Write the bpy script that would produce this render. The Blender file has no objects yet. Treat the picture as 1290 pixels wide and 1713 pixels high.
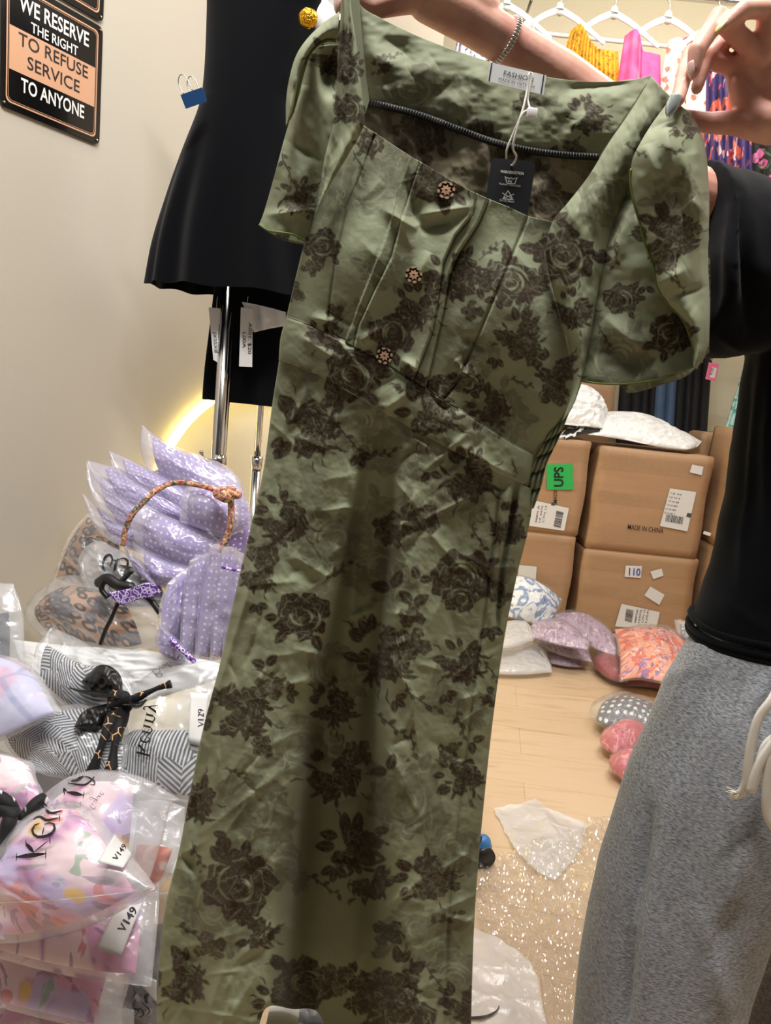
import bpy, bmesh, math, random
import numpy as np
from mathutils import Vector, Matrix

sc = bpy.context.scene
C = sc.collection
random.seed(7)
RNG = np.random.default_rng(11)

# ------------------------------------------------------------------ camera
PITCH, ROLL, FPX, EYE = math.radians(9.8), math.radians(5.8), 1250.0, 1.15
FWD = np.array([0, math.cos(PITCH), -math.sin(PITCH)])
R0 = np.array([1.0, 0, 0]); U0 = np.array([0, math.sin(PITCH), math.cos(PITCH)])
RT = R0*math.cos(ROLL) + U0*math.sin(ROLL)
UP = -R0*math.sin(ROLL) + U0*math.cos(ROLL)
CP = np.array([0, 0, EYE])
cam = bpy.data.cameras.new('camera'); camo = bpy.data.objects.new('camera', cam); C.objects.link(camo)
cam.sensor_fit = 'VERTICAL'; cam.sensor_height = 24; cam.lens = 24*FPX/1713; cam.clip_start = .02
camo.matrix_world = Matrix(((RT[0], UP[0], -FWD[0], 0), (RT[1], UP[1], -FWD[1], 0), (RT[2], UP[2], -FWD[2], EYE), (0, 0, 0, 1)))
sc.camera = camo

# ------------------------------------------------------------------ world, lights, exposure
w = bpy.data.worlds.new('world'); sc.world = w; w.use_nodes = True
w.node_tree.nodes['Background'].inputs[0].default_value = (1.0, .97, .93, 1)
w.node_tree.nodes['Background'].inputs[1].default_value = .07
sc.view_settings.view_transform = 'Standard'; sc.view_settings.look = 'None'
sc.view_settings.gamma = 1; sc.view_settings.use_curve_mapping = False
sc.view_settings.exposure = 0.0
try:
    sc.cycles.transparent_max_bounces = 24
except Exception:
    pass

CEIL = 3.4
def area(name, loc, sx, sy, power, col, rot=(0, 0, 0)):
    l = bpy.data.lights.new(name, 'AREA'); l.shape = 'RECTANGLE'; l.size = sx; l.size_y = sy
    l.energy = power; l.color = col
    o = bpy.data.objects.new(name, l); C.objects.link(o); o.location = loc; o.rotation_euler = rot
    return o
area('ceiling_lamp_light', (-.05, 0.52, CEIL-.12), 1.3, .22, 92, (1, .98, .95))
area('ceiling_lamp_light', (-.45, 1.7, CEIL-.12), .4, .4, 13, (1, .97, .93))
area('ceiling_lamp_light', (1.2, 2.3, CEIL-.12), .9, .5, 34, (1, .96, .90))
area('ceiling_lamp_light', (1.5, 3.3, CEIL-.24), 1.2, .25, 14, (1, .94, .82), (.8, 0, 0))
area('ceiling_lamp_light', (.3, 3.3, CEIL-.24), .9, .25, 7, (1, .94, .82), (.8, 0, 0))

# ------------------------------------------------------------------ projection helpers: a pixel of the photograph to a point of the room
def ray(px, py):
    px = np.asarray(px, float)[..., None]; py = np.asarray(py, float)[..., None]
    return FWD + RT*(px-645)/FPX + UP*(856.5-py)/FPX
def PY(px, py, Y):
    d = ray(px, py); return CP + d*(np.asarray(Y, float)[..., None]/d[..., 1:2])
def PZ(px, py, z):
    d = ray(px, py); return CP + d*((np.asarray(z, float)[..., None]-EYE)/d[..., 2:3])
def proj(X):
    X = np.asarray(X, float)-CP; wv = X@FWD
    return 645+FPX*(X@RT)/wv, 856.5-FPX*(X@UP)/wv
WD = np.array([.454, .891, 0]); WD /= np.linalg.norm(WD)
WN = np.array([WD[1], -WD[0], 0]); WP = np.array([-.84, 1.9, 0])
def PW(px, py, off=0.0):
    d = ray(px, py); t = ((WP+WN*off-CP)@WN)/(d@WN); return CP + d*t[..., None]

# ------------------------------------------------------------------ numeric helpers
def s2l(c):
    c = np.asarray(c, float)/255.0
    return np.where(c <= .04045, c/12.92, ((c+.055)/1.055)**2.4)
def lin(r, g, b): return tuple(float(v) for v in s2l((r, g, b)))+(1.0,)
def smooth(x): x = np.clip(x, 0, 1); return x*x*(3-2*x)
def vnoise(x, y, seed=0):
    g = np.random.default_rng(seed).random((128, 128))
    xi = np.floor(x).astype(int); yi = np.floor(y).astype(int); fx = smooth(x-xi); fy = smooth(y-yi)
    a = g[yi % 128, xi % 128]; b = g[yi % 128, (xi+1) % 128]; c = g[(yi+1) % 128, xi % 128]; d = g[(yi+1) % 128, (xi+1) % 128]
    return (a*(1-fx)+b*fx)*(1-fy)+(c*(1-fx)+d*fx)*fy-.5
def fbm(x, y, o=4, seed=0):
    s = 0; a = 1
    for i in range(o):
        s = s+a*vnoise(x*2**i+7.3*i, y*2**i+3.1*i, seed+i); a *= .5
    return s
def curve(pts, n):
    p = np.asarray(pts, float)
    if len(p) == 2: return p[0]+(p[1]-p[0])*np.linspace(0, 1, n)[:, None]
    q = np.vstack([2*p[0]-p[1], p, 2*p[-1]-p[-2]]); out = []
    for i in range(1, len(q)-2):
        t = np.linspace(0, 1, 24, endpoint=False)[:, None]; a, b, c, d = q[i-1], q[i], q[i+1], q[i+2]
        out.append(.5*((2*b)+(c-a)*t+(2*a-5*b+4*c-d)*t*t+(3*b-a-3*c+d)*t**3))
    out = np.vstack(out+[p[-1:]]); L = np.r_[0, np.cumsum(np.linalg.norm(np.diff(out, axis=0), axis=1))]
    s = np.linspace(0, L[-1], n)
    return np.stack([np.interp(s, L, out[:, k]) for k in range(p.shape[1])], 1)
def coons(T, R, B, L, nu, nv):
    T, B = curve(T, nu), curve(B, nu); L, R = curve(L, nv), curve(R, nv)
    u = np.linspace(0, 1, nu)[None, :, None]; v = np.linspace(0, 1, nv)[:, None, None]
    a = (1-v)*T[None]+v*B[None]; b = (1-u)*L[:, None]+u*R[:, None]
    c = (1-u)*(1-v)*T[0]+u*(1-v)*T[-1]+(1-u)*v*B[0]+u*v*B[-1]
    return a+b-c
def segdist(x, y, x0, y0, x1, y1):
    dx, dy = x1-x0, y1-y0; L = dx*dx+dy*dy+1e-9
    t = np.clip(((x-x0)*dx+(y-y0)*dy)/L, 0, 1)
    return np.hypot(x-x0-t*dx, y-y0-t*dy), t
def gridnormal(X):
    du = np.gradient(X, axis=1); dv = np.gradient(X, axis=0)
    n = np.cross(du, dv); return n/(np.linalg.norm(n, axis=2, keepdims=True)+1e-12)

# ------------------------------------------------------------------ object helpers
def tag(o, label=None, cat=None, group=None, kind=None):
    if label: o['label'] = label
    if cat: o['category'] = cat
    if group: o['group'] = group
    if kind: o['kind'] = kind
    return o
def thing(name, loc, label, cat, group=None):
    o = bpy.data.objects.new(name, None); C.objects.link(o); o.empty_display_size = .05
    o.location = [float(v) for v in loc]
    return tag(o, label, cat, group)
def link(name, me, mat=None, parent=None):
    o = bpy.data.objects.new(name, me); C.objects.link(o)
    if mat is not None:
        for m in (mat if isinstance(mat, (list, tuple)) else [mat]): me.materials.append(m)
    if parent is not None:
        o.parent = parent; root = parent; off = Vector((0, 0, 0))
        while root is not None: off += root.location; root = root.parent
        me.transform(Matrix.Translation(-off))
    else:
        # put the origin at the base of the mesh
        n = len(me.vertices)
        if n:
            co = np.empty(n*3); me.vertices.foreach_get('co', co); co = co.reshape(-1, 3)
            b = [float((co[:, 0].min()+co[:, 0].max())/2), float((co[:, 1].min()+co[:, 1].max())/2), float(co[:, 2].min())]
            me.transform(Matrix.Translation((-b[0], -b[1], -b[2]))); o.location = b
    return o
def rawmesh(name, V, F, smoothed=True):
    V = np.asarray(V, np.float32).reshape(-1, 3); me = bpy.data.meshes.new(name)
    me.from_pydata(V.tolist(), [], F)
    if smoothed: me.polygons.foreach_set('use_smooth', [True]*len(me.polygons))
    me.update(); return me
def gridmesh(name, X, closed_u=False, col=None, uv=None, closed_v=False, flip=False):
    nv, nu = X.shape[:2]; V = X.reshape(-1, 3)
    iu = np.arange(nu if closed_u else nu-1); iv = np.arange(nv if closed_v else nv-1)
    a = iv[:, None]*nu+iu[None]; b = iv[:, None]*nu+(iu[None]+1) % nu
    r2 = ((iv+1) % nv)[:, None]*nu
    c = r2+(iu[None]+1) % nu; d = r2+iu[None]
    Q = np.stack([a, d, c, b], -1).reshape(-1, 4)
    if flip: Q = Q[:, ::-1]
    me = bpy.data.meshes.new(name); me.vertices.add(len(V)); me.vertices.foreach_set('co', V.astype(np.float32).ravel())
    me.loops.add(Q.size); me.loops.foreach_set('vertex_index', Q.astype(np.int32).ravel())
    me.polygons.add(len(Q)); me.polygons.foreach_set('loop_start', np.arange(0, Q.size, 4, dtype=np.int32))
    me.polygons.foreach_set('use_smooth', np.ones(len(Q), bool))
    if uv is not None:
        l = me.uv_layers.new(name='UVMap'); l.data.foreach_set('uv', uv.reshape(-1, 2)[Q.ravel()].astype(np.float32).ravel())
    if col is not None:
        ca = me.color_attributes.new('Col', 'FLOAT_COLOR', 'POINT')
        cc = np.ones((len(V), 4), np.float32); cc[:, :3] = col.reshape(-1, 3); ca.data.foreach_set('color', cc.ravel())
    me.update(calc_edges=True); me.validate(); return me
def join(meshes):
    """list of (V, F) to one (V, F)"""
    V = []; F = []; n = 0
    for v, f in meshes:
        v = np.asarray(v, float).reshape(-1, 3); V.append(v); F += [[i+n for i in q] for q in f]; n += len(v)
    return np.vstack(V), F
def tube(pts, r, n=10, cap=True, closed=False):
    P = np.asarray(pts, float); m = len(P); rr = np.broadcast_to(np.asarray(r, float), (m,))
    T = np.gradient(P, axis=0)
    if closed: T = np.roll(P, -1, 0)-np.roll(P, 1, 0)
    T /= np.linalg.norm(T, axis=1, keepdims=True)+1e-12
    ref = np.array([0, 0, 1.0]) if abs(T[0][2]) < .9 else np.array([1.0, 0, 0])
    N = np.cross(T[0], ref); N /= np.linalg.norm(N); V = []
    for i in range(m):
        N = N-T[i]*(N@T[i]); N /= np.linalg.norm(N)+1e-12; B = np.cross(T[i], N)
        a = np.arange(n)*2*math.pi/n
        V.append(P[i]+rr[i]*(np.cos(a)[:, None]*N+np.sin(a)[:, None]*B))
    V = np.vstack(V); F = []
    for i in range(m if closed else m-1):
        j = (i+1) % m
        for k in range(n): F.append([i*n+k, i*n+(k+1) % n, j*n+(k+1) % n, j*n+k])
    if cap and not closed:
        F.append(list(range(n))[::-1]); F.append([(m-1)*n+k for k in range(n)])
    return V, F
def capsule(p0, p1, r0, r1, n=20, sq=None):
    """tapered capsule with round ends; sq = (direction, factor) flattens it along a direction"""
    p0, p1 = np.asarray(p0, float), np.asarray(p1, float); d = p1-p0; L = np.linalg.norm(d)+1e-9; d = d/L
    s = np.sin(np.linspace(-math.pi/2, 0, 7)); pts = []; rad = []
    for k in np.linspace(-math.pi/2, 0, 7)[0:]: pts.append(p0+d*r0*math.sin(k)); rad.append(max(r0*math.cos(k), 1e-5))
    for k in np.linspace(0, math.pi/2, 7): pts.append(p1+d*r1*math.sin(k)); rad.append(max(r1*math.cos(k), 1e-5))
    V, F = tube_axis(pts, rad, d, n)
    if sq is not None:
        a = np.asarray(sq[0], float); a /= np.linalg.norm(a); c = (p0+p1)/2
        k = (V-c)@a; V = V-np.outer(k*(1-sq[1]), a)
    return V, F
def tube_axis(pts, rad, d, n):
    ref = np.array([0, 0, 1.0]) if abs(d[2]) < .9 else np.array([1.0, 0, 0])
    N = np.cross(d, ref); N /= np.linalg.norm(N); B = np.cross(d, N); a = np.arange(n)*2*math.pi/n
    V = np.vstack([p+r*(np.cos(a)[:, None]*N+np.sin(a)[:, None]*B) for p, r in zip(pts, rad)]); F = []; m = len(pts)
    for i in range(m-1):
        for k in range(n): F.append([i*n+k, i*n+(k+1) % n, (i+1)*n+(k+1) % n, (i+1)*n+k])
    F.append(list(range(n))[::-1]); F.append([(m-1)*n+k for k in range(n)]); return V, F
def box(cx, cy, cz, sx, sy, sz, rz=0, bev=0.0, seg=2):
    bm = bmesh.new(); bmesh.ops.create_cube(bm, size=1)
    for v in bm.verts: v.co = Vector((v.co.x*sx, v.co.y*sy, v.co.z*sz))
    if bev: bmesh.ops.bevel(bm, geom=bm.edges[:], offset=bev, segments=seg, affect='EDGES', profile=.5)
    M = Matrix.Translation((cx, cy, cz)) @ Matrix.Rotation(rz, 4, 'Z'); bmesh.ops.transform(bm, matrix=M, verts=bm.verts)
    bm.verts.index_update(); V = [v.co[:] for v in bm.verts]; F = [[v.index for v in f.verts] for f in bm.faces]; bm.free()
    return np.array(V), F
def solid(o, t, offset=0):
    m = o.modifiers.new('thickness', 'SOLIDIFY'); m.thickness = t; m.offset = offset; return o
def evaluated(o):
    dg = bpy.context.evaluated_depsgraph_get(); return bpy.data.meshes.new_from_object(o.evaluated_get(dg))
def remesh(name, parts, voxel, smooth_it=6):
    V, F = join(parts); me = rawmesh(name, V, F); o = bpy.data.objects.new('tmp', me); C.objects.link(o)
    m = o.modifiers.new('r', 'REMESH'); m.mode = 'VOXEL'; m.voxel_size = voxel; m.use_smooth_shade = True
    s = o.modifiers.new('s', 'SMOOTH'); s.iterations = smooth_it; s.factor = .5
    e = evaluated(o); bpy.data.objects.remove(o); e.name = name; return e
def getco(me):
    co = np.empty(len(me.vertices)*3); me.vertices.foreach_get('co', co); return co.reshape(-1, 3)
def setco(me, co): me.vertices.foreach_set('co', co.astype(np.float32).ravel()); me.update()
def getno(me):
    n = np.empty(len(me.vertices)*3); me.vertex_normals.foreach_get('vector', n); return n.reshape(-1, 3)

# ------------------------------------------------------------------ text
_tc = {}
def textgeo(s, bold=0.0, spacing=1.0):
    k = (s, bold, spacing)
    if k in _tc: return _tc[k]
    cu = bpy.data.curves.new('t', 'FONT'); cu.body = s; cu.size = 1; cu.offset = bold; cu.space_character = spacing; cu.resolution_u = 3
    o = bpy.data.objects.new('t', cu); C.objects.link(o); me = evaluated(o)
    V = getco(me)[:, :2].copy(); F = [list(p.vertices) for p in me.polygons]
    bpy.data.objects.remove(o); bpy.data.meshes.remove(me)
    x0, x1 = V[:, 0].min(), V[:, 0].max(); V[:, 0] = (V[:, 0]-x0)/(x1-x0)
    _tc[k] = (V, F, x1-x0); return _tc[k]
CAPH = .69  # cap height of the font at size 1
def text_frame(s, org, ax, up, width, height, bold=0.0, spacing=1.0):
    """text laid in the frame org (left end of baseline) / ax / up; returns V, F in 3D"""
    V, F, _ = textgeo(s, bold, spacing)
    org, ax, up = (np.asarray(a, float) for a in (org, ax, up))
    return org+V[:, :1]*width*ax+V[:, 1:2]/CAPH*height*up, F

# ------------------------------------------------------------------ materials
M = {}
def nt(name):
    m = bpy.data.materials.new(name); m.use_nodes = True; t = m.node_tree
    return m, t, t.nodes['Principled BSDF'], t.nodes['Material Output']
def N(t, typ, **kw):
    n = t.nodes.new(typ)
    for k, v in kw.items(): setattr(n, k, v)
    return n
def simple(name, rgb, rough=.5, metal=0, spec=.5, sheen=0, bump=None, emis=None, coat=0, var=0, vscale=8):
    m, t, b, o = nt(name); b.inputs['Base Color'].default_value = lin(*rgb); b.inputs['Roughness'].default_value = rough
    b.inputs['Metallic'].default_value = metal; b.inputs['Specular IOR Level'].default_value = spec
    b.inputs['Sheen Weight'].default_value = sheen; b.inputs['Coat Weight'].default_value = coat
    if emis: b.inputs['Emission Color'].default_value = lin(*emis[0]); b.inputs['Emission Strength'].default_value = emis[1]
    if bump or var:
        tc = N(t, 'ShaderNodeTexCoord')
        if var:
            nz = N(t, 'ShaderNodeTexNoise'); nz.inputs['Scale'].default_value = vscale; nz.inputs['Detail'].default_value = 4
            t.links.new(tc.outputs['Object'], nz.inputs['Vector'])
            mx = N(t, 'ShaderNodeMix', data_type='RGBA', blend_type='MIX')
            c = np.array(rgb, float); mx.inputs[6].default_value = lin(*np.clip(c*(1-var), 0, 255)); mx.inputs[7].default_value = lin(*np.clip(c*(1+var), 0, 255))
            t.links.new(nz.outputs['Fac'], mx.inputs[0]); t.links.new(mx.outputs[2], b.inputs['Base Color'])
        if bump:
            n2 = N(t, 'ShaderNodeTexNoise'); n2.inputs['Scale'].default_value = bump[0]; n2.inputs['Detail'].default_value = 5
            t.links.new(tc.outputs['Object'], n2.inputs['Vector'])
            bp = N(t, 'ShaderNodeBump'); bp.inputs['Strength'].default_value = bump[1]; bp.inputs['Distance'].default_value = bump[2] if len(bump) > 2 else .002
            t.links.new(n2.outputs['Fac'], bp.inputs['Height']); t.links.new(bp.outputs['Normal'], b.inputs['Normal'])
    M[name] = m; return m
def ramp(t, src, lo, hi):
    r = N(t, 'ShaderNodeMapRange'); r.interpolation_type = 'SMOOTHSTEP'; r.inputs[1].default_value = lo; r.inputs[2].default_value = hi
    t.links.new(src, r.inputs[0]); return r.outputs[0]
def layered(name, base, layers, rough=.7, coord='UV', spec=.3, sheen=.1, bump=None, stretch=(1, 1, 1), rot=0):
    """printed cloth: layers are (kind, rgb, scale, lo, hi, opacity)"""
    m, t, b, o = nt(name); tc = N(t, 'ShaderNodeTexCoord'); mp = N(t, 'ShaderNodeMapping')
    mp.inputs['Scale'].default_value = stretch; mp.inputs['Rotation'].default_value = (0, 0, rot)
    t.links.new(tc.outputs[coord], mp.inputs['Vector']); cur = None
    prev = N(t, 'ShaderNodeRGB'); prev.outputs[0].default_value = lin(*base); cur = prev.outputs[0]
    for i, (kind, rgb, scale, lo, hi, op) in enumerate(layers):
        off = N(t, 'ShaderNodeVectorMath', operation='ADD'); off.inputs[1].default_value = (i*3.7+.3, i*1.9+.7, i*.77)
        t.links.new(mp.outputs[0], off.inputs[0]); vec = off.outputs[0]
        if kind in ('blob', 'warp'):
            x = N(t, 'ShaderNodeTexNoise'); x.inputs['Scale'].default_value = scale; x.inputs['Detail'].default_value = 2.5 if kind == 'blob' else 1.5
            x.inputs['Distortion'].default_value = .4 if kind == 'blob' else 2.2; fac = ramp(t, x.outputs['Fac'], lo, hi)
        elif kind in ('dot', 'griddot', 'ring', 'flower'):
            if kind == 'flower':
                nz = N(t, 'ShaderNodeTexNoise'); nz.inputs['Scale'].default_value = scale*2.2; nz.inputs['Detail'].default_value = 1
                t.links.new(vec, nz.inputs['Vector']); mm = N(t, 'ShaderNodeVectorMath', operation='MULTIPLY_ADD')
                mm.inputs[1].default_value = (.55/scale,)*3; t.links.new(nz.outputs['Color'], mm.inputs[0]); t.links.new(vec, mm.inputs[2]); vec = mm.outputs[0]
            x = N(t, 'ShaderNodeTexVoronoi'); x.voronoi_dimensions = '2D'; x.inputs['Scale'].default_value = scale
            x.inputs['Randomness'].default_value = .25 if kind == 'griddot' else .9
            if kind == 'ring':
                d = N(t, 'ShaderNodeMath', operation='SUBTRACT'); t.links.new(x.outputs['Distance'], d.inputs[0]); d.inputs[1].default_value = .33
                a = N(t, 'ShaderNodeMath', operation='ABSOLUTE'); t.links.new(d.outputs[0], a.inputs[0]); fac = ramp(t, a.outputs[0], hi, lo)
            else: fac = ramp(t, x.outputs['Distance'], hi, lo)
        elif kind == 'edge':
            x = N(t, 'ShaderNodeTexVoronoi'); x.voronoi_dimensions = '2D'; x.feature = 'DISTANCE_TO_EDGE'; x.inputs['Scale'].default_value = scale
            fac = ramp(t, x.outputs['Distance'], hi, lo)
        elif kind == 'wave':
            x = N(t, 'ShaderNodeTexWave'); x.inputs['Scale'].default_value = scale; x.inputs['Distortion'].default_value = 5; x.inputs['Detail'].default_value = 2; x.inputs['Detail Scale'].default_value = .6
            fac = ramp(t, x.outputs['Fac'], lo, hi)
        elif kind == 'hatch':   # straight hatching whose direction changes from cell to cell
            cell = N(t, 'ShaderNodeTexVoronoi'); cell.voronoi_dimensions = '2D'; cell.inputs['Scale'].default_value = scale*.45
            t.links.new(vec, cell.inputs['Vector'])
            vr = N(t, 'ShaderNodeVectorRotate'); vr.rotation_type = 'Z_AXIS'; t.links.new(vec, vr.inputs['Vector'])
            sp = N(t, 'ShaderNodeSeparateColor'); t.links.new(cell.outputs['Color'], sp.inputs[0])
            ml = N(t, 'ShaderNodeMath', operation='MULTIPLY'); ml.inputs[1].default_value = 6.28; t.links.new(sp.outputs[0], ml.inputs[0]); t.links.new(ml.outputs[0], vr.inputs['Angle'])
            vec = vr.outputs[0]; x = N(t, 'ShaderNodeTexWave'); x.inputs['Scale'].default_value = scale; x.inputs['Distortion'].default_value = .6; fac = ramp(t, x.outputs['Fac'], lo, hi)
        t.links.new(vec, x.inputs['Vector'])
        if op < 1:
            mu = N(t, 'ShaderNodeMath', operation='MULTIPLY'); t.links.new(fac, mu.inputs[0]); mu.inputs[1].default_value = op; fac = mu.outputs[0]
        mx = N(t, 'ShaderNodeMix', data_type='RGBA'); t.links.new(fac, mx.inputs[0]); t.links.new(cur, mx.inputs[6]); mx.inputs[7].default_value = lin(*rgb); cur = mx.outputs[2]
    t.links.new(cur, b.inputs['Base Color']); b.inputs['Roughness'].default_value = rough; b.inputs['Specular IOR Level'].default_value = spec; b.inputs['Sheen Weight'].default_value = sheen
    M[name] = m; return m
def film(name, rgb, opac, rough=.25, spec=.5, bump=None, glo=.07):
    m, t, b, o = nt(name); b.inputs['Base Color'].default_value = lin(*rgb); b.inputs['Roughness'].default_value = rough; b.inputs['Specular IOR Level'].default_value = spec
    tr = N(t, 'ShaderNodeBsdfTransparent'); mx = N(t, 'ShaderNodeMixShader'); mx.inputs[0].default_value = opac
    gl = N(t, 'ShaderNodeBsdfGlossy'); gl.inputs['Roughness'].default_value = rough; lw = N(t, 'ShaderNodeLayerWeight'); pw = N(t, 'ShaderNodeMath', operation='POWER'); pw.inputs[1].default_value = 4; t.links.new(lw.outputs['Facing'], pw.inputs[0]); fr = N(t, 'ShaderNodeMath', operation='MULTIPLY_ADD'); fr.inputs[1].default_value = .6; fr.inputs[2].default_value = glo; t.links.new(pw.outputs[0], fr.inputs[0])
    m2 = N(t, 'ShaderNodeMixShader')
    t.links.new(tr.outputs[0], mx.inputs[1]); t.links.new(b.outputs[0], mx.inputs[2])
    t.links.new(fr.outputs[0], m2.inputs[0]); t.links.new(mx.outputs[0], m2.inputs[1]); t.links.new(gl.outputs[0], m2.inputs[2]); t.links.new(m2.outputs[0], o.inputs[0])
    if bump:
        tc = N(t, 'ShaderNodeTexCoord'); nz = N(t, 'ShaderNodeTexNoise'); nz.inputs['Scale'].default_value = bump[0]; nz.inputs['Detail'].default_value = 4; nz.inputs['Distortion'].default_value = 1.5
        t.links.new(tc.outputs['Object'], nz.inputs['Vector']); bp = N(t, 'ShaderNodeBump'); bp.inputs['Strength'].default_value = bump[1]; bp.inputs['Distance'].default_value = bump[2]
        t.links.new(nz.outputs['Fac'], bp.inputs['Height'])
        for q in (b.inputs['Normal'], gl.inputs['Normal'], lw.inputs['Normal']): t.links.new(bp.outputs['Normal'], q)
    M[name] = m; return m

simple('wall_paint', (198, 191, 177), .75, var=.03, vscale=1.5, bump=(90, .12, .002))
simple('back_wall_paint', (242, 235, 212), .8, bump=(80, .08, .002))
simple('ceiling_paint', (235, 232, 225), .85)
simple('niche_panel', (222, 218, 210), .55)
simple('led_strip', (255, 240, 170), .5, emis=((255, 230, 130), 13))
simple('chrome', (200, 200, 202), .12, 1)
simple('black_cloth', (6, 8, 13), .9, spec=.10, sheen=.06, bump=(400, .1, .0005))
simple('black_knit', (9, 10, 13), .9, spec=.1, sheen=.03, bump=(500, .15, .0005))
simple('black_plastic', (18, 18, 20), .4)
simple('white_plastic', (240, 240, 240), .35)
simple('white_paper', (214, 214, 214), .6)
simple('ink', (22, 22, 26), .5)
simple('blue_ink', (40, 60, 150), .5)
simple('sign_black', (14, 14, 15), .18, coat=.3)
simple('sign_tan', (214, 165, 132), .3)
simple('sign_white', (238, 236, 232), .4)
simple('clip_blue', (40, 82, 138), .35, .2)
simple('steel_wire', (185, 180, 170), .25, 1)
simple('gold', (212, 160, 40), .25, .9)
simple('light_wood', (225, 205, 170), .5)
simple('table_white', (225, 225, 225), .4)
simple('tag_black', (34, 34, 38), .45)
simple('tag_string', (232, 230, 222), .7)
simple('stitch_grey', (150, 150, 142), .7)
simple('green_piping', (92, 108, 40), .7)
simple('stitch_black', (20, 20, 20), .8)
simple('button_black', (22, 18, 16), .25)
simple('button_gold', (226, 178, 140), .3, .6)
simple('green_sticker', (40, 172, 84), .5)
simple('label_print', (70, 70, 75), .6)
simple('grey_vinyl', (98, 108, 114), .45, bump=(200, .1, .001))
simple('caster_plastic', (25, 26, 28), .35)
simple('blue_plastic', (60, 120, 180), .4)
simple('grey_foam', (140, 150, 152), .6)
simple('nail_silver', (172, 182, 182), .18, .35, coat=.6)
simple('nail_yellow', (228, 216, 150), .22, coat=.6)
simple('nail_pink', (214, 178, 172), .2, coat=.6)
simple('silver_chain', (225, 222, 215), .2, .9)
simple('drawstring', (222, 216, 206), .8, bump=(900, .4, .001))
simple('hair', (40, 28, 22), .5)
simple('pink_tag', (228, 110, 150), .5)
simple('denim_black', (22, 23, 27), .85)
simple('denim_blue', (70, 92, 120), .85, var=.15, vscale=9)
simple('hanger_white', (240, 238, 236), .35)
simple('carton_dark', (60, 40, 26), .8)
# skin
m, t, b, o = nt('skin'); M['skin'] = m
tc = N(t, 'ShaderNodeTexCoord'); nz = N(t, 'ShaderNodeTexNoise'); nz.inputs['Scale'].default_value = 22; nz.inputs['Detail'].default_value = 4
t.links.new(tc.outputs['Object'], nz.inputs['Vector']); mx = N(t, 'ShaderNodeMix', data_type='RGBA'); mx.inputs[6].default_value = lin(222, 172, 152); mx.inputs[7].default_value = lin(200, 140, 124)
r = ramp(t, nz.outputs['Fac'], .3, .7); t.links.new(r, mx.inputs[0]); t.links.new(mx.outputs[2], b.inputs['Base Color'])
b.inputs['Roughness'].default_value = .5; b.inputs['Subsurface Weight'].default_value = .12; b.inputs['Subsurface Radius'].default_value = (.01, .004, .002); b.inputs['Subsurface Scale'].default_value = .6
n2 = N(t, 'ShaderNodeTexNoise'); n2.inputs['Scale'].default_value = 260; t.links.new(tc.outputs['Object'], n2.inputs['Vector']); bp = N(t, 'ShaderNodeBump'); bp.inputs['Strength'].default_value = .15; bp.inputs['Distance'].default_value = .001
t.links.new(n2.outputs['Fac'], bp.inputs['Height']); t.links.new(bp.outputs['Normal'], b.inputs['Normal'])
# printed cloth read from a colour attribute
def attr_cloth(name, rough=.6, sheen=.04, weave=1400):
    m, t, b, o = nt(name); a = N(t, 'ShaderNodeVertexColor'); a.layer_name = 'Col'; t.links.new(a.outputs[0], b.inputs['Base Color'])
    b.inputs['Roughness'].default_value = rough; b.inputs['Specular IOR Level'].default_value = .16; b.inputs['Sheen Weight'].default_value = sheen
    tc = N(t, 'ShaderNodeTexCoord'); nz = N(t, 'ShaderNodeTexNoise'); nz.inputs['Scale'].default_value = weave; t.links.new(tc.outputs['Object'], nz.inputs['Vector'])
    bp = N(t, 'ShaderNodeBump'); bp.inputs['Strength'].default_value = .25; bp.inputs['Distance'].default_value = .0006; t.links.new(nz.outputs['Fac'], bp.inputs['Height']); t.links.new(bp.outputs['Normal'], b.inputs['Normal'])
    M[name] = m; return m
attr_cloth('green_print')
# heather grey jersey
m, t, b, o = nt('heather_grey'); M['heather_grey'] = m
tc = N(t, 'ShaderNodeTexCoord'); mp = N(t, 'ShaderNodeMapping'); mp.inputs['Scale'].default_value = (170, 170, 800); mp.inputs['Rotation'].default_value = (0, .35, 0); t.links.new(tc.outputs['Object'], mp.inputs[0])
nz = N(t, 'ShaderNodeTexNoise'); nz.inputs['Scale'].default_value = 1; nz.inputs['Detail'].default_value = 3; t.links.new(mp.outputs[0], nz.inputs['Vector'])
cr = N(t, 'ShaderNodeValToRGB'); cr.color_ramp.elements[0].position = .34; cr.color_ramp.elements[0].color = lin(100, 103, 108); cr.color_ramp.elements[1].position = .66; cr.color_ramp.elements[1].color = lin(170, 173, 179)
t.links.new(nz.outputs['Fac'], cr.inputs[0]); t.links.new(cr.outputs[0], b.inputs['Base Color']); b.inputs['Roughness'].default_value = .9; b.inputs['Sheen Weight'].default_value = .2; b.inputs['Specular IOR Level'].default_value = .2
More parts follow.
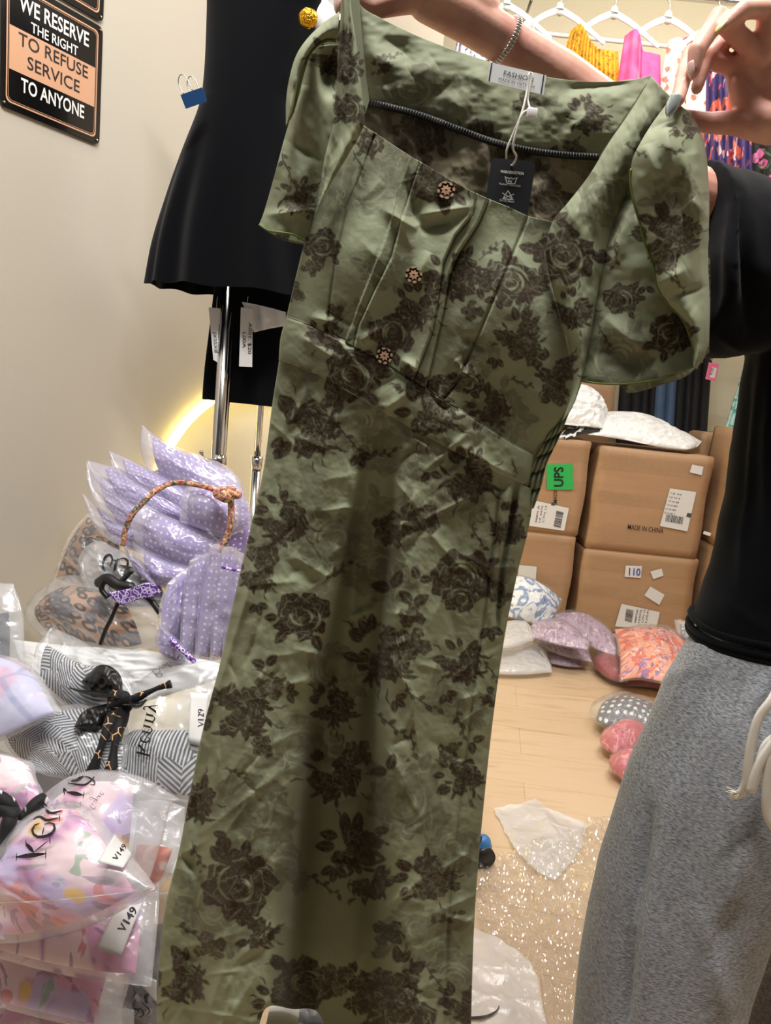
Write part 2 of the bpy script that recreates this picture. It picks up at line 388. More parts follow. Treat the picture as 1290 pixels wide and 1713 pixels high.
# wood floor
m, t, b, o = nt('floor_planks'); M['floor_planks'] = m
tc = N(t, 'ShaderNodeTexCoord'); mp = N(t, 'ShaderNodeMapping'); mp.inputs['Rotation'].default_value = (0, 0, .12); t.links.new(tc.outputs['Object'], mp.inputs[0])
br = N(t, 'ShaderNodeTexBrick'); br.inputs['Scale'].default_value = 1; br.inputs['Brick Width'].default_value = 1.1; br.inputs['Row Height'].default_value = .19; br.inputs['Mortar Size'].default_value = .0012
br.inputs['Color1'].default_value = lin(205, 181, 152); br.inputs['Color2'].default_value = lin(199, 174, 144); br.inputs['Mortar'].default_value = lin(186, 150, 112); t.links.new(mp.outputs[0], br.inputs['Vector'])
m3 = N(t, 'ShaderNodeMapping'); m3.inputs['Scale'].default_value = (2.5, 26, 1); m3.inputs['Rotation'].default_value = (0, 0, .12); t.links.new(tc.outputs['Object'], m3.inputs[0])
nz = N(t, 'ShaderNodeTexNoise'); nz.inputs['Scale'].default_value = 1.4; nz.inputs['Detail'].default_value = 5; nz.inputs['Distortion'].default_value = .8; t.links.new(m3.outputs[0], nz.inputs['Vector'])
mx = N(t, 'ShaderNodeMix', data_type='RGBA', blend_type='MULTIPLY'); g = ramp(t, nz.outputs['Fac'], .5, .75); mu = N(t, 'ShaderNodeMath', operation='MULTIPLY'); mu.inputs[1].default_value = .35; t.links.new(g, mu.inputs[0])
t.links.new(mu.outputs[0], mx.inputs[0]); t.links.new(br.outputs['Color'], mx.inputs[6]); mx.inputs[7].default_value = lin(200, 170, 134); t.links.new(mx.outputs[2], b.inputs['Base Color']); b.inputs['Roughness'].default_value = .38
# carton
m, t, b, o = nt('cardboard'); M['cardboard'] = m
tc = N(t, 'ShaderNodeTexCoord'); mp = N(t, 'ShaderNodeMapping'); mp.inputs['Scale'].default_value = (1.2, 1.2, 9); t.links.new(tc.outputs['Object'], mp.inputs[0])
nz = N(t, 'ShaderNodeTexNoise'); nz.inputs['Scale'].default_value = 2.5; nz.inputs['Detail'].default_value = 4; t.links.new(mp.outputs[0], nz.inputs['Vector'])
mx = N(t, 'ShaderNodeMix', data_type='RGBA'); mx.inputs[6].default_value = lin(160, 124, 92); mx.inputs[7].default_value = lin(180, 146, 112); t.links.new(nz.outputs['Fac'], mx.inputs[0]); t.links.new(mx.outputs[2], b.inputs['Base Color']); b.inputs['Roughness'].default_value = .55
nz2 = N(t, 'ShaderNodeTexNoise'); nz2.inputs['Scale'].default_value = 9; nz2.inputs['Detail'].default_value = 3; t.links.new(tc.outputs['Object'], nz2.inputs['Vector']); bp = N(t, 'ShaderNodeBump'); bp.inputs['Strength'].default_value = .4; bp.inputs['Distance'].default_value = .01; t.links.new(nz2.outputs['Fac'], bp.inputs['Height']); t.links.new(bp.outputs['Normal'], b.inputs['Normal'])
# films and packed cloths
film('frosted_film', (238, 241, 247), .29, .22, bump=(30, .3, .004), glo=.05)
film('thin_film', (238, 241, 247), .19, .2, bump=(30, .3, .004), glo=.05)
film('lilac_film', (228, 226, 246), .30, .2, bump=(35, .35, .004))
film('clear_film', (245, 248, 252), .10, .07, bump=(45, .8, .01))
film('packing_film', (250, 252, 255), .06, .12, glo=.16)
film('carton_tape', (205, 165, 120), .13, .12, bump=(30, .5, .004))
film('milky_film', (232, 234, 238), .5, .3, bump=(22, .5, .006))
simple('white_poly', (226, 227, 229), .3, bump=(20, .5, .01))
simple('white_cloth', (232, 234, 236), .8)
simple('grey_poly', (120, 124, 128), .3, bump=(20, .5, .01))
layered('lilac_dots', (158, 140, 200), [('griddot', (246, 244, 255), 72, .15, .22, .95), ('blob', (150, 128, 205), 9, .55, .75, .5)])
layered('pink_floral', (236, 160, 206), [('warp', (170, 60, 160), 9, .52, .58, .9), ('flower', (255, 222, 230), 8, .3, .42, 1), ('warp', (232, 90, 90), 12, .61, .65, .9), ('flower', (206, 186, 246), 8, .2, .3, .9), ('warp', (110, 170, 120), 13, .66, .70, .8), ('dot', (250, 196, 30), 8, .07, .12, 1), ('warp', (120, 50, 130), 18, .62, .66, .7)])
layered('leopard', (182, 134, 92), [('blob', (120, 80, 50), 10, .5, .6, .5), ('ring', (10, 9, 14), 36, .10, .17, 1), ('blob', (40, 50, 74), 16, .54, .6, .8)])
layered('hatched', (206, 210, 216), [('hatch', (4, 4, 8), 46, .40, .52, 1)])
layered('black_polka', (18, 18, 22), [('griddot', (245, 245, 245), 45, .2, .26, 1)])
layered('grey_polka', (96, 100, 110), [('griddot', (225, 228, 232), 40, .2, .28, .9), ('blob', (50, 52, 60), 12, .5, .6, .5)])
layered('lavender_leaf', (196, 196, 232), [('flower', (216, 150, 186), 6, .25, .4, .8), ('edge', (120, 130, 190), 7, .015, .05, .6), ('warp', (230, 130, 140), 5, .6, .66, .7)])
layered('purple_lace', (110, 60, 170), [('ring', (236, 226, 248), 90, .05, .12, .9), ('edge', (240, 230, 250), 60, .03, .08, .8)])
layered('black_tan', (14, 14, 18), [('edge', (226, 178, 128), 55, .02, .07, .95), ('blob', (14, 14, 18), 30, .46, .5, 1)])
layered('black_white', (22, 22, 24), [('warp', (225, 225, 228), 14, .55, .6, .9)])
layered('ditsy', (190, 128, 110), [('dot', (226, 190, 130), 70, .2, .34, .95), ('warp', (40, 100, 84), 40, .56, .6, .9), ('dot', (150, 30, 50), 90, .15, .25, .9), ('warp', (245, 210, 180), 60, .6, .64, .8)])
layered('blue_white_floral', (236, 240, 244), [('warp', (86, 130, 190), 12, .52, .58, .85), ('warp', (30, 50, 90), 18, .64, .68, .8)])
layered('lilac_grey_print', (176, 152, 178), [('warp', (128, 104, 134), 22, .52, .58, .7), ('warp', (222, 206, 220), 20, .6, .66, .8)])
layered('orange_floral', (236, 160, 134), [('warp', (226, 90, 40), 9, .52, .58, .9), ('warp', (120, 90, 170), 12, .58, .64, .85), ('warp', (250, 220, 200), 14, .6, .66, .8), ('warp', (40, 50, 100), 16, .66, .7, .8)])
layered('dark_red', (150, 26, 50), [('blob', (100, 14, 34), 9, .5, .7, .6)])
layered('rose_pink', (196, 88, 104), [('warp', (230, 160, 165), 24, .54, .62, .8), ('warp', (130, 40, 60), 26, .6, .66, .6)])
layered('yellow_print', (222, 166, 34), [('warp', (150, 96, 26), 34, .57, .61, .8), ('dot', (160, 120, 70), 40, .12, .2, .7)])
layered('hot_pink', (240, 86, 150), [('blob', (255, 170, 200), 5, .55, .75, .6)])
layered('pink_garden', (246, 214, 222), [('warp', (230, 90, 140), 10, .55, .6, .85), ('warp', (150, 200, 170), 9, .62, .66, .8), ('warp', (160, 110, 150), 13, .64, .68, .8)])
layered('white_coral', (244, 232, 222), [('flower', (226, 96, 76), 17, .2, .28, .9), ('warp', (200, 180, 150), 14, .62, .66, .7)])
layered('purple_swirl', (74, 52, 120), [('warp', (230, 120, 90), 6, .52, .56, .95), ('warp', (236, 190, 200), 7, .6, .63, .95), ('warp', (40, 30, 80), 9, .6, .66, .9), ('warp', (200, 60, 50), 8, .66, .69, .9)], stretch=(2.2, .8, 1))
layered('dark_rose_floral', (24, 26, 26), [('flower', (226, 110, 170), 16, .3, .38, .95), ('warp', (60, 110, 66), 18, .6, .64, .9)])
layered('blue_pastel', (238, 232, 240), [('warp', (60, 110, 200), 14, .58, .62, .9), ('warp', (200, 150, 200), 12, .58, .62, .8)])
layered('aqua_floral', (206, 236, 230), [('warp', (70, 180, 176), 24, .5, .56, .9), ('warp', (245, 250, 248), 26, .6, .64, .9)])

# ================================================================== THE ROOM
def struct(name, V, F, mat): return tag(link(name, rawmesh(name, V, F, False), mat), kind='structure')
def slab(name, a, b, z0, z1, th, mat, n=(0, 1)):
    a, b = np.array(a, float), np.array(b, float); n = np.array(n, float)*th
    q = [a, b, b+n, a+n]; V = [(p[0], p[1], z) for z in (z0, z1) for p in q]
    F = [[0, 3, 2, 1], [4, 5, 6, 7], [0, 1, 5, 4], [1, 2, 6, 5], [2, 3, 7, 6], [3, 0, 4, 7]]
    return struct(name, V, F, mat)
struct('floor', *box(.5, 2.1, -.03, 4.6, 5.6, .06), M['floor_planks'])
struct('ceiling', *box(.5, 2.1, CEIL+.03, 4.6, 5.6, .06), M['ceiling_paint'])
slab('wall_back', (-1.75, 4.62), (2.75, 4.62), 0, CEIL, .1, M['back_wall_paint'])
slab('wall_right', (2.55, -.6), (2.55, 4.62), 0, CEIL, .1, M['wall_paint'], (1, 0))
# the left wall runs obliquely away from the camera and has a round lit niche
def wpt(t, z, off=0.0): return WP+WD*t+WN*off+np.array([0, 0, z-WP[2]])
NC = PW(462, 842); nt_c = (NC-WP)@WD; nz_c = NC[2]; NR = .49
bm = bmesh.new()
t0, t1 = -1.75, 1.95; K = 64
def arch(a, k=1.0):
    q = PW(462+205*k*math.cos(a), 850-212*k*math.sin(a)); return float((q-WP)@WD), float(q[2])
circ = [arch(2*math.pi*i/K) for i in range(K)]; nt_c, nz_c = np.mean(circ, 0)
def border(i):
    c, s = circ[i][0]-nt_c, circ[i][1]-nz_c; k = 1e9
    for lim, comp in ((t1-nt_c, c), (t0-nt_c, c), (CEIL-nz_c, s), (-nz_c, s)):
        if abs(comp) > 1e-9 and lim/comp > 0: k = min(k, lim/comp)
    return nt_c+k*c, nz_c+k*s
V = []; F = []
for i in range(K): V.append(wpt(*circ[i])); V.append(wpt(*border(i)))
for i in range(K):
    j = (i+1) % K; F.append([2*i, 2*i+1, 2*j+1, 2*j])
corn = []
def angle_before(i, tt, zz):
    b_ = border(i); return (b_[0]-nt_c)*(zz-nz_c)-(b_[1]-nz_c)*(tt-nt_c) >= 0
for tt, zz in ((t1, CEIL), (t0, CEIL), (t0, 0), (t1, 0)):
    V.append(wpt(tt, zz)); i = max(range(K), key=lambda i_: ((border(i_)[0]-nt_c)*(tt-nt_c)+(border(i_)[1]-nz_c)*(zz-nz_c))/math.hypot(border(i_)[0]-nt_c, border(i_)[1]-nz_c)) ; i = (i if angle_before(i, tt, zz) else i-1) % K
    F.append([2*i+1, len(V)-1, 2*((i+1) % K)+1])
nV = len(V)
for i in range(K): V.append(wpt(*circ[i], -.06))          # the depth of the round opening
for i in range(K):
    j = (i+1) % K; F.append([2*i, 2*j, nV+j, nV+i])
struct('wall_left', V, F, M['wall_paint'])
V = [wpt(min(nt_c+sx*1.6, t1-.01), nz_c+sz*.62, -.06-d) for d in (0, .03) for sx, sz in ((-1, -1), (1, -1), (1, 1), (-1, 1))]
struct('trim_1', V, [[0, 1, 2, 3], [7, 6, 5, 4], [0, 4, 5, 1], [1, 5, 6, 2], [2, 6, 7, 3], [3, 7, 4, 0]], M['niche_panel'])
ring = [wpt(*arch(a, 1.01), .012) for a in np.linspace(0, 2*math.pi, 96, endpoint=False)]
tag(link('led_strip', rawmesh('led_strip', *tube(ring, .011, 8, closed=True)), M['led_strip']), 'glowing warm white light strip curving round the wall niche', 'light strip')

# ------------------------------------------------------------------ signs on the left wall
SGW = .268
sw = 'sign_white'
def wall_sign(cx_px, cy_px, W_, H_, label, lines, band):
    c = PW(cx_px, cy_px); root = thing('wall_sign', c, label, 'sign', None)
    def P(a, b, off): return c+WD*a+np.array([0, 0, b])+WN*off
    def rr(w_, h_, r, off0, off1, inner=None):
        o = []
        for sx, sy, a0 in ((1, -1, -90), (1, 1, 0), (-1, 1, 90), (-1, -1, 180)):
            for k in range(7):
                a = math.radians(a0+k*15); o.append((sx*(w_/2-r)+r*math.cos(a), sy*(h_/2-r)+r*math.sin(a)))
        n = len(o)
        if inner is None:
            V = [P(a, b, off1) for a, b in o]+[P(a, b, off0) for a, b in o]
            return V, [list(range(n))]+[[i, n+i, n+(i+1) % n, (i+1) % n] for i in range(n)]
        V = [P(a, b, off1) for a, b in o]+[P(a*(1-2*inner/w_), b*(1-2*inner/h_), off1) for a, b in o]
        return V, [[i, (i+1) % n, n+(i+1) % n, n+i] for i in range(n)]
    link('panel', rawmesh('panel', *rr(W_, H_, .014, .002, .006), False), M['sign_black'], root)
    fr = join([rr(W_-.026, H_-.026, .012, 0, .0066, .0032), rr(W_-.037, H_-.037, .010, 0, .0066, .0008)])
    link('border_line', rawmesh('border_line', *fr, False), M['sign_tan'], root)
    if band:
        b0, b1 = band; V = [P(sx*(W_/2-.02), z, .0068) for sx, z in ((-1, b0), (1, b0), (1, b1), (-1, b1))]
        link('tan_band', rawmesh('tan_band', V, [[0, 1, 2, 3]], False), M['sign_tan'], root)
    for s, b, w_, h_, dx, bo, mt in lines:
        o = link('lettering', rawmesh('lettering', *text_frame(s, P(-w_/2+dx, b, .0074), WD, (0, 0, 1), w_, h_, bo), False), M[mt], root); o['label'] = ('white' if mt == sw else 'black')+' lettering '+s.lower()
    for sx in (-1, 1):
        for sy in (-1, 1):
            p = P(sx*(W_/2-.009), sy*(H_/2-.009), .007); link('screw', rawmesh('screw', *capsule(p, p+WN*.0015, .003, .0025, 8)), M['steel_wire'], root)
    return root
wall_sign(88, 108, SGW, .267, 'black and tan wall sign reading we reserve the right to refuse service to anyone', [
    ('WE RESERVE', .074, .185, .030, 0, .018, sw), ('THE RIGHT', .042, .125, .020, 0, .012, sw),
    ('TO REFUSE', .004, .185, .026, 0, .006, 'ink'), ('SERVICE', -.036, .14, .026, 0, .006, 'ink'), ('TO ANYONE', -.088, .17, .028, 0, .018, sw)], (-.052, .036))
q = PW(88, 108)+np.array([0, 0, .278]); qx, qy = proj(q)
wall_sign(qx, qy, SGW, .267, 'black wall sign ending in the word final, above the refuse service sign', [
    ('ALL SALES', .03, .19, .04, 0, .01, sw), ('ARE FINAL', -.085, .20, .036, 0.0, .0, sw)], None)

# ------------------------------------------------------------------ THE GREEN DRESS
# printed pattern, painted as flat artwork and carried by the cloth
CW, CH, CX0, CY0 = 1040, 1900, 220, -60
DK = np.zeros((CH, CW)); GH = np.zeros((CH, CW))
yy, xx = np.mgrid[0:CH, 0:CW]
def win(cx, cy, r):
    x0, x1 = int(max(0, cx-CX0-r)), int(min(CW, cx-CX0+r+1)); y0, y1 = int(max(0, cy-CY0-r)), int(min(CH, cy-CY0+r+1))
    if x1 <= x0 or y1 <= y0: return None
    s = (slice(y0, y1), slice(x0, x1)); return s, xx[s]+CX0-cx, yy[s]+CY0-cy
def stroke(A, pts, w0, w1, val=1.0, erase=False):
    p = np.asarray(pts, float); c = p.mean(0); R = np.abs(p-c).max()+max(w0, w1)+3
    W_ = win(c[0], c[1], R)
    if W_ is None: return
    s, X, Y = W_; best = np.zeros(X.shape); n = len(p)
    for i in range(n-1):
        d, t = segdist(X+c[0], Y+c[1], p[i][0], p[i][1], p[i+1][0], p[i+1][1]); u = (i+t)/(n-1)
        wd = w0*(np.sin(np.pi*np.clip(u, .02, .98))**.6)*(1-u)+w1*u*(np.sin(np.pi*np.clip(u, .02, .98))**.6)
        best = np.maximum(best, np.clip(wd-d+.5, 0, 1))
    A[s] = A[s]*(1-best*val) if erase else np.maximum(A[s], best*val)
def arc(cx, cy, r, a0, a1, sq=1, rot=0, n=7, dr=0):
    a = np.linspace(a0, a1, n); rr = r+np.linspace(0, dr, n); x = rr*np.cos(a); y = rr*np.sin(a)*sq
    return np.stack([cx+x*math.cos(rot)-y*math.sin(rot), cy+x*math.sin(rot)+y*math.cos(rot)], 1)
def blob(A, cx, cy, r, val, seed, jag=.28, lobes=5, sq=1, rot=0):
    W_ = win(cx, cy, r*1.5)
    if W_ is None: return
    s, X, Y = W_; x = X*math.cos(rot)+Y*math.sin(rot); y = (-X*math.sin(rot)+Y*math.cos(rot))/sq; th = np.arctan2(y, x)
    rad = r*(1+jag*np.sin(lobes*th+seed)*.5+jag*.4*np.sin(9*th+seed*2.1)+.5*jag*fbm(X/9+seed, Y/9, 2, seed % 50))
    m_ = np.clip((rad-np.hypot(x, y))/1.5+.5, 0, 1)*val; A[s] = np.maximum(A[s], m_)
def leaf(A, cx, cy, L, ang, w=.3, val=.9, rib=True):
    W_ = win(cx, cy, L*.7)
    if W_ is None: return
    s, X, Y = W_; x = (X*math.cos(ang)+Y*math.sin(ang))/L; y = (-X*math.sin(ang)+Y*math.cos(ang))/L
    half = w*np.clip(1-(2*x)**2, 0, 1)**.8*(1-.5*x)*(1+.12*np.sin(x*60)); m_ = np.clip((half-np.abs(y))*L/1.2+.5, 0, 1)*(np.abs(x) < .5)
    if rib: m_ = m_*(1-.55*np.clip(1.2-np.abs(y)*L, 0, 1))
    A[s] = np.maximum(A[s], m_*val)
def petal(A, cx, cy, L, W, ang, v, rr, rim=.9, streaks=3):
    """one painted petal: dark fill, pale rim, pale streaks running along it"""
    W_ = win(cx, cy, max(L, W)*1.15)
    if W_ is None: return
    s, X, Y = W_; x = (X*math.cos(ang)+Y*math.sin(ang))/L; y = (-X*math.sin(ang)+Y*math.cos(ang))/W
    r = np.sqrt((x*.95)**2+y*y)*(1+.10*np.sin(np.arctan2(y, x)*5+cx)+.16*fbm(X/7+cx, Y/7+cy, 2, int(cx) % 60)); px_ = min(L, W)
    m_ = np.clip((.92-r)*px_/1.4+.5, 0, 1); keep = np.clip((1.02-r)*px_/1.4+.5, 0, 1)
    A[s] = A[s]*(1-keep*rim*(x > -.35)); q = m_*v
    for k in range(streaks):
        c0, c1, b = rr.uniform(-.7, .7), rr.uniform(-.4, .4), rr.uniform(.03, .09)
        q = q*(1-rr.uniform(.4, .85)*np.exp(-((y-c0-c1*x)/b)**2)*(x > rr.uniform(-.6, .1)))
    A[s] = np.maximum(A[s], q)
def bloom(cx, cy, R, rot, A, v, n=(7, 5, 4), sq=.85, streaks=3, spread=6.28):
    rr = random.Random(int(cx*7+cy*3) % 997)
    for ring, k in enumerate(n):
        d = R*(.62, .38, .16)[ring]
        for j in range(k):
            a = rot+spread*(j/k-.5)+rr.gauss(0, .2); L = R*(.48, .40, .26)[ring]*rr.uniform(.8, 1.15); W = L*rr.uniform(.6, .95)
            petal(A, cx+d*math.cos(a), cy+d*math.sin(a)*sq, L*.8, W, a+rr.uniform(-.5, .5)+(1.57 if ring else .6), v*rr.uniform(.85, 1), rr, .75, max(1, streaks-1))
def rose(cx, cy, R, rot=0, A=None, v=.96, sq=.85):
    A = DK if A is None else A; R *= 1.2; rr = random.Random(int(cx*7+cy) % 97)
    blob(A, cx, cy, R*.72, v*.8, int(rr.random()*60), .2, 5, sq, rot); bloom(cx, cy, R, rot, A, v, (7, 6, 3), sq, 2)
    for q in (.22, .36, .5):
        a0 = rr.uniform(0, 6.28); stroke(A, arc(cx, cy, R*q, a0, a0+rr.uniform(1.6, 2.6), sq, rot, 8, R*.1), 1.2, R*.05+.8, .9, True)
    for j in range(3):
        a = rr.uniform(0, 6.28); leaf(A, cx+R*1.1*math.cos(a), cy+R*math.sin(a), R*rr.uniform(.45, .6), a, .3, v)
def peony(cx, cy, R, rot=0, A=None, v=.96):
    A = DK if A is None else A; R *= 1.25; rr = random.Random(int(cx*3+cy*5) % 97)
    bloom(cx, cy, R*.8, rot, A, v, (6, 5, 4), .9, 4, 4.4)
    for j in range(16):
        a = rot+rr.gauss(0, .9); r0 = R*rr.uniform(.35, .7); r1 = r0+R*rr.uniform(.2, .5); k = rr.uniform(-.5, .5)
        p = [(cx+(r0+(r1-r0)*t)*math.cos(a+k*t), cy+(r0+(r1-r0)*t)*math.sin(a+k*t)*.9) for t in (0, .25, .5, .75, 1)]
        stroke(A, p, R*.03+.5, R*.07+.5, v*rr.uniform(.8, 1))
    for j in range(5):
        a = rot+math.pi+rr.uniform(-1.2, 1.2); leaf(A, cx+R*.85*math.cos(a), cy+R*.85*math.sin(a), R*rr.uniform(.4, .65), a+rr.uniform(-.4, .4), .28, v)
    for j in range(4):
        a = rr.uniform(0, 6.28); L = R*rr.uniform(.3, .5); p = [(cx+R*math.cos(a)*.9, cy+R*math.sin(a)*.9), (cx+R*math.cos(a)*.9+L*.6*math.cos(a+.3), cy+R*math.sin(a)*.9+L*.6*math.sin(a+.3)), (cx+R*math.cos(a)*.9+L*math.cos(a), cy+R*math.sin(a)*.9+L*math.sin(a))]
        stroke(A, p, 1.6, 1.2, v*.8)
def sprig(cx, cy, L, ang, A=None, v=.9, n=6):
    A = DK if A is None else A; rr = random.Random(int(cx+cy*3)); p = []
    for i in range(n+1):
        t = i/n-.5; p.append((cx+L*t*math.cos(ang)+L*.08*math.sin(6*t)*math.sin(ang), cy+L*t*math.sin(ang)+L*.08*math.sin(6*t)*math.cos(ang)))
    stroke(A, p, 1.6, 1.4, v*.8)
    for i, q in enumerate(p[1:]):
        a = ang+(.7 if i % 2 else -.7)+rr.uniform(-.3, .3); l = L*.2*rr.uniform(.7, 1.3); leaf(A, q[0]+l*.5*math.cos(a), q[1]+l*.5*math.sin(a), l, a, .26, v)
def leaves(cx, cy, L, a0, n=3, spread=1.9, A=None, v=.9):
    for i in range(n):
        a = a0+(i-(n-1)/2)*spread/max(1, n-1); leaf(DK if A is None else A, cx+L*.55*math.cos(a), cy+L*.55*math.sin(a), L, a, .3, v)
# faded background flowers
for x, y, r in ((620, 300, 62), (1010, 330, 45), (1030, 600, 55), (830, 690, 45), (720, 760, 50), (560, 900, 55), (640, 745, 50), (420, 1350, 60), (680, 1340, 60), (760, 1170, 45),
                (640, 960, 45), (760, 830, 45), (560, 1120, 45), (820, 960, 40), (420, 880, 40), (700, 1560, 55), (360, 1520, 60), (760, 1420, 40), (600, 700, 45), (530, 330, 40), (640, 450, 35),
                (905, 350, 45), (690, 150, 45), (770, 190, 45), (1130, 330, 40), (900, 520, 35), (650, 870, 45), (760, 1640, 50), (500, 1250, 50), (590, 540, 30), (485, 640, 34), (800, 590, 30), (640, 230, 35), (900, 190, 35), (470, 1450, 40)):
    rose(x, y, r, x*.1, GH, .55, .8); leaves(x+r*.7, y+r*.6, r*.6, .7, 3, 2, GH, .5)
# dark flowers
for x, y, r, a in ((588, 628, 44, .5), (508, 1030, 42, .3), (772, 968, 46, 1.2), (770, 1000, 26, .3), (400, 1482, 54, .4), (508, 1648, 46, 0), (945, 428, 48, .9), (583, 122, 22, .3), (585, 182, 24, 1.4), (735, 300, 40, 0),
                   (1120, 560, 32, .2), (1040, 500, 26, .4), (675, 1700, 50, .2), (655, 560, 36, 1.8), (1095, 1500, 0.1, 0), (855, 470, 42, .6), (540, 410, 28, .4), (905, 300, 42, .2), (620, 240, 20, .1), (785, 640, 22, .6)):
    rose(x, y, r, a)
for x, y, r, a in ((510, 716, 50, .2), (642, 1092, 52, 1.0), (398, 1190, 52, .3), (785, 800, 42, 1.3), (765, 460, 42, .9), (1118, 400, 46, .4), (700, 512, 34, 1.8), (720, 690, 44, .6), (475, 872, 40, 1.1),
                   (660, 1640, 42, 1.9), (560, 1300, 44, 1.4), (712, 1470, 40, .6), (320, 1340, 38, 1.0), (300, 1640, 42, .8), (870, 560, 34, 1.2), (820, 680, 30, .7), (790, 260, 44, 1.4), (960, 520, 30, 1.3), (560, 95, 34, 1.0),
                   (690, 640, 24, .2), (590, 1420, 44, .8), (600, 1660, 40, .3), (470, 1680, 36, .4), (620, 1480, 30, 1.9), (770, 1300, 34, .5), (850, 880, 32, 1.6), (770, 1110, 34, 1.3), (840, 1170, 24, 1.1), (1150, 210, 22, .4),
                   (560, 1180, 34, .7), (430, 960, 30, 1.5), (930, 620, 32, 1.4), (500, 330, 28, 1.5), (780, 1680, 36, 1.2), (545, 560, 26, 1.1), (985, 195, 30, .9), (640, 110, 14, 0), (1160, 640, 18, 0), (430, 1560, 30, .3)):
    peony(x, y, r, a)
for x, y, r, v in ((560, 668, 26, .9), (700, 870, 32, .95), (650, 880, 26, .9), (690, 1075, 30, .9), (690, 1030, 22, .9), (440, 930, 24, .9), (640, 620, 14, .9), (880, 590, 26, .9), (845, 565, 15, .9), (750, 640, 22, .9), (720, 300, 30, .85),
                   (725, 690, 26, .9), (925, 660, 24, .9), (440, 1250, 20, .8), (750, 1260, 20, .9), (450, 1150, 24, .8), (1150, 385, 24, .9), (1110, 440, 20, .9), (600, 1260, 24, .9), (560, 1640, 30, .8), (660, 900, 20, .9), (790, 520, 18, .9),
                   (560, 520, 14, .9), (520, 450, 16, .9), (960, 250, 18, .85), (880, 175, 22, .85), (350, 1585, 26, .85), (650, 1560, 26, .85), (745, 1480, 24, .9), (840, 1000, 20, .85), (860, 340, 16, .85), (490, 490, 22, .85)):
    bloom(x, y, r*1.15, x*.03, DK, v, (4, 4, 2), .8, 4)
for x, y, L, a, n in ((655, 985, 34, -2.0, 2), (690, 1010, 30, -1.4, 2), (600, 760, 24, 1.2, 3), (560, 590, 20, .8, 2), (800, 700, 22, .9, 2), (625, 1390, 26, .9, 2), (445, 1115, 26, -1.8, 2), (480, 1160, 20, 0, 3), (830, 500, 20, 2, 2), (850, 560, 18, 1.4, 1),
                      (880, 480, 30, .4, 3), (720, 790, 22, 1.4, 2), (830, 600, 18, 1.8, 3), (405, 900, 22, 1.2, 2), (800, 480, 22, .3, 3), (380, 1400, 24, 2.5, 3), (745, 1160, 20, 1, 3), (1080, 480, 18, 1.5, 2), (700, 970, 24, -1, 2), (1000, 420, 16, 1.2, 2),
                      (650, 1290, 30, -2.2, 2), (560, 1450, 26, 1.7, 3), (820, 1050, 24, 1.4, 3), (790, 1240, 22, .6, 2), (690, 230, 24, .8, 2), (610, 200, 14, 1.2, 2), (430, 1010, 20, 1.3, 3), (660, 1170, 22, .6, 3), (930, 370, 24, -.6, 3), (350, 1200, 24, 2.8, 2)):
    leaves(x, y, L, a, n)
for x, y, L, a in ((580, 730, 70, .9), (640, 760, 60, -.4), (600, 270, 40, 1.2), (480, 280, 60, 1.4), (505, 330, 60, 1.2), (450, 1130, 60, .3), (560, 1150, 60, 1.6), (700, 1170, 70, .4), (820, 420, 50, -.7), (830, 700, 50, 1.3), (390, 1290, 40, .1), (650, 1210, 60, .6),
                   (330, 1430, 50, 1.3), (740, 1540, 60, -.5), (620, 1430, 60, -.7), (1130, 470, 40, .8), (1030, 420, 50, 1.7), (650, 95, 40, -.3), (610, 215, 30, .9), (420, 700, 30, 1.2), (390, 780, 50, 1.4), (800, 900, 50, 1.2), (860, 780, 30, 1.4), (540, 1480, 60, .5), (690, 1240, 60, 1.7),
                   (455, 835, 50, .2), (770, 1210, 60, 1.5), (470, 1620, 60, .2), (320, 1560, 60, .3), (870, 640, 40, .2), (1060, 250, 40, .4), (1120, 250, 40, .1), (1010, 560, 40, 1.2), (730, 1640, 50, 1), (560, 960, 60, -.7), (620, 1040, 40, .2), (820, 1120, 40, 1)):
    sprig(x, y, L, a)
DK = 1-(1-np.clip(DK, 0, 1))**1.55; DK *= .92+.08*smooth(.5+1.6*fbm(xx/5., yy/5., 3, 5)); DK = np.clip(DK*(1-.22*smooth((fbm(xx/2.4, yy/2.4, 2, 9))*3)), 0, 1)
wash = smooth(.5+1.3*fbm(xx/90., yy/90., 3, 31)-.25)*.45
GH = np.clip(GH*(.6+.9*fbm(xx/16., yy/16., 3, 8)+.3)+wash*.55, 0, .7)
GREEN, GREY, BROWN = s2l((146, 152, 124)), s2l((84, 80, 64)), s2l((54, 37, 29))
def sample(A, px, py):
    x = np.clip(px-CX0, 0, CW-2); y = np.clip(py-CY0, 0, CH-2); xi = x.astype(int); yi = y.astype(int); fx, fy = x-xi, y-yi
    return (A[yi, xi]*(1-fx)+A[yi, xi+1]*fx)*(1-fy)+(A[yi+1, xi]*(1-fx)+A[yi+1, xi+1]*fx)*fy
def cloth_col(px, py, base=GREEN, dark=1.0, dx=0, dy=0):
    d = sample(DK, px+dx, py+dy)[..., None]*dark; g = sample(GH, px+dx, py+dy)[..., None]
    c = base*(1-g)+GREY*g; return c*(1-d)+BROWN*d

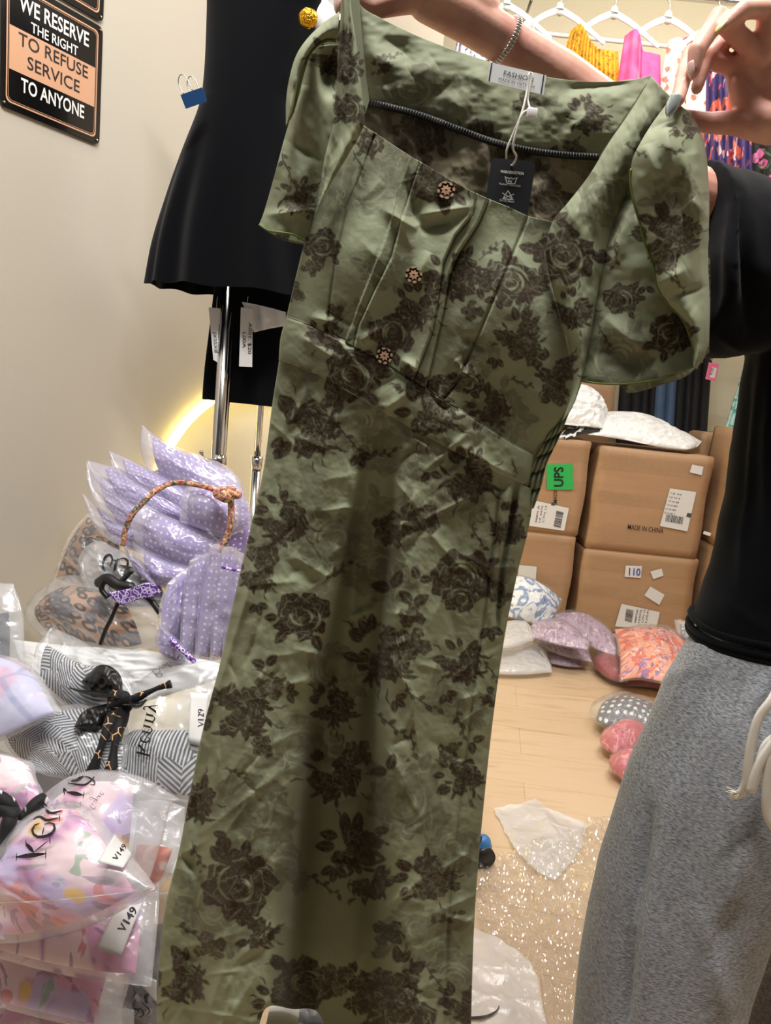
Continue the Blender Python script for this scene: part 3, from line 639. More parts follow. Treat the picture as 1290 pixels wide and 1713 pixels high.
# folds of the cloth, metres towards the room
WR = []
_r = random.Random(4)
for i in range(230):
    x, y = _r.uniform(260, 900), _r.uniform(620, 1720); a = _r.choice([1.9, 2.1, 1.3, .6, 2.6, .2])+_r.gauss(0, .25); L = _r.uniform(30, 120)
    WR.append((x, y, x+L*math.cos(a), y+L*math.sin(a), _r.uniform(4, 9), _r.choice([-1, 1, 1])*_r.uniform(.0012, .0032)))
for x0, y0, x1, y1, wd, am in ((425, 960, 350, 1200, 8, .006), (445, 880, 400, 1040, 7, .004), (300, 1420, 350, 1500, 9, -.005), (330, 1400, 470, 1290, 9, .004), (300, 1590, 400, 1560, 9, .004), (700, 870, 780, 960, 8, .003), (780, 930, 830, 960, 7, .003),
                               (640, 1080, 700, 1180, 8, .004), (570, 1040, 640, 1010, 8, .004), (690, 1330, 640, 1240, 8, .003), (455, 690, 430, 860, 9, .004), (480, 700, 460, 860, 7, -.004), (620, 760, 700, 850, 7, .003), (760, 1330, 740, 1500, 8, .003),
                               (310, 1250, 330, 1400, 8, -.005), (380, 1600, 340, 1720, 10, .006), (560, 560, 620, 640, 8, .004), (700, 640, 760, 700, 8, -.004), (760, 740, 860, 800, 8, .004), (500, 560, 560, 600, 7, .003), (640, 690, 690, 650, 7, .003)):
    WR.append((x0, y0, x1, y1, wd, am))
def wrinkle(px, py, k=1.0, lst=None):
    s = np.zeros(px.shape); x0, x1, y0, y1 = px.min()-20, px.max()+20, py.min()-20, py.max()+20
    for a in (WR if lst is None else lst):
        if max(a[0], a[2]) < x0 or min(a[0], a[2]) > x1 or max(a[1], a[3]) < y0 or min(a[1], a[3]) > y1: continue
        d, t = segdist(px, py, *a[:4]); s += a[5]*np.exp(-(d/a[4])**1.5)*np.sin(np.pi*np.clip(t, .03, .97))**.7
    return s*k
def vline(px, py, pts, w0, w1, amp0, amp1, power=2):
    p = np.asarray(pts, float); xc = np.interp(py, p[:, 1], p[:, 0]); t = np.clip((py-p[0, 1])/(p[-1, 1]-p[0, 1]), 0, 1)
    fade = smooth((py-p[0, 1])/60+.5)*smooth((p[-1, 1]-py)/40+1)
    return (amp0+(amp1-amp0)*t)*np.exp(-(np.abs(px-xc)/(w0+(w1-w0)*t))**power)*fade
YD = .85
def place(g, Y, disp): return PY(g[..., 0], g[..., 1], Y-disp)

dress = thing('floral_dress', PY(560, 1713, YD), 'olive green short sleeved midi dress with brown rose print, held up by both hands', 'dress')
GP = M['green_print']
def panel(name, T, R, B, L, nu, nv, Y, dispf, base=GREEN, dark=1.0, dx=0, dy=0, th=.0008, label=None):
    g = coons(T, R, B, L, nu, nv); x, y = g[..., 0], g[..., 1]
    X = place(g, Y(x, y) if callable(Y) else np.full(x.shape, Y), dispf(x, y, np.linspace(0, 1, nu)[None, :]+0*x, np.linspace(0, 1, nv)[:, None]+0*x))
    o = link(name, gridmesh(name, X, col=cloth_col(x, y, base, dark, dx, dy)), GP, dress)
    if th: solid(o, th)
    if label: o['label'] = label
    return o, X, g

WB_T = [(480, 528), (520, 543), (560, 562), (640, 603), (700, 640), (790, 697), (860, 742), (893, 760)]
WB_B = [(467, 602), (510, 618), (560, 641), (640, 688), (740, 744), (830, 790), (880, 813)]
# --- skirt: one closed tube, front cloth and back cloth
def skirt():
    L_ = [(467, 603), (455, 680), (440, 790), (415, 900), (392, 1000), (368, 1110), (335, 1240), (300, 1420), (278, 1510), (268, 1590), (262, 1700), (258, 1800)]
    R_ = [(890, 818), (890, 850), (882, 895), (868, 950), (857, 1000), (847, 1050), (836, 1120), (824, 1210), (812, 1320), (800, 1450), (792, 1580), (786, 1800)]
    B_ = [(258, 1800), (340, 1790), (420, 1740), (446, 1686), (490, 1688), (530, 1692), (560, 1740), (640, 1800), (786, 1800)]
    T_ = WB_B[:-1]+[(890, 818)]
    nu, nv = 300, 760; g = coons(T_, R_, B_, L_, nu, nv); x, y = g[..., 0], g[..., 1]; u = np.linspace(0, 1, nu)[None, :]+0*x
    d = .035*np.sin(np.pi*u)**.5
    d += vline(x, y, [(640, 700), (625, 850), (605, 1000), (575, 1200), (565, 1400), (560, 1820)], 26, 88, -.004, -.24, 4)
    d += vline(x, y, [(480, 700), (455, 900), (425, 1200), (395, 1500), (380, 1820)], 40, 80, .0, .045)
    d += vline(x, y, [(690, 720), (690, 1000), (680, 1300), (690, 1820)], 40, 70, .0, .04)
    d += vline(x, y, [(520, 900), (485, 1150), (455, 1350), (445, 1820)], 14, 30, 0, .012)
    d += vline(x, y, [(455, 640), (425, 850), (385, 1050), (335, 1300), (320, 1820)], 9, 22, .004, -.018)
    d += vline(x, y, [(500, 640), (475, 850), (430, 1100), (400, 1350), (370, 1820)], 12, 18, -.003, .008)
    d += vline(x, y, [(560, 700), (545, 850), (520, 1050), (500, 1250)], 14, 30, 0, -.012)
    d += vline(x, y, [(760, 780), (770, 950), (745, 1250), (725, 1820)], 20, 34, 0, -.012)
    d += vline(x, y, [(835, 812), (815, 1000), (795, 1130), (775, 1300), (752, 1500), (738, 1820)], 3.2, 3.5, -.004, -.004, 1.6)       # side seam groove
    d += .006*(x > np.interp(y, [812, 1000, 1130, 1300, 1500, 1820], [835, 815, 795, 775, 752, 738]))*0
    pk = vline(x, y, [(862, 822), (850, 900), (838, 960), (832, 1030)], 5, 4, -.014, -.008, 2); d += pk                                # pocket opening
    d += vline(x, y, [(850, 822), (838, 900), (826, 960), (820, 1030)], 6, 5, .004, .003, 2)
    d += wrinkle(x, y)+.0035*fbm(x/60, y/90, 3, 2)+.0012*fbm(x/14, y/18, 3, 3)
    bump_ = lambda cx, cy, r, a: a*np.exp(-((x-cx)**2+(y-cy)**2)/r**2)
    d += bump_(600, 1030, 10, .003)+bump_(585, 1050, 8, .003)-bump_(592, 1040, 6, .003)
    hem = (1-smooth((np.linspace(0, 1, nv)[:, None]-.985)/.004))*0
    front = place(g, YD, d)
    gb = coons(T_, R_, [(258, 1800), (340, 1740), (430, 1676), (530, 1676), (620, 1760), (786, 1800)], L_, 90, nv)
    ub = np.linspace(0, 1, 90)[None, :]+0*gb[..., 0]; vb = np.linspace(0, 1, nv)[:, None]+0*ub
    back = PY(gb[..., 0], gb[..., 1], YD+(.03+.26*vb)*np.sin(np.pi*ub)**.5+.012*np.sin(ub*19)*vb)
    X = np.concatenate([front, back[:, ::-1][:, 1:-1]], 1)
    col = np.concatenate([cloth_col(x, y), cloth_col(gb[..., 0], gb[..., 1], dx=40, dy=-60)[:, ::-1][:, 1:-1]], 1)
    link('skirt', gridmesh('skirt', X, closed_u=True, col=col), GP, dress)
skirt()
# --- waistband
def band_d(x, y, u, v): return .034*np.sin(np.pi*u)**.5+.003+.003*np.sin(np.pi*v)**.3+wrinkle(x, y, 1.1)+.002*fbm(x/25, y/25, 3, 6)-.002*np.exp(-((v-.03)/.02)**2)
panel('waistband', WB_T, [(893, 760), (888, 790), (880, 813)], WB_B, [(480, 528), (470, 565), (467, 602)], 260, 60, YD, band_d)
# --- bodice front
B_T = [(607, 209), (630, 224), (686, 261), (704, 271), (745, 296), (790, 320), (821, 334), (850, 346), (883, 361), (910, 368), (925, 371)]
B_L = [(607, 209), (585, 252), (560, 292), (538, 330), (512, 400), (495, 465), (480, 529)]
B_R = [(925, 371), (914, 420), (920, 470), (934, 520), (950, 580), (958, 640), (940, 700), (893, 761)]
def seam(px, py, pts, wd, am):
    s = np.zeros(px.shape); dm = np.full(px.shape, 1e9)
    for a, b in zip(pts[:-1], pts[1:]): dm = np.minimum(dm, segdist(px, py, *a, *b)[0])
    return am*np.exp(-(dm/wd)**2)
def sside(px, py, pts):
    """signed side of a downward polyline, in px (positive to the right)"""
    p = np.asarray(pts, float); return px-np.interp(py, p[:, 1], p[:, 0])
P1 = [(686, 262), (672, 300), (660, 350), (640, 410), (620, 460), (600, 510), (577, 572)]           # left placket edge
P1b = [(703, 272), (690, 310), (672, 365), (655, 430), (625, 490), (600, 545), (592, 580)]
P2 = [(797, 325), (790, 360), (762, 395), (742, 440), (733, 500), (722, 560), (690, 640)]           # right placket edge
P2b = [(818, 334), (800, 375), (770, 420), (752, 460), (742, 520), (728, 580), (712, 650)]
SM1 = [(627, 226), (605, 290), (578, 350), (560, 440), (552, 500), (547, 556)]
SM2 = [(883, 362), (868, 400), (840, 470), (800, 560), (765, 640), (742, 668)]
BW = [(640, 350, 700, 385, 9, .006), (700, 385, 760, 370, 10, -.006), (700, 360, 790, 345, 8, .006), (640, 545, 600, 575, 9, .006), (520, 530, 560, 540, 9, .006), (545, 520, 600, 545, 8, -.004), (760, 600, 790, 640, 9, .007), (745, 640, 790, 590, 9, -.005),
      (680, 300, 700, 380, 10, -.006), (720, 420, 690, 480, 12, .005), (770, 560, 820, 590, 9, -.004), (600, 400, 650, 450, 10, .002), (860, 420, 900, 470, 12, .003), (640, 300, 600, 340, 10, .003), (670, 600, 700, 620, 8, .006), (655, 330, 690, 420, 10, .004)]
def bod_d(x, y, u, v):
    d = .034*np.sin(np.pi*u)**.5+.016*np.exp(-(((x-600)/70)**2+((y-430)/95)**2))+.02*np.exp(-(((x-860)/70)**2+((y-520)/95)**2))
    for s_ in (SM1, SM2): d += seam(x, y, s_, 2.4, -.0035)
    def tuck(pts, h, w_, sg):
        q = sg*sside(x, y, pts); return h*np.where(q > 0, np.exp(-np.clip(q, 0, 400)/w_)*smooth(q/2.5+.2), 0)*smooth((x*0+1))
    d += tuck(P1, .006, 30, 1)+tuck(P1b, .007, 34, 1)+tuck(P2, .007, 34, -1)+tuck(P2b, .009, 34, -1)
    d -= seam(x, y, P2b, 2.6, .004)+seam(x, y, P1b, 1.8, .002)+seam(x, y, P2, 2, .003)
    d += wrinkle(x, y, 1, BW)+.0025*fbm(x/50, y/60, 2, 12)+.0004*fbm(x/12, y/12, 3, 13)
    return d
_, BX, Bg = panel('bodice_front', B_T, B_R, WB_T, B_L, 330, 330, YD, bod_d)
# --- bodice back seen through the neckline, its lining side outwards
LIN = s2l((158, 148, 122))
def back_d(x, y, u, v): return .004*fbm(x/30, y/40, 4, 20)+.004*np.exp(-((x-815)/12)**2)+.004*np.sin(x/22+y/70)
OV = [(607, 168), (650, 178), (700, 191), (760, 213), (820, 235), (880, 250), (940, 258), (1002, 262)]
panel('back_lining', OV, [(1002, 262), (1000, 400), (975, 560), (930, 740)], [(490, 560), (620, 600), (760, 680), (930, 740)], [(607, 168), (575, 300), (520, 430), (490, 560)], 190, 190, YD+.028, back_d, LIN, .85, 30, 80, label='inside of the dress back, paler and browner')
FT = [(588, -20), (606, 12), (640, 32), (700, 61), (760, 84), (820, 104), (870, 119), (910, 128), (960, 135), (1010, 137), (1055, 134), (1092, 126)]
FW = [(640, 60, 700, 110, 20, -.012), (620, 110, 680, 100, 22, .010), (690, 130, 730, 105, 16, .009), (740, 150, 780, 190, 22, .008), (700, 170, 790, 140, 18, -.008), (870, 160, 960, 210, 20, -.008), (900, 200, 960, 180, 20, .008), (940, 150, 1060, 140, 9, -.010), (1000, 170, 940, 240, 18, .006), (640, 140, 650, 175, 10, .006), (780, 120, 830, 150, 14, .005)]
def fac_d(x, y, u, v): return .006*np.sin(np.pi*v)+wrinkle(x, y, .55, FW)+.003*fbm(x/45, y/30, 3, 22)-.012*np.exp(-((u-.0)/.05)**2)
_, FX, Fg = panel('back_neck_facing', FT, [(1092, 126), (1060, 175), (1002, 263)], OV, [(588, -20), (596, 60), (607, 168)], 260, 130, YD+.022, fac_d, GREEN, 1.0)
# overlocked seam with black thread
def surf_at(px, py, X, off=.002):
    V = X.reshape(-1, 3); qx, qy = proj(V); out = []
    for a, b in zip(np.atleast_1d(px), np.atleast_1d(py)):
        k = np.argsort((qx-a)**2+(qy-b)**2)[:3]; Y = V[k, 1].mean(); out.append(PY(a, b, Y-off))
    return np.array(out)
def ribbon(name, pts, wpx, X, off, mat, parent, n=120):
    c = curve(pts, n); tg = np.gradient(c, axis=0); tg /= np.linalg.norm(tg, axis=1, keepdims=True); nn = np.stack([-tg[:, 1], tg[:, 0]], 1)
    wd = np.broadcast_to(np.asarray(wpx, float), (n,))[:, None]
    rows = [surf_at(*(c+nn*wd*k).T, X, off) for k in (-.5, -.2, .2, .5)]
    rows[1] = rows[1]-np.array([0, .0006, 0]); rows[2] = rows[2]-np.array([0, .0006, 0])
    return solid(link(name, gridmesh(name, np.stack(rows, 1)), mat, parent), .0005)
ov = ribbon('overlocked_seam', [(x, y+1) for x, y in OV], 12, FX, .003, M['stitch_black'], dress)
g_ = []
oc = curve(OV, 260); tg = np.gradient(oc, axis=0); tg /= np.linalg.norm(tg, axis=1, keepdims=True); nn = np.stack([-tg[:, 1], tg[:, 0]], 1)
base3 = surf_at(*(oc-nn*4).T, FX, .0046); n3a = surf_at(*(oc+nn*4).T, FX, .0046)
for i in range(1, 258, 3):
    a = base3[i]; b = n3a[i]; g_.append(tube([a*1.0, (a+b)/2+np.array([0, -.0004, 0]), b], .00024, 5))
t_ = link('overlock_stitches', rawmesh('overlock_stitches', *join(g_)), M['stitch_grey'], ov)
# --- straps
def strapR_d(x, y, u, v): return .022+.016*np.sin(np.pi*u)**.7+.003*fbm(x/20, y/40, 3, 25)-.008*np.exp(-(u/.06)**2)*0+.006*np.sin(v*9)*u*(1-u)
panel('shoulder_strap', [(1090, 128), (1120, 160), (1150, 186)], [(1150, 186), (1110, 220), (1062, 300), (1030, 370), (1004, 470), (988, 560), (972, 642)], [(942, 704), (958, 680), (972, 642)],
      [(1090, 128), (1060, 180), (1022, 235), (985, 295), (950, 340), (925, 371), (914, 420), (922, 470), (938, 530), (954, 590), (958, 650), (942, 704)], 130, 280, YD, strapR_d)
def strapL_d(x, y, u, v): return .03+.012*np.sin(np.pi*u)**.7+.004*np.sin(u*7+v*3)+.002*fbm(x/12, y/40, 3, 26)
panel('shoulder_strap', [(571, -25), (578, -27), (584, -25)], [(584, -25), (588, 20), (594, 60), (600, 105), (605, 160), (608, 209), (585, 254), (562, 292), (538, 332)], [(528, 360), (533, 346), (538, 332)],
      [(571, -25), (570, 30), (567, 90), (562, 160), (556, 215), (544, 262), (535, 320), (528, 360)], 70, 220, YD, strapL_d)
# dark inner fold under the raised shoulder
# --- right sleeve, two overlapping petals
SWR = [(1110, 190, 1130, 300, 16, .008), (1100, 300, 1080, 240, 18, .008), (1140, 250, 1185, 420, 14, .010), (1090, 480, 1150, 450, 14, .006), (1115, 500, 1185, 478, 7, -.006), (1160, 330, 1187, 370, 10, .006), (1080, 220, 1130, 200, 10, -.006), (1150, 200, 1160, 260, 12, -.006)]
def slR_under(x, y, u, v): return .018+.022*np.sin(np.pi*np.clip(u, 0, 1))**.8*smooth(v*2.5)+.004*fbm(x/50, y/50, 3, 30)+wrinkle(x, y, 1, [(1010, 530, 1080, 590, 14, .008), (990, 600, 1060, 560, 14, -.005), (1000, 560, 1100, 575, 16, .006), (1020, 450, 1060, 330, 18, .008)])+.006*smooth((v-.9)*10)
panel('sleeve_under_petal', [(1062, 290), (1085, 265), (1120, 260)], [(1120, 260), (1150, 400), (1165, 520), (1176, 606)], [(970, 637), (1010, 642), (1060, 641), (1120, 630), (1176, 606)],
      [(1062, 290), (1030, 360), (1008, 440), (990, 540), (970, 637)], 210, 250, YD, slR_under)
def slR_back(x, y, u, v): return -.02+.01*np.sin(np.pi*u)
panel('sleeve_inner_layer', [(1075, 300), (1180, 290)], [(1180, 290), (1188, 450), (1186, 590)], [(1042, 655), (1060, 657), (1100, 646), (1150, 628), (1186, 590)], [(1075, 300), (1050, 480), (1038, 630), (1042, 655)], 90, 160, YD, slR_back, dx=-90, dy=-40)
PR_E = [(1056, 282), (1054, 300), (1058, 330), (1070, 372), (1080, 410), (1092, 440), (1100, 480), (1116, 506), (1142, 534), (1158, 575), (1166, 616)]
def slR_top(x, y, u, v): return .045+.030*np.sin(np.pi*np.clip(u*.9+.1, 0, 1))**.7*smooth(v*4+.3)+wrinkle(x, y, 1, SWR)+.004*fbm(x/40, y/50, 3, 33)-.05*smooth((u-.85)/.3)
_, PRX, PRg = panel('sleeve_top_petal', [(1114, 176), (1132, 178), (1156, 190)], [(1156, 190), (1178, 240), (1186, 330), (1184, 430), (1187, 520), (1182, 585), (1166, 616)], [(1160, 612), (1163, 615), (1166, 616)],
      [(1114, 176), (1086, 215), (1062, 258)]+PR_E[:-1]+[(1160, 612)], 180, 280, YD, slR_top)
def piping(pts, X, off, n=80, r=.0011, mat='green_piping'):
    c = curve(pts, n); p = surf_at(*c.T, X, off)
    for _ in range(3): p[1:-1] = (p[:-2]+p[1:-1]*2+p[2:])/4
    return tube(p, r, 7)
gp_ = [piping(PR_E, PRX, .001)]
_, ULX, _ = None, None, None
link('sleeve_piping', rawmesh('sleeve_piping', *join(gp_)), M['green_piping'], dress)
hp = curve([(970, 637), (1010, 642), (1060, 641), (1120, 630), (1170, 608)], 60); hv = np.linspace(0, 1, 60)
link('sleeve_piping', rawmesh('sleeve_piping', *tube(PY(hp[:, 0], hp[:, 1], YD-.026-.02*np.sin(np.pi*hv)**.8), .0011, 7)), M['green_piping'], dress)
# gathers on the shoulder seam
# --- left sleeve
def slL_under(x, y, u, v): return .004+.02*np.sin(np.pi*u)+.005*fbm(x/30, y/50, 3, 40)+wrinkle(x, y, 1, [(480, 235, 540, 270, 8, -.006), (455, 300, 470, 250, 14, .006), (440, 360, 540, 350, 9, .006), (510, 140, 500, 220, 12, .006)])-.03*np.exp(-(((x-545)/16)**2+((y-120)/45)**2))
panel('sleeve_under_petal', [(508, 92), (535, 78), (566, 74)], [(566, 74), (562, 170), (545, 262), (530, 340), (512, 404)], [(434, 376), (460, 388), (485, 390), (512, 404)], [(508, 92), (500, 130), (488, 190), (474, 240), (458, 300), (443, 352), (434, 376)], 160, 230, YD, slL_under)
def slL_top(x, y, u, v): return .022+.014*np.sin(np.pi*v)+.003*fbm(x/20, y/30, 3, 41)
PL_E = [(562, 69), (548, 68), (532, 76), (518, 92), (508, 120), (498, 160), (489, 190), (480, 205)]
panel('sleeve_top_petal', [(568, 20), (540, 40), (512, 68), (494, 98), (483, 140), (479, 175), (479, 210)], [(479, 210), (480, 207), (480, 205)], PL_E, [(568, 20), (566, 45), (562, 69)], 150, 60, YD, slL_top)
q = curve(PL_E, 60); link('sleeve_piping', rawmesh('sleeve_piping', *tube(PY(q[:, 0], q[:, 1], YD-.026-.006*np.sin(np.linspace(0, 3.14, 60))), .0012, 7)), M['green_piping'], dress)
q = curve([(434, 376), (450, 386), (470, 389), (492, 393), (511, 404)], 40); link('sleeve_piping', rawmesh('sleeve_piping', *tube(PY(q[:, 0], q[:, 1], YD-.012-.014*np.sin(np.linspace(0, 3.14, 40))), .0012, 7)), M['green_piping'], dress)
panel('sleeve_inner_layer', [(506, 88), (538, 55), (574, 30)], [(574, 30), (560, 220), (512, 410)], [(440, 382), (470, 400), (512, 410)], [(506, 88), (480, 240), (440, 382)], 60, 100, YD+.025, lambda x, y, u, v: 0*x, dx=60, dy=40)
# the back cloth of the left shoulder, folded into shadow behind the strap
panel('shoulder_fold', [(584, -25), (592, -25), (600, -20)], [(600, -20), (604, 40), (610, 100), (618, 170)], [(600, 215), (608, 200), (618, 170)], [(584, -25), (590, 60), (600, 140), (600, 215)], 30, 80, YD+.02, lambda x, y, u, v: 0*x)
# --- gathered elastic at the side
def smk(x, y, u, v): return -.004+.010*np.abs(np.sin(v*5*np.pi))**.5+.002*np.sin(u*20)
panel('gathered_side_panel', [(925, 716), (944, 700), (952, 690)], [(952, 690), (934, 735), (915, 775), (905, 815), (893, 850)], [(872, 850), (882, 852), (893, 850)], [(925, 716), (902, 755), (886, 790), (876, 820), (872, 850)], 60, 160, YD, smk)
# --- back of the bodice (the outer back of the garment)
panel('bodice_back', [(588, 0), (700, 70), (900, 140), (1092, 130)], [(1092, 130), (1020, 380), (965, 640), (893, 800)], [(467, 600), (640, 680), (893, 800)], [(588, 0), (560, 260), (500, 450), (467, 600)], 60, 80, YD+.05, lambda x, y, u, v: -.02*np.sin(np.pi*u), dx=-60, dy=90)
# --- buttons
for bx_, by_, rx in ((746, 320, 14.5), (692, 461, 14), (643, 596, 14)):
    c0 = surf_at(bx_, by_, BX, .001)[0]; ax_ = PY(bx_+10, by_+3, c0[1])-c0; ax_ /= np.linalg.norm(ax_); nrm = -FWD*1.0; up_ = np.cross(nrm, ax_); up_ /= np.linalg.norm(up_); nrm = np.cross(ax_, up_)
    rm = rx/FPX*c0[1]
    def ring_(rad_h, n=28):
        V = []; F = []
        for r_, h_ in rad_h:
            for k in range(n): a = 2*math.pi*k/n; V.append(c0+ax_*r_*rm*math.cos(a)+up_*r_*rm*math.sin(a)+nrm*h_*rm)
        for i in range(len(rad_h)-1):
            for k in range(n): F.append([i*n+k, i*n+(k+1) % n, (i+1)*n+(k+1) % n, (i+1)*n+k])
        F.append([(len(rad_h)-1)*n+k for k in range(n)]); return V, F
    bt = link('button', rawmesh('button', *ring_([(.9, -.05), (1, .1), (.98, .22), (.86, .3), (.8, .26), (.2, .24)])), M['button_black'], dress); bt['label'] = 'black button inlaid with gold star'
    V = []; F = []
    for k in range(16):
        a = 2*math.pi*k/16; r_ = .62 if k % 2 == 0 else .40; V.append(c0+ax_*r_*rm*math.cos(a)+up_*r_*rm*math.sin(a)+nrm*.31*rm)
    for k in range(16):
        a = 2*math.pi*k/16; V.append(c0+ax_*.16*rm*math.cos(a)+up_*.08*rm*math.sin(a)+nrm*.33*rm)
    F = [[k, (k+1) % 16, 16+(k+1) % 16, 16+k] for k in range(16)]
    for k in range(8):
        a = 2*math.pi*(k+.5)/8; n0 = len(V)
        for da, r_ in ((-.2, .72), (.2, .72), (.24, .95), (0, .99), (-.24, .95)): V.append(c0+ax_*r_*rm*math.cos(a+da)+up_*r_*rm*math.sin(a+da)+nrm*.34*rm)
        F.append([n0+i for i in range(5)])
    link('inlay', rawmesh('inlay', V, F, False), M['button_gold'], bt)
# --- neck label
def px_patch(corners, X, off, n=10, m=6):
    g = coons([corners[0], corners[1]], [corners[1], corners[2]], [corners[3], corners[2]], [corners[0], corners[3]], n, m)
    return surf_at(g[..., 0].ravel(), g[..., 1].ravel(), X, off).reshape(m, n, 3)
def px_text(s, p0, p1, h, X, off, bold=0.0, side=1, up=None):
    V, F, _ = textgeo(s, bold); p0, p1 = np.array(p0, float), np.array(p1, float); a = p1-p0; n = np.array([a[1], -a[0]])/np.linalg.norm(a)*side
    if up is not None: n = np.array(up, float)
    q = p0+V[:, :1]*a+V[:, 1:2]/CAPH*h*n; return surf_at(q[:, 0], q[:, 1], X, off), F
def flat_Y(corners, X, off):
    P = surf_at([c[0] for c in corners], [c[1] for c in corners], X, off); return P
def plane_map(c3, cpx):
    """maps photograph pixels to the plane through three 3D points"""
    c3 = np.asarray(c3); n = np.cross(c3[1]-c3[0], c3[3]-c3[0]); n /= np.linalg.norm(n)
    def f(px, py, off=0.0):
        d = ray(px, py); t = ((c3[0]-CP)@n)/(d@n); p = CP+d*t[..., None]; s = np.sign((CP-c3[0])@n); return p+n*s*off
    return f
def text_on(f, s, p0, p1, h, off=.0008, bold=0.0, up=None):
    V, F, _ = textgeo(s, bold); p0, p1 = np.array(p0, float), np.array(p1, float); a = p1-p0; n = np.array([a[1], -a[0]])/np.linalg.norm(a) if up is None else np.array(up, float)
    q = p0+V[:, :1]*a+V[:, 1:2]/CAPH*h*n; return f(q[:, 0], q[:, 1], off), F
def quad_on(f, c, off=0.0): return f(np.array([p[0] for p in c], float), np.array([p[1] for p in c], float), off), [list(range(len(c)))]
LC = [(819, 104), (914, 126), (909, 159), (815, 136)]
f_lab = plane_map([PY(x, y, YD-.001) for x, y in LC], LC)
nl = link('neck_label', rawmesh('neck_label', *quad_on(f_lab, LC), False), M['white_cloth'], dress); solid(nl, .0006); nl['label'] = 'white woven label reading fashion made in vietnam'
link('label_lettering', rawmesh('label_lettering', *join([text_on(f_lab, 'FASHION', (842, 126), (891, 138), 8), text_on(f_lab, 'MADE IN VIETNAM', (834, 134.5), (893, 149), 4.6),
    quad_on(f_lab, [(822, 105), (824, 105.4), (819, 136.6), (817, 136)], .0008), quad_on(f_lab, [(909, 125), (911, 125.4), (906, 158), (904, 157.5)], .0008)]), False), M['ink'], nl)

# --- hang tag, on its string through the neck label
TC = [(822, 268), (826, 264), (890, 270), (896, 276), (883, 357), (880, 372), (812, 342), (813, 330)]
f_tag = plane_map([PY(x, y, YD-.002) for x, y in ((824, 264), (895, 271), (882, 358), (812, 330))], None)
ht = thing('hang_tag', PY(850, 350, YD), 'black hang tag with white washing symbols on a white string inside the neckline', 'tag')
o = link('tag_card', rawmesh('tag_card', *quad_on(f_tag, TC), False), M['tag_black'], ht); solid(o, .0006)
g_ = [text_on(f_tag, 'WASH DIRECTION', (837, 289), (876, 293), 4.4, bold=.03), text_on(f_tag, 'Machine Wash Cold', (835, 309), (870, 313), 3.4), text_on(f_tag, 'Do not Bleach', (836, 336.5), (860, 339.5), 3.6), text_on(f_tag, '30', (849, 305), (856, 306), 3.2, bold=.03)]
def line_on(pts, wd): 
    g = []
    for a, b in zip(pts[:-1], pts[1:]):
        a, b = np.array(a, float), np.array(b, float); n = np.array([-(b-a)[1], (b-a)[0]])/np.linalg.norm(b-a)*wd/2; g.append(quad_on(f_tag, [a+n, b+n, b-n, a-n], .0009))
    return g
g_ += line_on([(845, 295), (848, 307), (861, 308), (865, 297)], 1.3)+line_on([(846, 299), (849, 297), (852, 300), (855, 297.5), (858, 300.5), (861, 298), (864, 300.5)], 1.1)
g_ += line_on([(850, 319), (841, 333), (858, 334), (850, 319)], 1.3)+line_on([(840, 323), (859, 334)], 1.2)+line_on([(860, 325), (840, 333)], 1.2)
g_ += line_on([(842, 350), (845, 346), (850, 346), (854, 350)], 1.3)
link('tag_print', rawmesh('tag_print', *join(g_), False), M['sign_white'], ht)
def px_tube(pts, r, n=8, k=40):
    c = curve(pts, k); return tube(PY(c[:, 0], c[:, 1], c[:, 2]), r, n)
Ys = YD-.008
g_ = [px_tube([(886, 122, Ys), (882, 150, Ys), (876, 178, Ys-.004), (868, 205, Ys-.006), (858, 245, Ys-.004), (864, 262, Ys), (858, 276, YD-.004), (854, 277, YD-.001)], .0011),
      px_tube([(886, 122, Ys), (890, 124, Ys), (886, 150, Ys), (883, 168, Ys), (886, 182, Ys-.004), (876, 188, Ys-.005), (869, 200, Ys-.006), (858, 225, Ys-.004), (848, 250, Ys-.003), (847, 266, Ys)], .0011)]
link('tag_string', rawmesh('tag_string', *join(g_)), M['tag_string'], ht)
p = PY(890, 190, Ys-.006); link('string_seal', rawmesh('string_seal', *box(p[0], p[1], p[2], .011, .005, .011, .2, .0015)), M['white_plastic'], ht).rotation_euler = (0, 0, 0)

# ================================================================== RACK, BLACK DRESS, SKIRT WITH TAGS (left)
YB = 1.8
def vpole(px, py, Y, z0, z1, r):
    p = PY(px, py, Y); return tube([(p[0], p[1], z0), (p[0], p[1], (z0+z1)/2), (p[0], p[1], z1)], r, 20), p
rack = None
(V, F), pp = vpole(372, 640, YB+.09, .03, 1.36, .0160)
rack = thing('display_stand', (pp[0], pp[1], 0), 'chrome display stand pole holding up the long black dress', 'stand')
link('pole', rawmesh('pole', V, F), M['chrome'], rack)
link('inner_pole', rawmesh('inner_pole', *tube([(pp[0]+.008, pp[1]+.02, .05), (pp[0]+.008, pp[1]+.02, 1.4)], .009, 14)), M['chrome'], rack)
link('base', rawmesh('base', *tube([(pp[0], pp[1], 0), (pp[0], pp[1], .012), (pp[0], pp[1], .02)], [.15, .15, .03], 40)), M['chrome'], rack)
hk = PY(364, 768, YB+.09)
link('collar', rawmesh('collar', *tube([(hk[0]+.004, hk[1], hk[2]-.025), (hk[0]+.004, hk[1], hk[2]+.012)], .0195, 20)), M['chrome'], rack)
hp = curve([(362, 768), (352, 770), (345, 769), (340, 764), (337, 758)], 16)
link('hook', rawmesh('hook', *join([tube(PY(hp[:, 0], hp[:, 1], YB+.07), .0042, 10), capsule(PY(337, 758, YB+.07), PY(337, 757, YB+.07), .006, .006, 12)])), M['chrome'], rack)
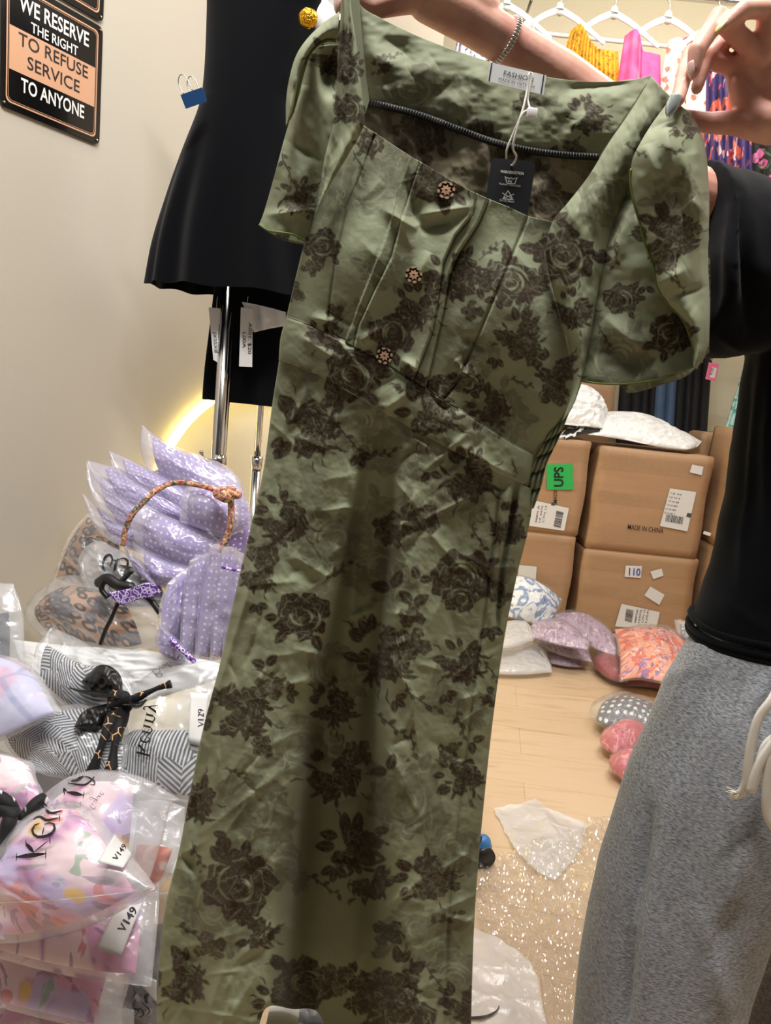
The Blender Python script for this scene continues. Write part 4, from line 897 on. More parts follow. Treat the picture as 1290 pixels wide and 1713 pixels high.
# second, free standing rail
r2 = PY(432, 740, 2.05); rail = thing('garment_rail', (r2[0], r2[1], 0), 'slim chrome garment rail carrying the black skirt, behind the long black dress', 'clothes rail')
link('upright', rawmesh('upright', *tube([(r2[0], r2[1], .0), (r2[0], r2[1], .9)], .0135, 16)), M['chrome'], rail)
link('inner_upright', rawmesh('inner_upright', *tube([(r2[0], r2[1], .9), (r2[0], r2[1], 1.42)], .0095, 16)), M['chrome'], rail)
link('coupling', rawmesh('coupling', *tube([(r2[0], r2[1], .88), (r2[0], r2[1], .915)], .0165, 16)), M['chrome'], rail)
link('cross_bar', rawmesh('cross_bar', *tube([(r2[0]-.22, r2[1], 1.42), (r2[0]+.3, r2[1], 1.42)], .011, 14)), M['chrome'], rail)
link('foot', rawmesh('foot', *tube([(r2[0], r2[1]-.2, .015), (r2[0], r2[1]+.2, .015)], .014, 12)), M['chrome'], rail)

def garment(name, rows, Y, depth, mat, parent=None, nu=96, nv=90, pleat=(0, 8, 0), capt=True, uvs=1.0, pl_phase=0.0, fz=None):
    """hollow garment: rows = (py, px_left, px_right) at distance Y, elliptic sections with pleats; (py at its centre)"""
    rows = np.array(rows, float); k = np.linspace(0, 1, nv); n = len(rows); s = np.linspace(0, 1, n)
    c = curve(rows, nv); X = np.zeros((nv, nu, 3)); UV = np.zeros((nv, nu, 2))
    for i in range(nv):
        yv = c[i, 0]; xl, xr = c[i, 1], c[i, 2]; cx = (xl+xr)/2; a = (xr-xl)/2*Y/FPX; th = np.linspace(0, 2*math.pi, nu, endpoint=False)
        amp = pleat[0]*smooth((k[i]-pleat[2])/max(1e-3, 1-pleat[2])); w_ = 1+amp*np.sin(th*pleat[1]+pl_phase+.6*np.sin(th*3))
        b = depth*(.57+.43*smooth(k[i]*1.5)) if capt == 'grow' else (depth*(.35+.65*smooth(k[i]*3)) if capt else depth)
        p = PY(cx, yv, Y+b*.55); a = (xr-xl)/2*(Y+b*.55)/FPX; p[1] = Y
        ex = np.sign(np.cos(th))*np.abs(np.cos(th))**.8
        X[i, :, 0] = p[0]+a*ex*(1+(w_-1)*.25); X[i, :, 1] = p[1]+b-b*np.sin(th)*w_; X[i, :, 2] = p[2]+(fz(k[i], th) if fz else 0)
        UV[i, :, 0] = np.cumsum(np.r_[0, np.hypot(np.diff(X[i, :, 0]), np.diff(X[i, :, 1]))])*uvs; UV[i, :, 1] = -p[2]*uvs
    me = gridmesh(name, X, closed_u=True, uv=UV, flip=False); return link(name, me, mat, parent), X

bd = thing('black_dress', PY(370, 500, YB), 'long sleeveless black dress with pleated skirt on the chrome stand', 'dress')
garment('dress_body', [(-60, 352, 528), (0, 349, 526), (60, 346, 512), (110, 343, 500), (160, 338, 494), (172, 335, 494)], YB, .085, M['black_cloth'], bd, pleat=(0, 8, 0))
garment('pleated_skirt', [(170, 336, 494), (200, 326, 498), (260, 302, 515), (330, 277, 535), (410, 253, 552), (487, 238, 566)], YB, .15, M['black_cloth'], bd, nu=320, nv=80, pleat=(.10, 11, .0), capt='grow',
        fz=lambda k, th: -.003*k*np.cos(th*11+.6*np.sin(th*3)))
# seams of the bodice
# white shoulder form and gold rose
sf = link('display_form', rawmesh('display_form', *join([capsule(PY(500, -10, YB+.09), PY(556, 50, YB+.09), .03, .04, 24), capsule(PY(500, -50, YB+.1), PY(560, -10, YB+.1), .035, .035, 24)])), M['white_plastic'])
tag(sf, 'white shoulder form inside the black dress, beside the gold rose brooch', 'mannequin')
rc = PY(515, 29, YB-.07); g_ = []
for rr_, nn_, hh in ((.0155, 6, 0), (.0115, 5, .004), (.0075, 4, .007), (.004, 3, .009)):
    for k in range(nn_):
        a = 2*math.pi*k/nn_+rr_*90; p = rc+np.array([math.cos(a)*rr_, -hh, math.sin(a)*rr_]); V, F = capsule(p, p+np.array([-math.sin(a)*.004, 0, math.cos(a)*.004]), .0085*(.5+rr_*32), .0075*(.5+rr_*32), 12, sq=((math.cos(a), -.6, math.sin(a)), .4)); g_.append((V, F))
tag(link('rose_brooch', rawmesh('rose_brooch', *join(g_)), M['gold']), 'gold rose brooch pinned at the shoulder of the long black dress', 'brooch')
# blue binder clip
cl = PY(325, 165, YB-.03); ax1 = PY(343, 156, YB-.03)-PY(309, 168, YB-.03); ax1 /= np.linalg.norm(ax1); ax2 = np.cross(ax1, (0, 1, 0)); ax2 /= np.linalg.norm(ax2)
if ax2[2] < 0: ax2 = -ax2
bc = thing('binder_clip', cl, 'blue binder clip pinching the waist of the long black dress', 'clip')
def tri(u): return cl+ax1*u
V = []; F = []
for u in (-.025, .025):
    V += [cl+ax1*u+np.array([0, -.011, 0])+ax2*.012, cl+ax1*u+np.array([0, .011, 0])+ax2*.012, cl+ax1*u-ax2*.014]
V = np.array(V); F = [[0, 3, 4, 1], [0, 2, 5, 3], [1, 4, 5, 2], [0, 1, 2], [3, 5, 4]]
link('clip_body', rawmesh('clip_body', V, F, False), M['clip_blue'], bc)
for s_, u0 in ((-1, 0), (1, 0)):
    b = cl+np.array([0, s_*.011, 0])+ax2*.012+ax1*(-.008 if s_ < 0 else .006)
    pts = curve([b-ax1*.010, b-ax1*.009+ax2*.022+ax1*(-.004), b-ax1*.008+ax2*.034, b+ax2*.038-ax1*.001, b+ax1*.006+ax2*.032, b+ax1*.009+ax2*.02, b+ax1*.011], 30)
    link('wire_handle', rawmesh('wire_handle', *tube(pts, .0011, 7)), M['steel_wire'], bc)
# black skirt behind
bs = thing('black_skirt', PY(400, 680, 1.93), 'short black skirt hanging behind the chrome pole with price tags', 'skirt')
garment('skirt_body', [(430, 362, 480), (500, 356, 484), (560, 350, 490), (620, 344, 494), (676, 340, 497)], 1.94, .04, M['black_knit'], bs, nu=96, nv=40, pleat=(.25, 7, .1), capt=False)
wl = coons([(405, 505), (440, 512), (478, 522)], [(478, 522), (478, 545)], [(425, 556), (450, 550), (478, 545)], [(405, 505), (425, 556)], 24, 14)
o = link('waist_lining', gridmesh('waist_lining', PY(wl[..., 0], wl[..., 1], 1.90-.006*np.sin(wl[..., 0]/5)-.004*fbm(wl[..., 0]/9, wl[..., 1]/9))), M['white_cloth'], bs); solid(o, .002); o['label'] = 'white crumpled lining'
def hangtag(c, lines, label, strap=None):
    f = plane_map([PY(x, y, 1.885) for x, y in c[:4]], None)
    rt = thing('price_tag', f(np.array(c[2][0], float), np.array(c[2][1], float)), label, 'tag', None)
    o = link('tag_paper', rawmesh('tag_paper', *quad_on(f, c), False), M['white_paper'], rt); solid(o, .0005)
    link('tag_lettering', rawmesh('tag_lettering', *join([text_on(f, *l) for l in lines]), False), M['ink'], rt)
    top = ((c[0][0]+c[1][0])/2, c[0][1]); link('tag_thread', rawmesh('tag_thread', *px_tube([(top[0], top[1]+3, 1.883), (top[0]+1, top[1]-10, 1.882), (top[0]+2, top[1]-18, 1.88)], .0005, 5, 8)), M['tag_string'], rt)
hangtag([(349, 514), (375, 517), (369, 609), (357, 602)], [('8222XL. $38', (366, 543), (364, 604), 5.2, .001), ('JXSSX8', (357, 555), (359, 590), 5.2, .001)], 'white paper price tag reading 8222XL $38 on the black skirt, left of the pole')
hangtag([(403, 514), (423, 517), (422, 614), (400, 613)], [('A001. $20', (416, 540), (415, 592), 5.6, .001), ('L00A', (406, 556), (406, 582), 5.4, .001)], 'white paper price tag reading A001 $20 on the black skirt, right of the pole')

# ================================================================== PACKED GARMENTS
def patch(T, R, B, L, depth, nu, nv, mode='Y'):
    g = coons(T, R, B, L, nu, nv); u = np.linspace(0, 1, nu)[None]; v = np.linspace(0, 1, nv)[:, None]
    d = depth[0]*(1-u)*(1-v)+depth[1]*u*(1-v)+depth[2]*u*v+depth[3]*(1-u)*v
    X = PY(g[..., 0], g[..., 1], d) if mode == 'Y' else PZ(g[..., 0], g[..., 1], d)
    return X, u+0*d, v+0*d
def pillow(X, u, v, thick, wr, seed, back=.5, p=.5, wf=7.0, margin=0.0):
    """two skins joined at their rims; the skin towards the eye bulges by thick"""
    n = gridnormal(X); c = X.mean((0, 1)); 
    if ((CP-c)*n.mean((0, 1))).sum() < 0: n = -n
    a, b = (np.clip((np.minimum(q, 1-q)-margin)/(.5-margin), 0, 1) for q in (u, v)); pr = (np.sin(a*math.pi/2)*np.sin(b*math.pi/2))**p
    size = np.linalg.norm(X[0, -1]-X[0, 0]); sizev = np.linalg.norm(X[-1, 0]-X[0, 0])
    rid = 1-2*np.abs(fbm(u*wf*size/.3+seed, v*wf*sizev/.3+seed*1.7, 3, seed))*1.6
    fold = wr*(rid-.6)*(.25+.75*pr)+wr*.8*fbm(u*wf*.6, v*wf*.6, 2, seed+9)
    top = X+n*(thick*pr+fold)[..., None]; bot = X-n*(thick*back*pr+.0015+fold*.2)[..., None]
    uv = np.stack([u*size, v*sizev], -1)
    return top, bot, uv
def skins(name, top, bot, uv, mat, parent=None):
    nv, nu = top.shape[:2]; V = np.concatenate([top.reshape(-1, 3), bot.reshape(-1, 3)]); off = nv*nu
    i = np.arange(nu-1)[None]; j = np.arange(nv-1)[:, None]; a = j*nu+i
    q1 = np.stack([a, a+nu, a+nu+1, a+1], -1).reshape(-1, 4); q2 = q1[:, ::-1]+off
    rim = np.concatenate([np.arange(nu), nu*np.arange(1, nv)+nu-1, off-1-np.arange(1, nu), nu*np.arange(nv-2, -1, -1)]); rim = rim[:len(rim)]
    r2_ = np.roll(rim, -1); ok = rim != r2_; q3 = np.stack([rim, r2_, r2_+off, rim+off], -1)[ok]
    Q = np.concatenate([q1, q2, q3]); me = bpy.data.meshes.new(name); me.vertices.add(len(V)); me.vertices.foreach_set('co', V.astype(np.float32).ravel())
    me.loops.add(Q.size); me.loops.foreach_set('vertex_index', Q.astype(np.int32).ravel()); me.polygons.add(len(Q)); me.polygons.foreach_set('loop_start', np.arange(0, Q.size, 4, dtype=np.int32))
    me.polygons.foreach_set('use_smooth', np.ones(len(Q), bool)); U = np.concatenate([uv.reshape(-1, 2)]*2); l = me.uv_layers.new(name='UVMap'); l.data.foreach_set('uv', U[Q.ravel()].astype(np.float32).ravel())
    me.update(calc_edges=True); me.validate(); return link(name, me, mat, parent)
BAGN = [0]
def bag(label, T, R, B, L, depth, thick=.03, cloth='pink_floral', filmm='frosted_film', inset=(.08, .08, .08, .08), wr=.004, mode='Y', group=None, cat='packed garment', seed=None, n=70, name='bagged_garment', parent=None, cwr=None, p=.5, back=.5):
    BAGN[0] += 1; seed = seed or BAGN[0]*3; X, u, v = patch(T, R, B, L, depth, n, n, mode)
    top, bot, uv = pillow(X, u, v, thick, wr, seed, back, p)
    ctr = X.mean((0, 1)); lowest = min(top[..., 2].min(), bot[..., 2].min())
    root = thing(name, (ctr[0], ctr[1], lowest), label, cat, group) if parent is None else parent
    f_ = skins('plastic_bag', top, bot, uv, M[filmm], root) if filmm else None
    if cloth:
        l, r_, t_, b_ = inset; i0, i1 = int(l*(n-1)), int((1-r_)*(n-1))+1; j0, j1 = int(t_*(n-1)), int((1-b_)*(n-1))+1
        Xs = X[j0:j1, i0:i1]; us = np.linspace(0, 1, i1-i0)[None]+0*Xs[..., 0]; vs = np.linspace(0, 1, j1-j0)[:, None]+0*us
        nn = gridnormal(X); nn = nn if ((CP-ctr)*nn.mean((0, 1))).sum() > 0 else -nn
        a, b = (np.clip(np.minimum(q, 1-q)/.5, 0, 1) for q in (u, v)); pr = ((np.sin(a*math.pi/2)*np.sin(b*math.pi/2))**p)[j0:j1, i0:i1]
        a, b = (np.clip(np.minimum(q, 1-q)/.5, 0, 1) for q in (us, vs)); ps = (np.sin(a*math.pi/2)*np.sin(b*math.pi/2))**.3
        sz = np.linalg.norm(Xs[0, -1]-Xs[0, 0]); szv = np.linalg.norm(Xs[-1, 0]-Xs[0, 0])
        fd = (cwr if cwr is not None else wr*.8)*fbm(us*5+seed, vs*7, 3, seed+3)
        h = np.minimum(thick*pr*.86, thick*pr-.0012-wr*.6)*ps; h = np.maximum(h+np.minimum(fd, 0), .0004)
        lo = -thick*back*.8*pr*ps
        tp = Xs+nn[j0:j1, i0:i1]*h[..., None]; bt = Xs+nn[j0:j1, i0:i1]*lo[..., None]
        skins('folded_garment', tp, bt, np.stack([us*sz, vs*szv], -1)+seed*.137, M[cloth], root)
    return root, top
def gx(top): return top
def decal(kind, top, polys_or_geo, mat, root, label=None, off=.0025):
    V, F = join(polys_or_geo); o = link(kind, rawmesh(kind, V, F, False), M[mat], root)
    if label: o['label'] = label
    return o
def sticker(top, corners, root, name='paper_label', mat='white_paper', off=.005, n=10):
    X = px_patch(corners, top, off, n, n); X = X.reshape(n, n, 3)
    # keep the paper stiff: fit a plane-ish surface
    for _ in range(6): X[1:-1] = (X[:-2]+2*X[1:-1]+X[2:])/4; X[:, 1:-1] = (X[:, :-2]+2*X[:, 1:-1]+X[:, 2:])/4
    o = link(name, gridmesh(name, X), M[mat], root); solid(o, .0003); return o, X
def stext(X, s, p0, p1, h, off=.002, bold=0.0, up=None):
    V, F, _ = textgeo(s, bold); p0, p1 = np.array(p0, float), np.array(p1, float); a = p1-p0; n = np.array([a[1], -a[0]])/np.linalg.norm(a) if up is None else np.array(up, float)
    q = p0+V[:, :1]*a+V[:, 1:2]/CAPH*h*n; return interp_surf(q[:, 0], q[:, 1], X, off), F
def interp_surf(px, py, X, off):
    V = X.reshape(-1, 3); qx, qy = proj(V); out = np.zeros((len(px), 3))
    for i, (a, b) in enumerate(zip(px, py)):
        d = (qx-a)**2+(qy-b)**2; k = np.argsort(d)[:5]; w_ = 1/(d[k]+4); out[i] = PY(a, b, (V[k, 1]*w_).sum()/w_.sum()-off)
    return out
def sstroke(X, pts, w0, off=.002, w1=None, n=22, taper=True):
    """a pen stroke printed on a surface; w0 the greatest width in photograph pixels"""
    c = curve(pts, n); tg = np.gradient(c, axis=0); tg /= np.linalg.norm(tg, axis=1, keepdims=True)+1e-9; nn = np.stack([-tg[:, 1], tg[:, 0]], 1)
    s = np.linspace(0, 1, n); wd = (w0*(.25+.75*np.sin(np.pi*s)) if taper else w0*np.ones(n)) if w1 is None else w0+(w1-w0)*s
    a = c+nn*wd[:, None]/2; b = c-nn*wd[:, None]/2; q = np.vstack([a, b]); V = interp_surf(q[:, 0], q[:, 1], X, off)
    return V, [[i, i+1, n+i+1, n+i] for i in range(n-1)]
def logo(top, org, ax, up, root, word=True, boutique=True, off=.004):
    """the shop's name in a high contrast serif, with the second word in script: org, ax, up in photograph pixels"""
    org, ax, up = (np.array(q, float) for q in (org, ax, up)); G = []
    def P(x, y): return tuple(org+ax*x+up*y)
    def st(pts, w0, **k): G.append(sstroke(top, [P(*p) for p in pts], w0, off, **k))
    u = np.linalg.norm(up)
    if word:
        th, hn = .15*u, .03*u; x = 0
        def stem(x, y0, y1): st([(x, y0), (x, y1)], th, w1=th, n=8)
        def ser(x, y, w_=.3): st([(x-w_/2, y), (x+w_/2, y)], hn, w1=hn, n=5)
        stem(.15, 0, 1); ser(.15, 0); ser(.15, 1); st([(.2, .38), (.62, 1)], hn, w1=hn); ser(.62, 1, .26); st([(.34, .55), (.68, 0)], th, w1=th); ser(.7, 0, .28)
        st([(.95, .36), (1.36, .36)], hn, w1=hn, n=6); st([(1.36, .36), (1.3, .6), (1.15, .67), (.98, .52), (.94, .33), (1.0, .1), (1.18, 0), (1.36, .12)], th*.8)
        for x0 in (1.62, 2.4):
            stem(x0, 0, .64); ser(x0, 0); ser(x0-.06, .64, .16); st([(x0, .5), (x0+.14, .66), (x0+.3, .66), (x0+.4, .5)], th*.7); stem(x0+.4, 0, .52); ser(x0+.4, 0)
        ser(3.15, .64, .26); st([(3.12, .64), (3.34, .02)], th, w1=th); ser(3.56, .64, .2); st([(3.56, .64), (3.36, .05), (3.24, -.26), (3.08, -.3)], hn*2, w1=hn*3); st([(3.06, -.26), (3.14, -.24)], th, w1=th, n=5)
    if boutique:
        o0 = (1.5, -.6)
        def sc(pts, w_=.035): st([(o0[0]+a, o0[1]+b) for a, b in pts], w_*u)
        sc([(.1, .45), (.06, .1), (0, -.12)], .05); sc([(-.1, .3), (.2, .52), (.42, .4), (.2, .24), (.02, .2)]); sc([(.1, .2), (.42, .16), (.4, -.04), (.14, -.12), (-.08, -.02)]); sc([(.56, .16), (.46, .04), (.52, -.08), (.64, .02), (.6, .16), (.74, .14)])
        sc([(.78, .18), (.74, 0), (.82, -.08), (.96, .14), (.94, -.02), (1.04, -.06)]); sc([(1.16, .42), (1.08, .1), (1.12, -.06), (1.22, 0)]); sc([(1.0, .24), (1.32, .3)], .025)
        sc([(1.3, .16), (1.27, -.02), (1.36, -.06)]); sc([(1.6, .16), (1.46, .14), (1.44, -.02), (1.56, -.04), (1.64, .14), (1.56, -.3), (1.48, -.42), (1.42, -.3), (1.64, -.1)]); sc([(1.74, .16), (1.72, -.02), (1.84, -.02), (1.9, .14), (1.9, -.04), (1.98, -.04)]); sc([(2.02, .02), (2.16, .12), (2.1, .2), (2.02, .08), (2.06, -.06), (2.22, .0)])
    o = link('printed_logo', rawmesh('printed_logo', *join(G), False), M['ink'], root); return o

# low table that carries the back of the heap
tb = thing('low_table', (-.62, 1.72, 0), 'low white table under the heap of packed clothes by the wall', 'table')
link('table_top', rawmesh('table_top', *box(-.585, 1.68, .31, .50, .60, .03, -.471, .004), False), M['table_white'], tb)
for sx in (-1, 1):
    for sy in (-1, 1):
        a = -.471; lx, ly = sx*.22, sy*.27
        link('leg', rawmesh('leg', *box(-.585+lx*math.cos(a)-ly*math.sin(a), 1.68+lx*math.sin(a)+ly*math.cos(a), .148, .035, .035, .296, a, .003), False), M['table_white'], tb)

# --- tied bundle of lilac dotted packs
bn = thing('tied_bundle', PY(300, 985, 1.72), 'fan of lilac polka dot packs tied round the middle with a flowered cord', 'bundle')
core = capsule(PY(285, 860, 1.82), PY(345, 905, 1.80), .115, .115, 24, sq=((0, 1, 0), .7))
me = rawmesh('bundle_core', *core); uvl = me.uv_layers.new(name='UVMap'); co = getco(me)
for lp in me.loops: uvl.data[lp.index].uv = (float(co[lp.vertex_index][0]), float(co[lp.vertex_index][2]))
link('inner_pack', me, M['lilac_dots'], bn)
blades = [
 ([(237, 710), (280, 742), (330, 770), (372, 784)], [(372, 784), (400, 800), (412, 850)], [(252, 800), (310, 830), (360, 850), (412, 850)], [(237, 710), (234, 750), (252, 800)], (1.80, 1.80, 1.74, 1.76), .05),
 ([(305, 775), (350, 775), (380, 790), (395, 812)], [(395, 812), (418, 845), (421, 880)], [(320, 880), (370, 900), (421, 880)], [(305, 775), (305, 830), (320, 880)], (1.79, 1.78, 1.74, 1.70), .04),
 ([(181, 753), (230, 775), (280, 800), (330, 830)], [(330, 830), (350, 850), (360, 880)], [(222, 826), (270, 850), (310, 870), (360, 880)], [(181, 753), (192, 790), (222, 826)], (1.80, 1.76, 1.71, 1.74), .045),
 ([(144, 769), (200, 785), (255, 820), (330, 860)], [(330, 860), (350, 880), (362, 905)], [(190, 850), (250, 870), (300, 890), (362, 905)], [(144, 769), (158, 810), (190, 850)], (1.80, 1.73, 1.68, 1.72), .04),
 ([(143, 772), (190, 812), (240, 850), (310, 885)], [(310, 885), (340, 905), (360, 925)], [(178, 868), (230, 890), (290, 905), (360, 925)], [(143, 772), (150, 825), (178, 868)], (1.79, 1.70, 1.66, 1.71), .03),
 ([(137, 825), (180, 858), (230, 885), (300, 910)], [(300, 910), (330, 925), (350, 942)], [(190, 908), (240, 925), (290, 935), (350, 942)], [(137, 825), (158, 880), (190, 908)], (1.78, 1.68, 1.64, 1.69), .03),
 ([(232, 838), (275, 860), (320, 880), (372, 905)], [(372, 905), (375, 925), (370, 945)], [(225, 905), (270, 935), (320, 950), (370, 945)], [(232, 838), (218, 870), (225, 905)], (1.68, 1.66, 1.62, 1.64), .035),
 ([(222, 905), (262, 925), (310, 942), (352, 950)], [(352, 950), (350, 975), (330, 985)], [(245, 970), (280, 985), (330, 985)], [(222, 905), (226, 945), (245, 970)], (1.65, 1.64, 1.62, 1.62), .04),
 ([(310, 815), (350, 815), (392, 832)], [(392, 832), (402, 865), (385, 895)], [(300, 872), (350, 890), (385, 895)], [(310, 815), (300, 840), (300, 872)], (1.70, 1.68, 1.64, 1.65), .05),
 ([(205, 905), (220, 930), (245, 960)], [(245, 960), (262, 980), (264, 986)], [(230, 955), (250, 975), (264, 986)], [(205, 905), (212, 930), (230, 955)], (1.63, 1.62, 1.60, 1.61), .012)]
for i, (T, R, B, L, dp, tk) in enumerate(blades):
    bag(None, T, R, B, L, dp, tk, 'lilac_dots', 'lilac_film', (.16, .02, .06, .06), .004, parent=bn, seed=40+i*3, n=56, cwr=.008)
def loop3(pts, r, n=14, k=120, jag=0.0, closed=True):
    P = np.array([PY(*p) for p in pts]); 
    if closed: P = np.vstack([P, P[:1]])
    c = curve(P, k); 
    if closed: c = c[:-1]
    return tube(c, r, n, closed=closed)
def uv_auto(me, s=1.0):
    co = getco(me); l = me.uv_layers.new(name='UVMap'); vi = np.empty(len(me.loops), np.int32); me.loops.foreach_get('vertex_index', vi)
    uv = np.stack([co[vi, 0]+co[vi, 1]*.6, co[vi, 2]+co[vi, 1]*.4], 1)*s; l.data.foreach_set('uv', uv.astype(np.float32).ravel()); return me
ringpts = [(206, 912, 1.60), (210, 885, 1.60), (222, 860, 1.60), (240, 840, 1.61), (262, 820, 1.63), (290, 808, 1.65), (325, 810, 1.64), (355, 818, 1.62), (382, 828, 1.60)]
link('flowered_tie', uv_auto(rawmesh('flowered_tie', *loop3(ringpts, .0062, closed=False))), M['ditsy'], bn)
link('flowered_tie', uv_auto(rawmesh('flowered_tie', *loop3([(386, 836, 1.60), (387, 860, 1.59), (384, 885, 1.59), (376, 908, 1.59), (362, 925, 1.59), (345, 945, 1.60)], .0072, closed=False, k=50))), M['ditsy'], bn)
g_ = [capsule(PY(366, 826, 1.60), PY(378, 830, 1.58), .013, .015, 16), capsule(PY(384, 826, 1.585), PY(398, 828, 1.59), .015, .009, 16), capsule(PY(374, 820, 1.58), PY(390, 818, 1.585), .008, .007, 12), capsule(PY(384, 834, 1.585), PY(376, 826, 1.575), .011, .009, 12)]
link('tie_knot', uv_auto(rawmesh('tie_knot', *join(g_))), M['ditsy'], bn)

# --- second bundle, below on the right
b2 = thing('tied_bundle', PY(330, 1110, 1.55), 'lilac polka dot packs gathered with a thin purple cord, below the flower tied bundle', 'bundle')
bl2 = [
 ([(395, 915), (405, 925), (440, 935)], [(440, 935), (440, 1020), (430, 1110)], [(372, 1108), (400, 1112), (430, 1110)], [(395, 915), (378, 1000), (372, 1108)], (1.60, 1.62, 1.58, 1.56), .022),
 ([(372, 915), (390, 915), (402, 928)], [(402, 928), (392, 1010), (384, 1112)], [(352, 1110), (368, 1114), (384, 1112)], [(372, 915), (358, 1000), (352, 1110)], (1.59, 1.60, 1.56, 1.54), .022),
 ([(352, 912), (368, 910), (385, 925)], [(385, 925), (370, 1010), (360, 1112)], [(326, 1108), (342, 1114), (360, 1112)], [(352, 912), (334, 1000), (326, 1108)], (1.57, 1.58, 1.54, 1.52), .022),
 ([(318, 938), (338, 926), (364, 926)], [(364, 926), (345, 1000), (336, 1108)], [(302, 1096), (318, 1108), (336, 1108)], [(318, 938), (306, 1010), (302, 1096)], (1.55, 1.56, 1.52, 1.50), .024),
 ([(281, 976), (305, 955), (336, 942)], [(336, 942), (318, 1010), (312, 1098)], [(266, 1056), (286, 1085), (312, 1098)], [(281, 976), (270, 1010), (266, 1056)], (1.53, 1.54, 1.49, 1.49), .026),
 ([(268, 1045), (290, 1065), (300, 1085)], [(300, 1085), (322, 1105), (330, 1113)], [(265, 1090), (290, 1108), (330, 1113)], [(268, 1045), (261, 1065), (265, 1090)], (1.48, 1.48, 1.47, 1.47), .02)]
for i, (T, R, B, L, dp, tk) in enumerate(bl2):
    dp = (dp[0]-.03, dp[1]+.035, dp[2]+.035, dp[3]-.03)
    bag(None, T, R, B, L, dp, tk, 'lilac_dots', 'lilac_film', (.10, .10, .08, .06), .004, parent=b2, seed=90+i*3, n=56, cwr=.008)
link('purple_cord', uv_auto(rawmesh('purple_cord', *loop3([(370, 948, 1.50), (385, 952, 1.50), (400, 955, 1.50), (415, 962, 1.50)], .0032, closed=False, k=30))), M['purple_lace'], b2)
link('purple_cord', uv_auto(rawmesh('purple_cord', *loop3([(285, 1068, 1.46), (298, 1082, 1.455), (312, 1094, 1.45), (326, 1108, 1.45)], .005, closed=False, k=30))), M['purple_lace'], b2)

# --- leopard packs
bag('grey brown packed print crammed between the wall and the lilac bundle', [(150, 855), (165, 872), (200, 900)], [(200, 900), (205, 940), (200, 985)], [(88, 972), (140, 985), (200, 985)], [(150, 855), (115, 905), (88, 972)], (1.93, 1.86, 1.78, 1.82), .05, 'leopard', 'thin_film', (.03, .03, .06, .03), .007)
r_, top = bag('frosted bag with black printed letters under the flower tied bundle', [(140, 925), (165, 905), (190, 915), (232, 935)], [(232, 935), (270, 970), (290, 1010)], [(150, 1000), (220, 1020), (290, 1010)], [(140, 925), (134, 955), (150, 1000)], (1.74, 1.68, 1.62, 1.66), .05, 'black_white', 'frosted_film', (.3, .05, .3, .03), .006)
link('printed_logo', rawmesh('printed_logo', *join([sstroke(top, p, w_, .004) for p, w_ in (([(176, 955), (172, 945), (176, 932), (184, 928), (188, 936), (184, 946)], 4), ([(188, 936), (196, 938)], 2), ([(197, 934), (190, 955)], 4.5), ([(197, 936), (208, 934), (214, 942), (206, 962)], 4), ([(200, 945), (222, 950)], 3))]), False), M['ink'], r_)
r_, top = bag('large frosted bag of leopard print clothes against the wall', [(52, 1015), (85, 980), (120, 962), (180, 975), (230, 985)], [(230, 985), (265, 1030), (280, 1075)], [(70, 1062), (150, 1085), (215, 1095), (280, 1075)], [(52, 1015), (45, 1040), (70, 1062)], (1.78, 1.68, 1.53, 1.60), .055, 'leopard', 'thin_film', (.10, .18, .16, .10), .006)
tie = thing('black_tie', PY(200, 990, 1.58), 'glossy black ribbon knotted over the leopard print bag', 'ribbon')
V, F = px_tube([(168, 1078, 1.535), (176, 1055, 1.535), (186, 1035, 1.535), (196, 1012, 1.54), (204, 998, 1.55), (215, 985, 1.58)], .0045, 8); link('ribbon', rawmesh('ribbon', V, F), M['black_plastic'], tie)
link('ribbon', rawmesh('ribbon', *px_tube([(166, 975, 1.60), (180, 968, 1.575), (200, 980, 1.56), (225, 985, 1.555), (250, 1002, 1.545), (268, 1025, 1.535)], [.012]*20+[.007]*20, 10)), M['black_plastic'], tie)
link('ribbon', rawmesh('ribbon', *px_tube([(180, 1000, 1.56), (170, 985, 1.565), (178, 970, 1.57), (198, 975, 1.565), (220, 955, 1.58)], .006, 10)), M['black_plastic'], tie)
g = coons([(180, 992), (215, 985), (245, 975), (262, 980)], [(262, 980), (268, 988), (272, 990)], [(205, 1014), (235, 1002), (255, 998), (272, 990)], [(180, 992), (190, 1003), (205, 1014)], 24, 12)
X = PY(g[..., 0], g[..., 1], 1.53-.004*np.sin(g[..., 0]/9)); o = link('lace_tag', gridmesh('lace_tag', X, uv=np.stack([X[..., 0], X[..., 2]], -1)), M['purple_lace']); solid(o, .002); tag(o, 'purple and white patterned fabric strip lying on the black ribbon', 'fabric strip')

# --- bags at the left edge
r_, _ = bag('frosted zip bag with black polka dot cloth, at the left above the lavender bag', [(-70, 985), (-30, 975), (22, 976)], [(22, 976), (38, 1030), (40, 1120)], [(-80, 1140), (-20, 1135), (40, 1120)], [(-70, 985), (-80, 1140)], (1.50, 1.50, 1.42, 1.42), .03, 'black_polka', 'frosted_film', (.1, .2, .34, .1), .004)
bag('white poly bag lying under the lilac packs', [(20, 1070), (120, 1080), (200, 1085), (300, 1105)], [(300, 1105), (370, 1112), (400, 1125)], [(100, 1200), (230, 1200), (400, 1180)], [(20, 1070), (40, 1120), (100, 1200)], (1.62, 1.54, 1.46, 1.48), .03, None, 'white_poly', wr=.006)
bag('frosted bag of lavender leaf print at the left edge', [(-60, 1100), (-10, 1095), (30, 1110), (60, 1130)], [(60, 1130), (85, 1160), (104, 1190)], [(-60, 1260), (0, 1240), (50, 1215), (104, 1190)], [(-60, 1100), (-60, 1260)], (1.42, 1.42, 1.27, 1.27), .04, 'lavender_leaf', 'frosted_film', (.05, .06, .04, .04), .004)

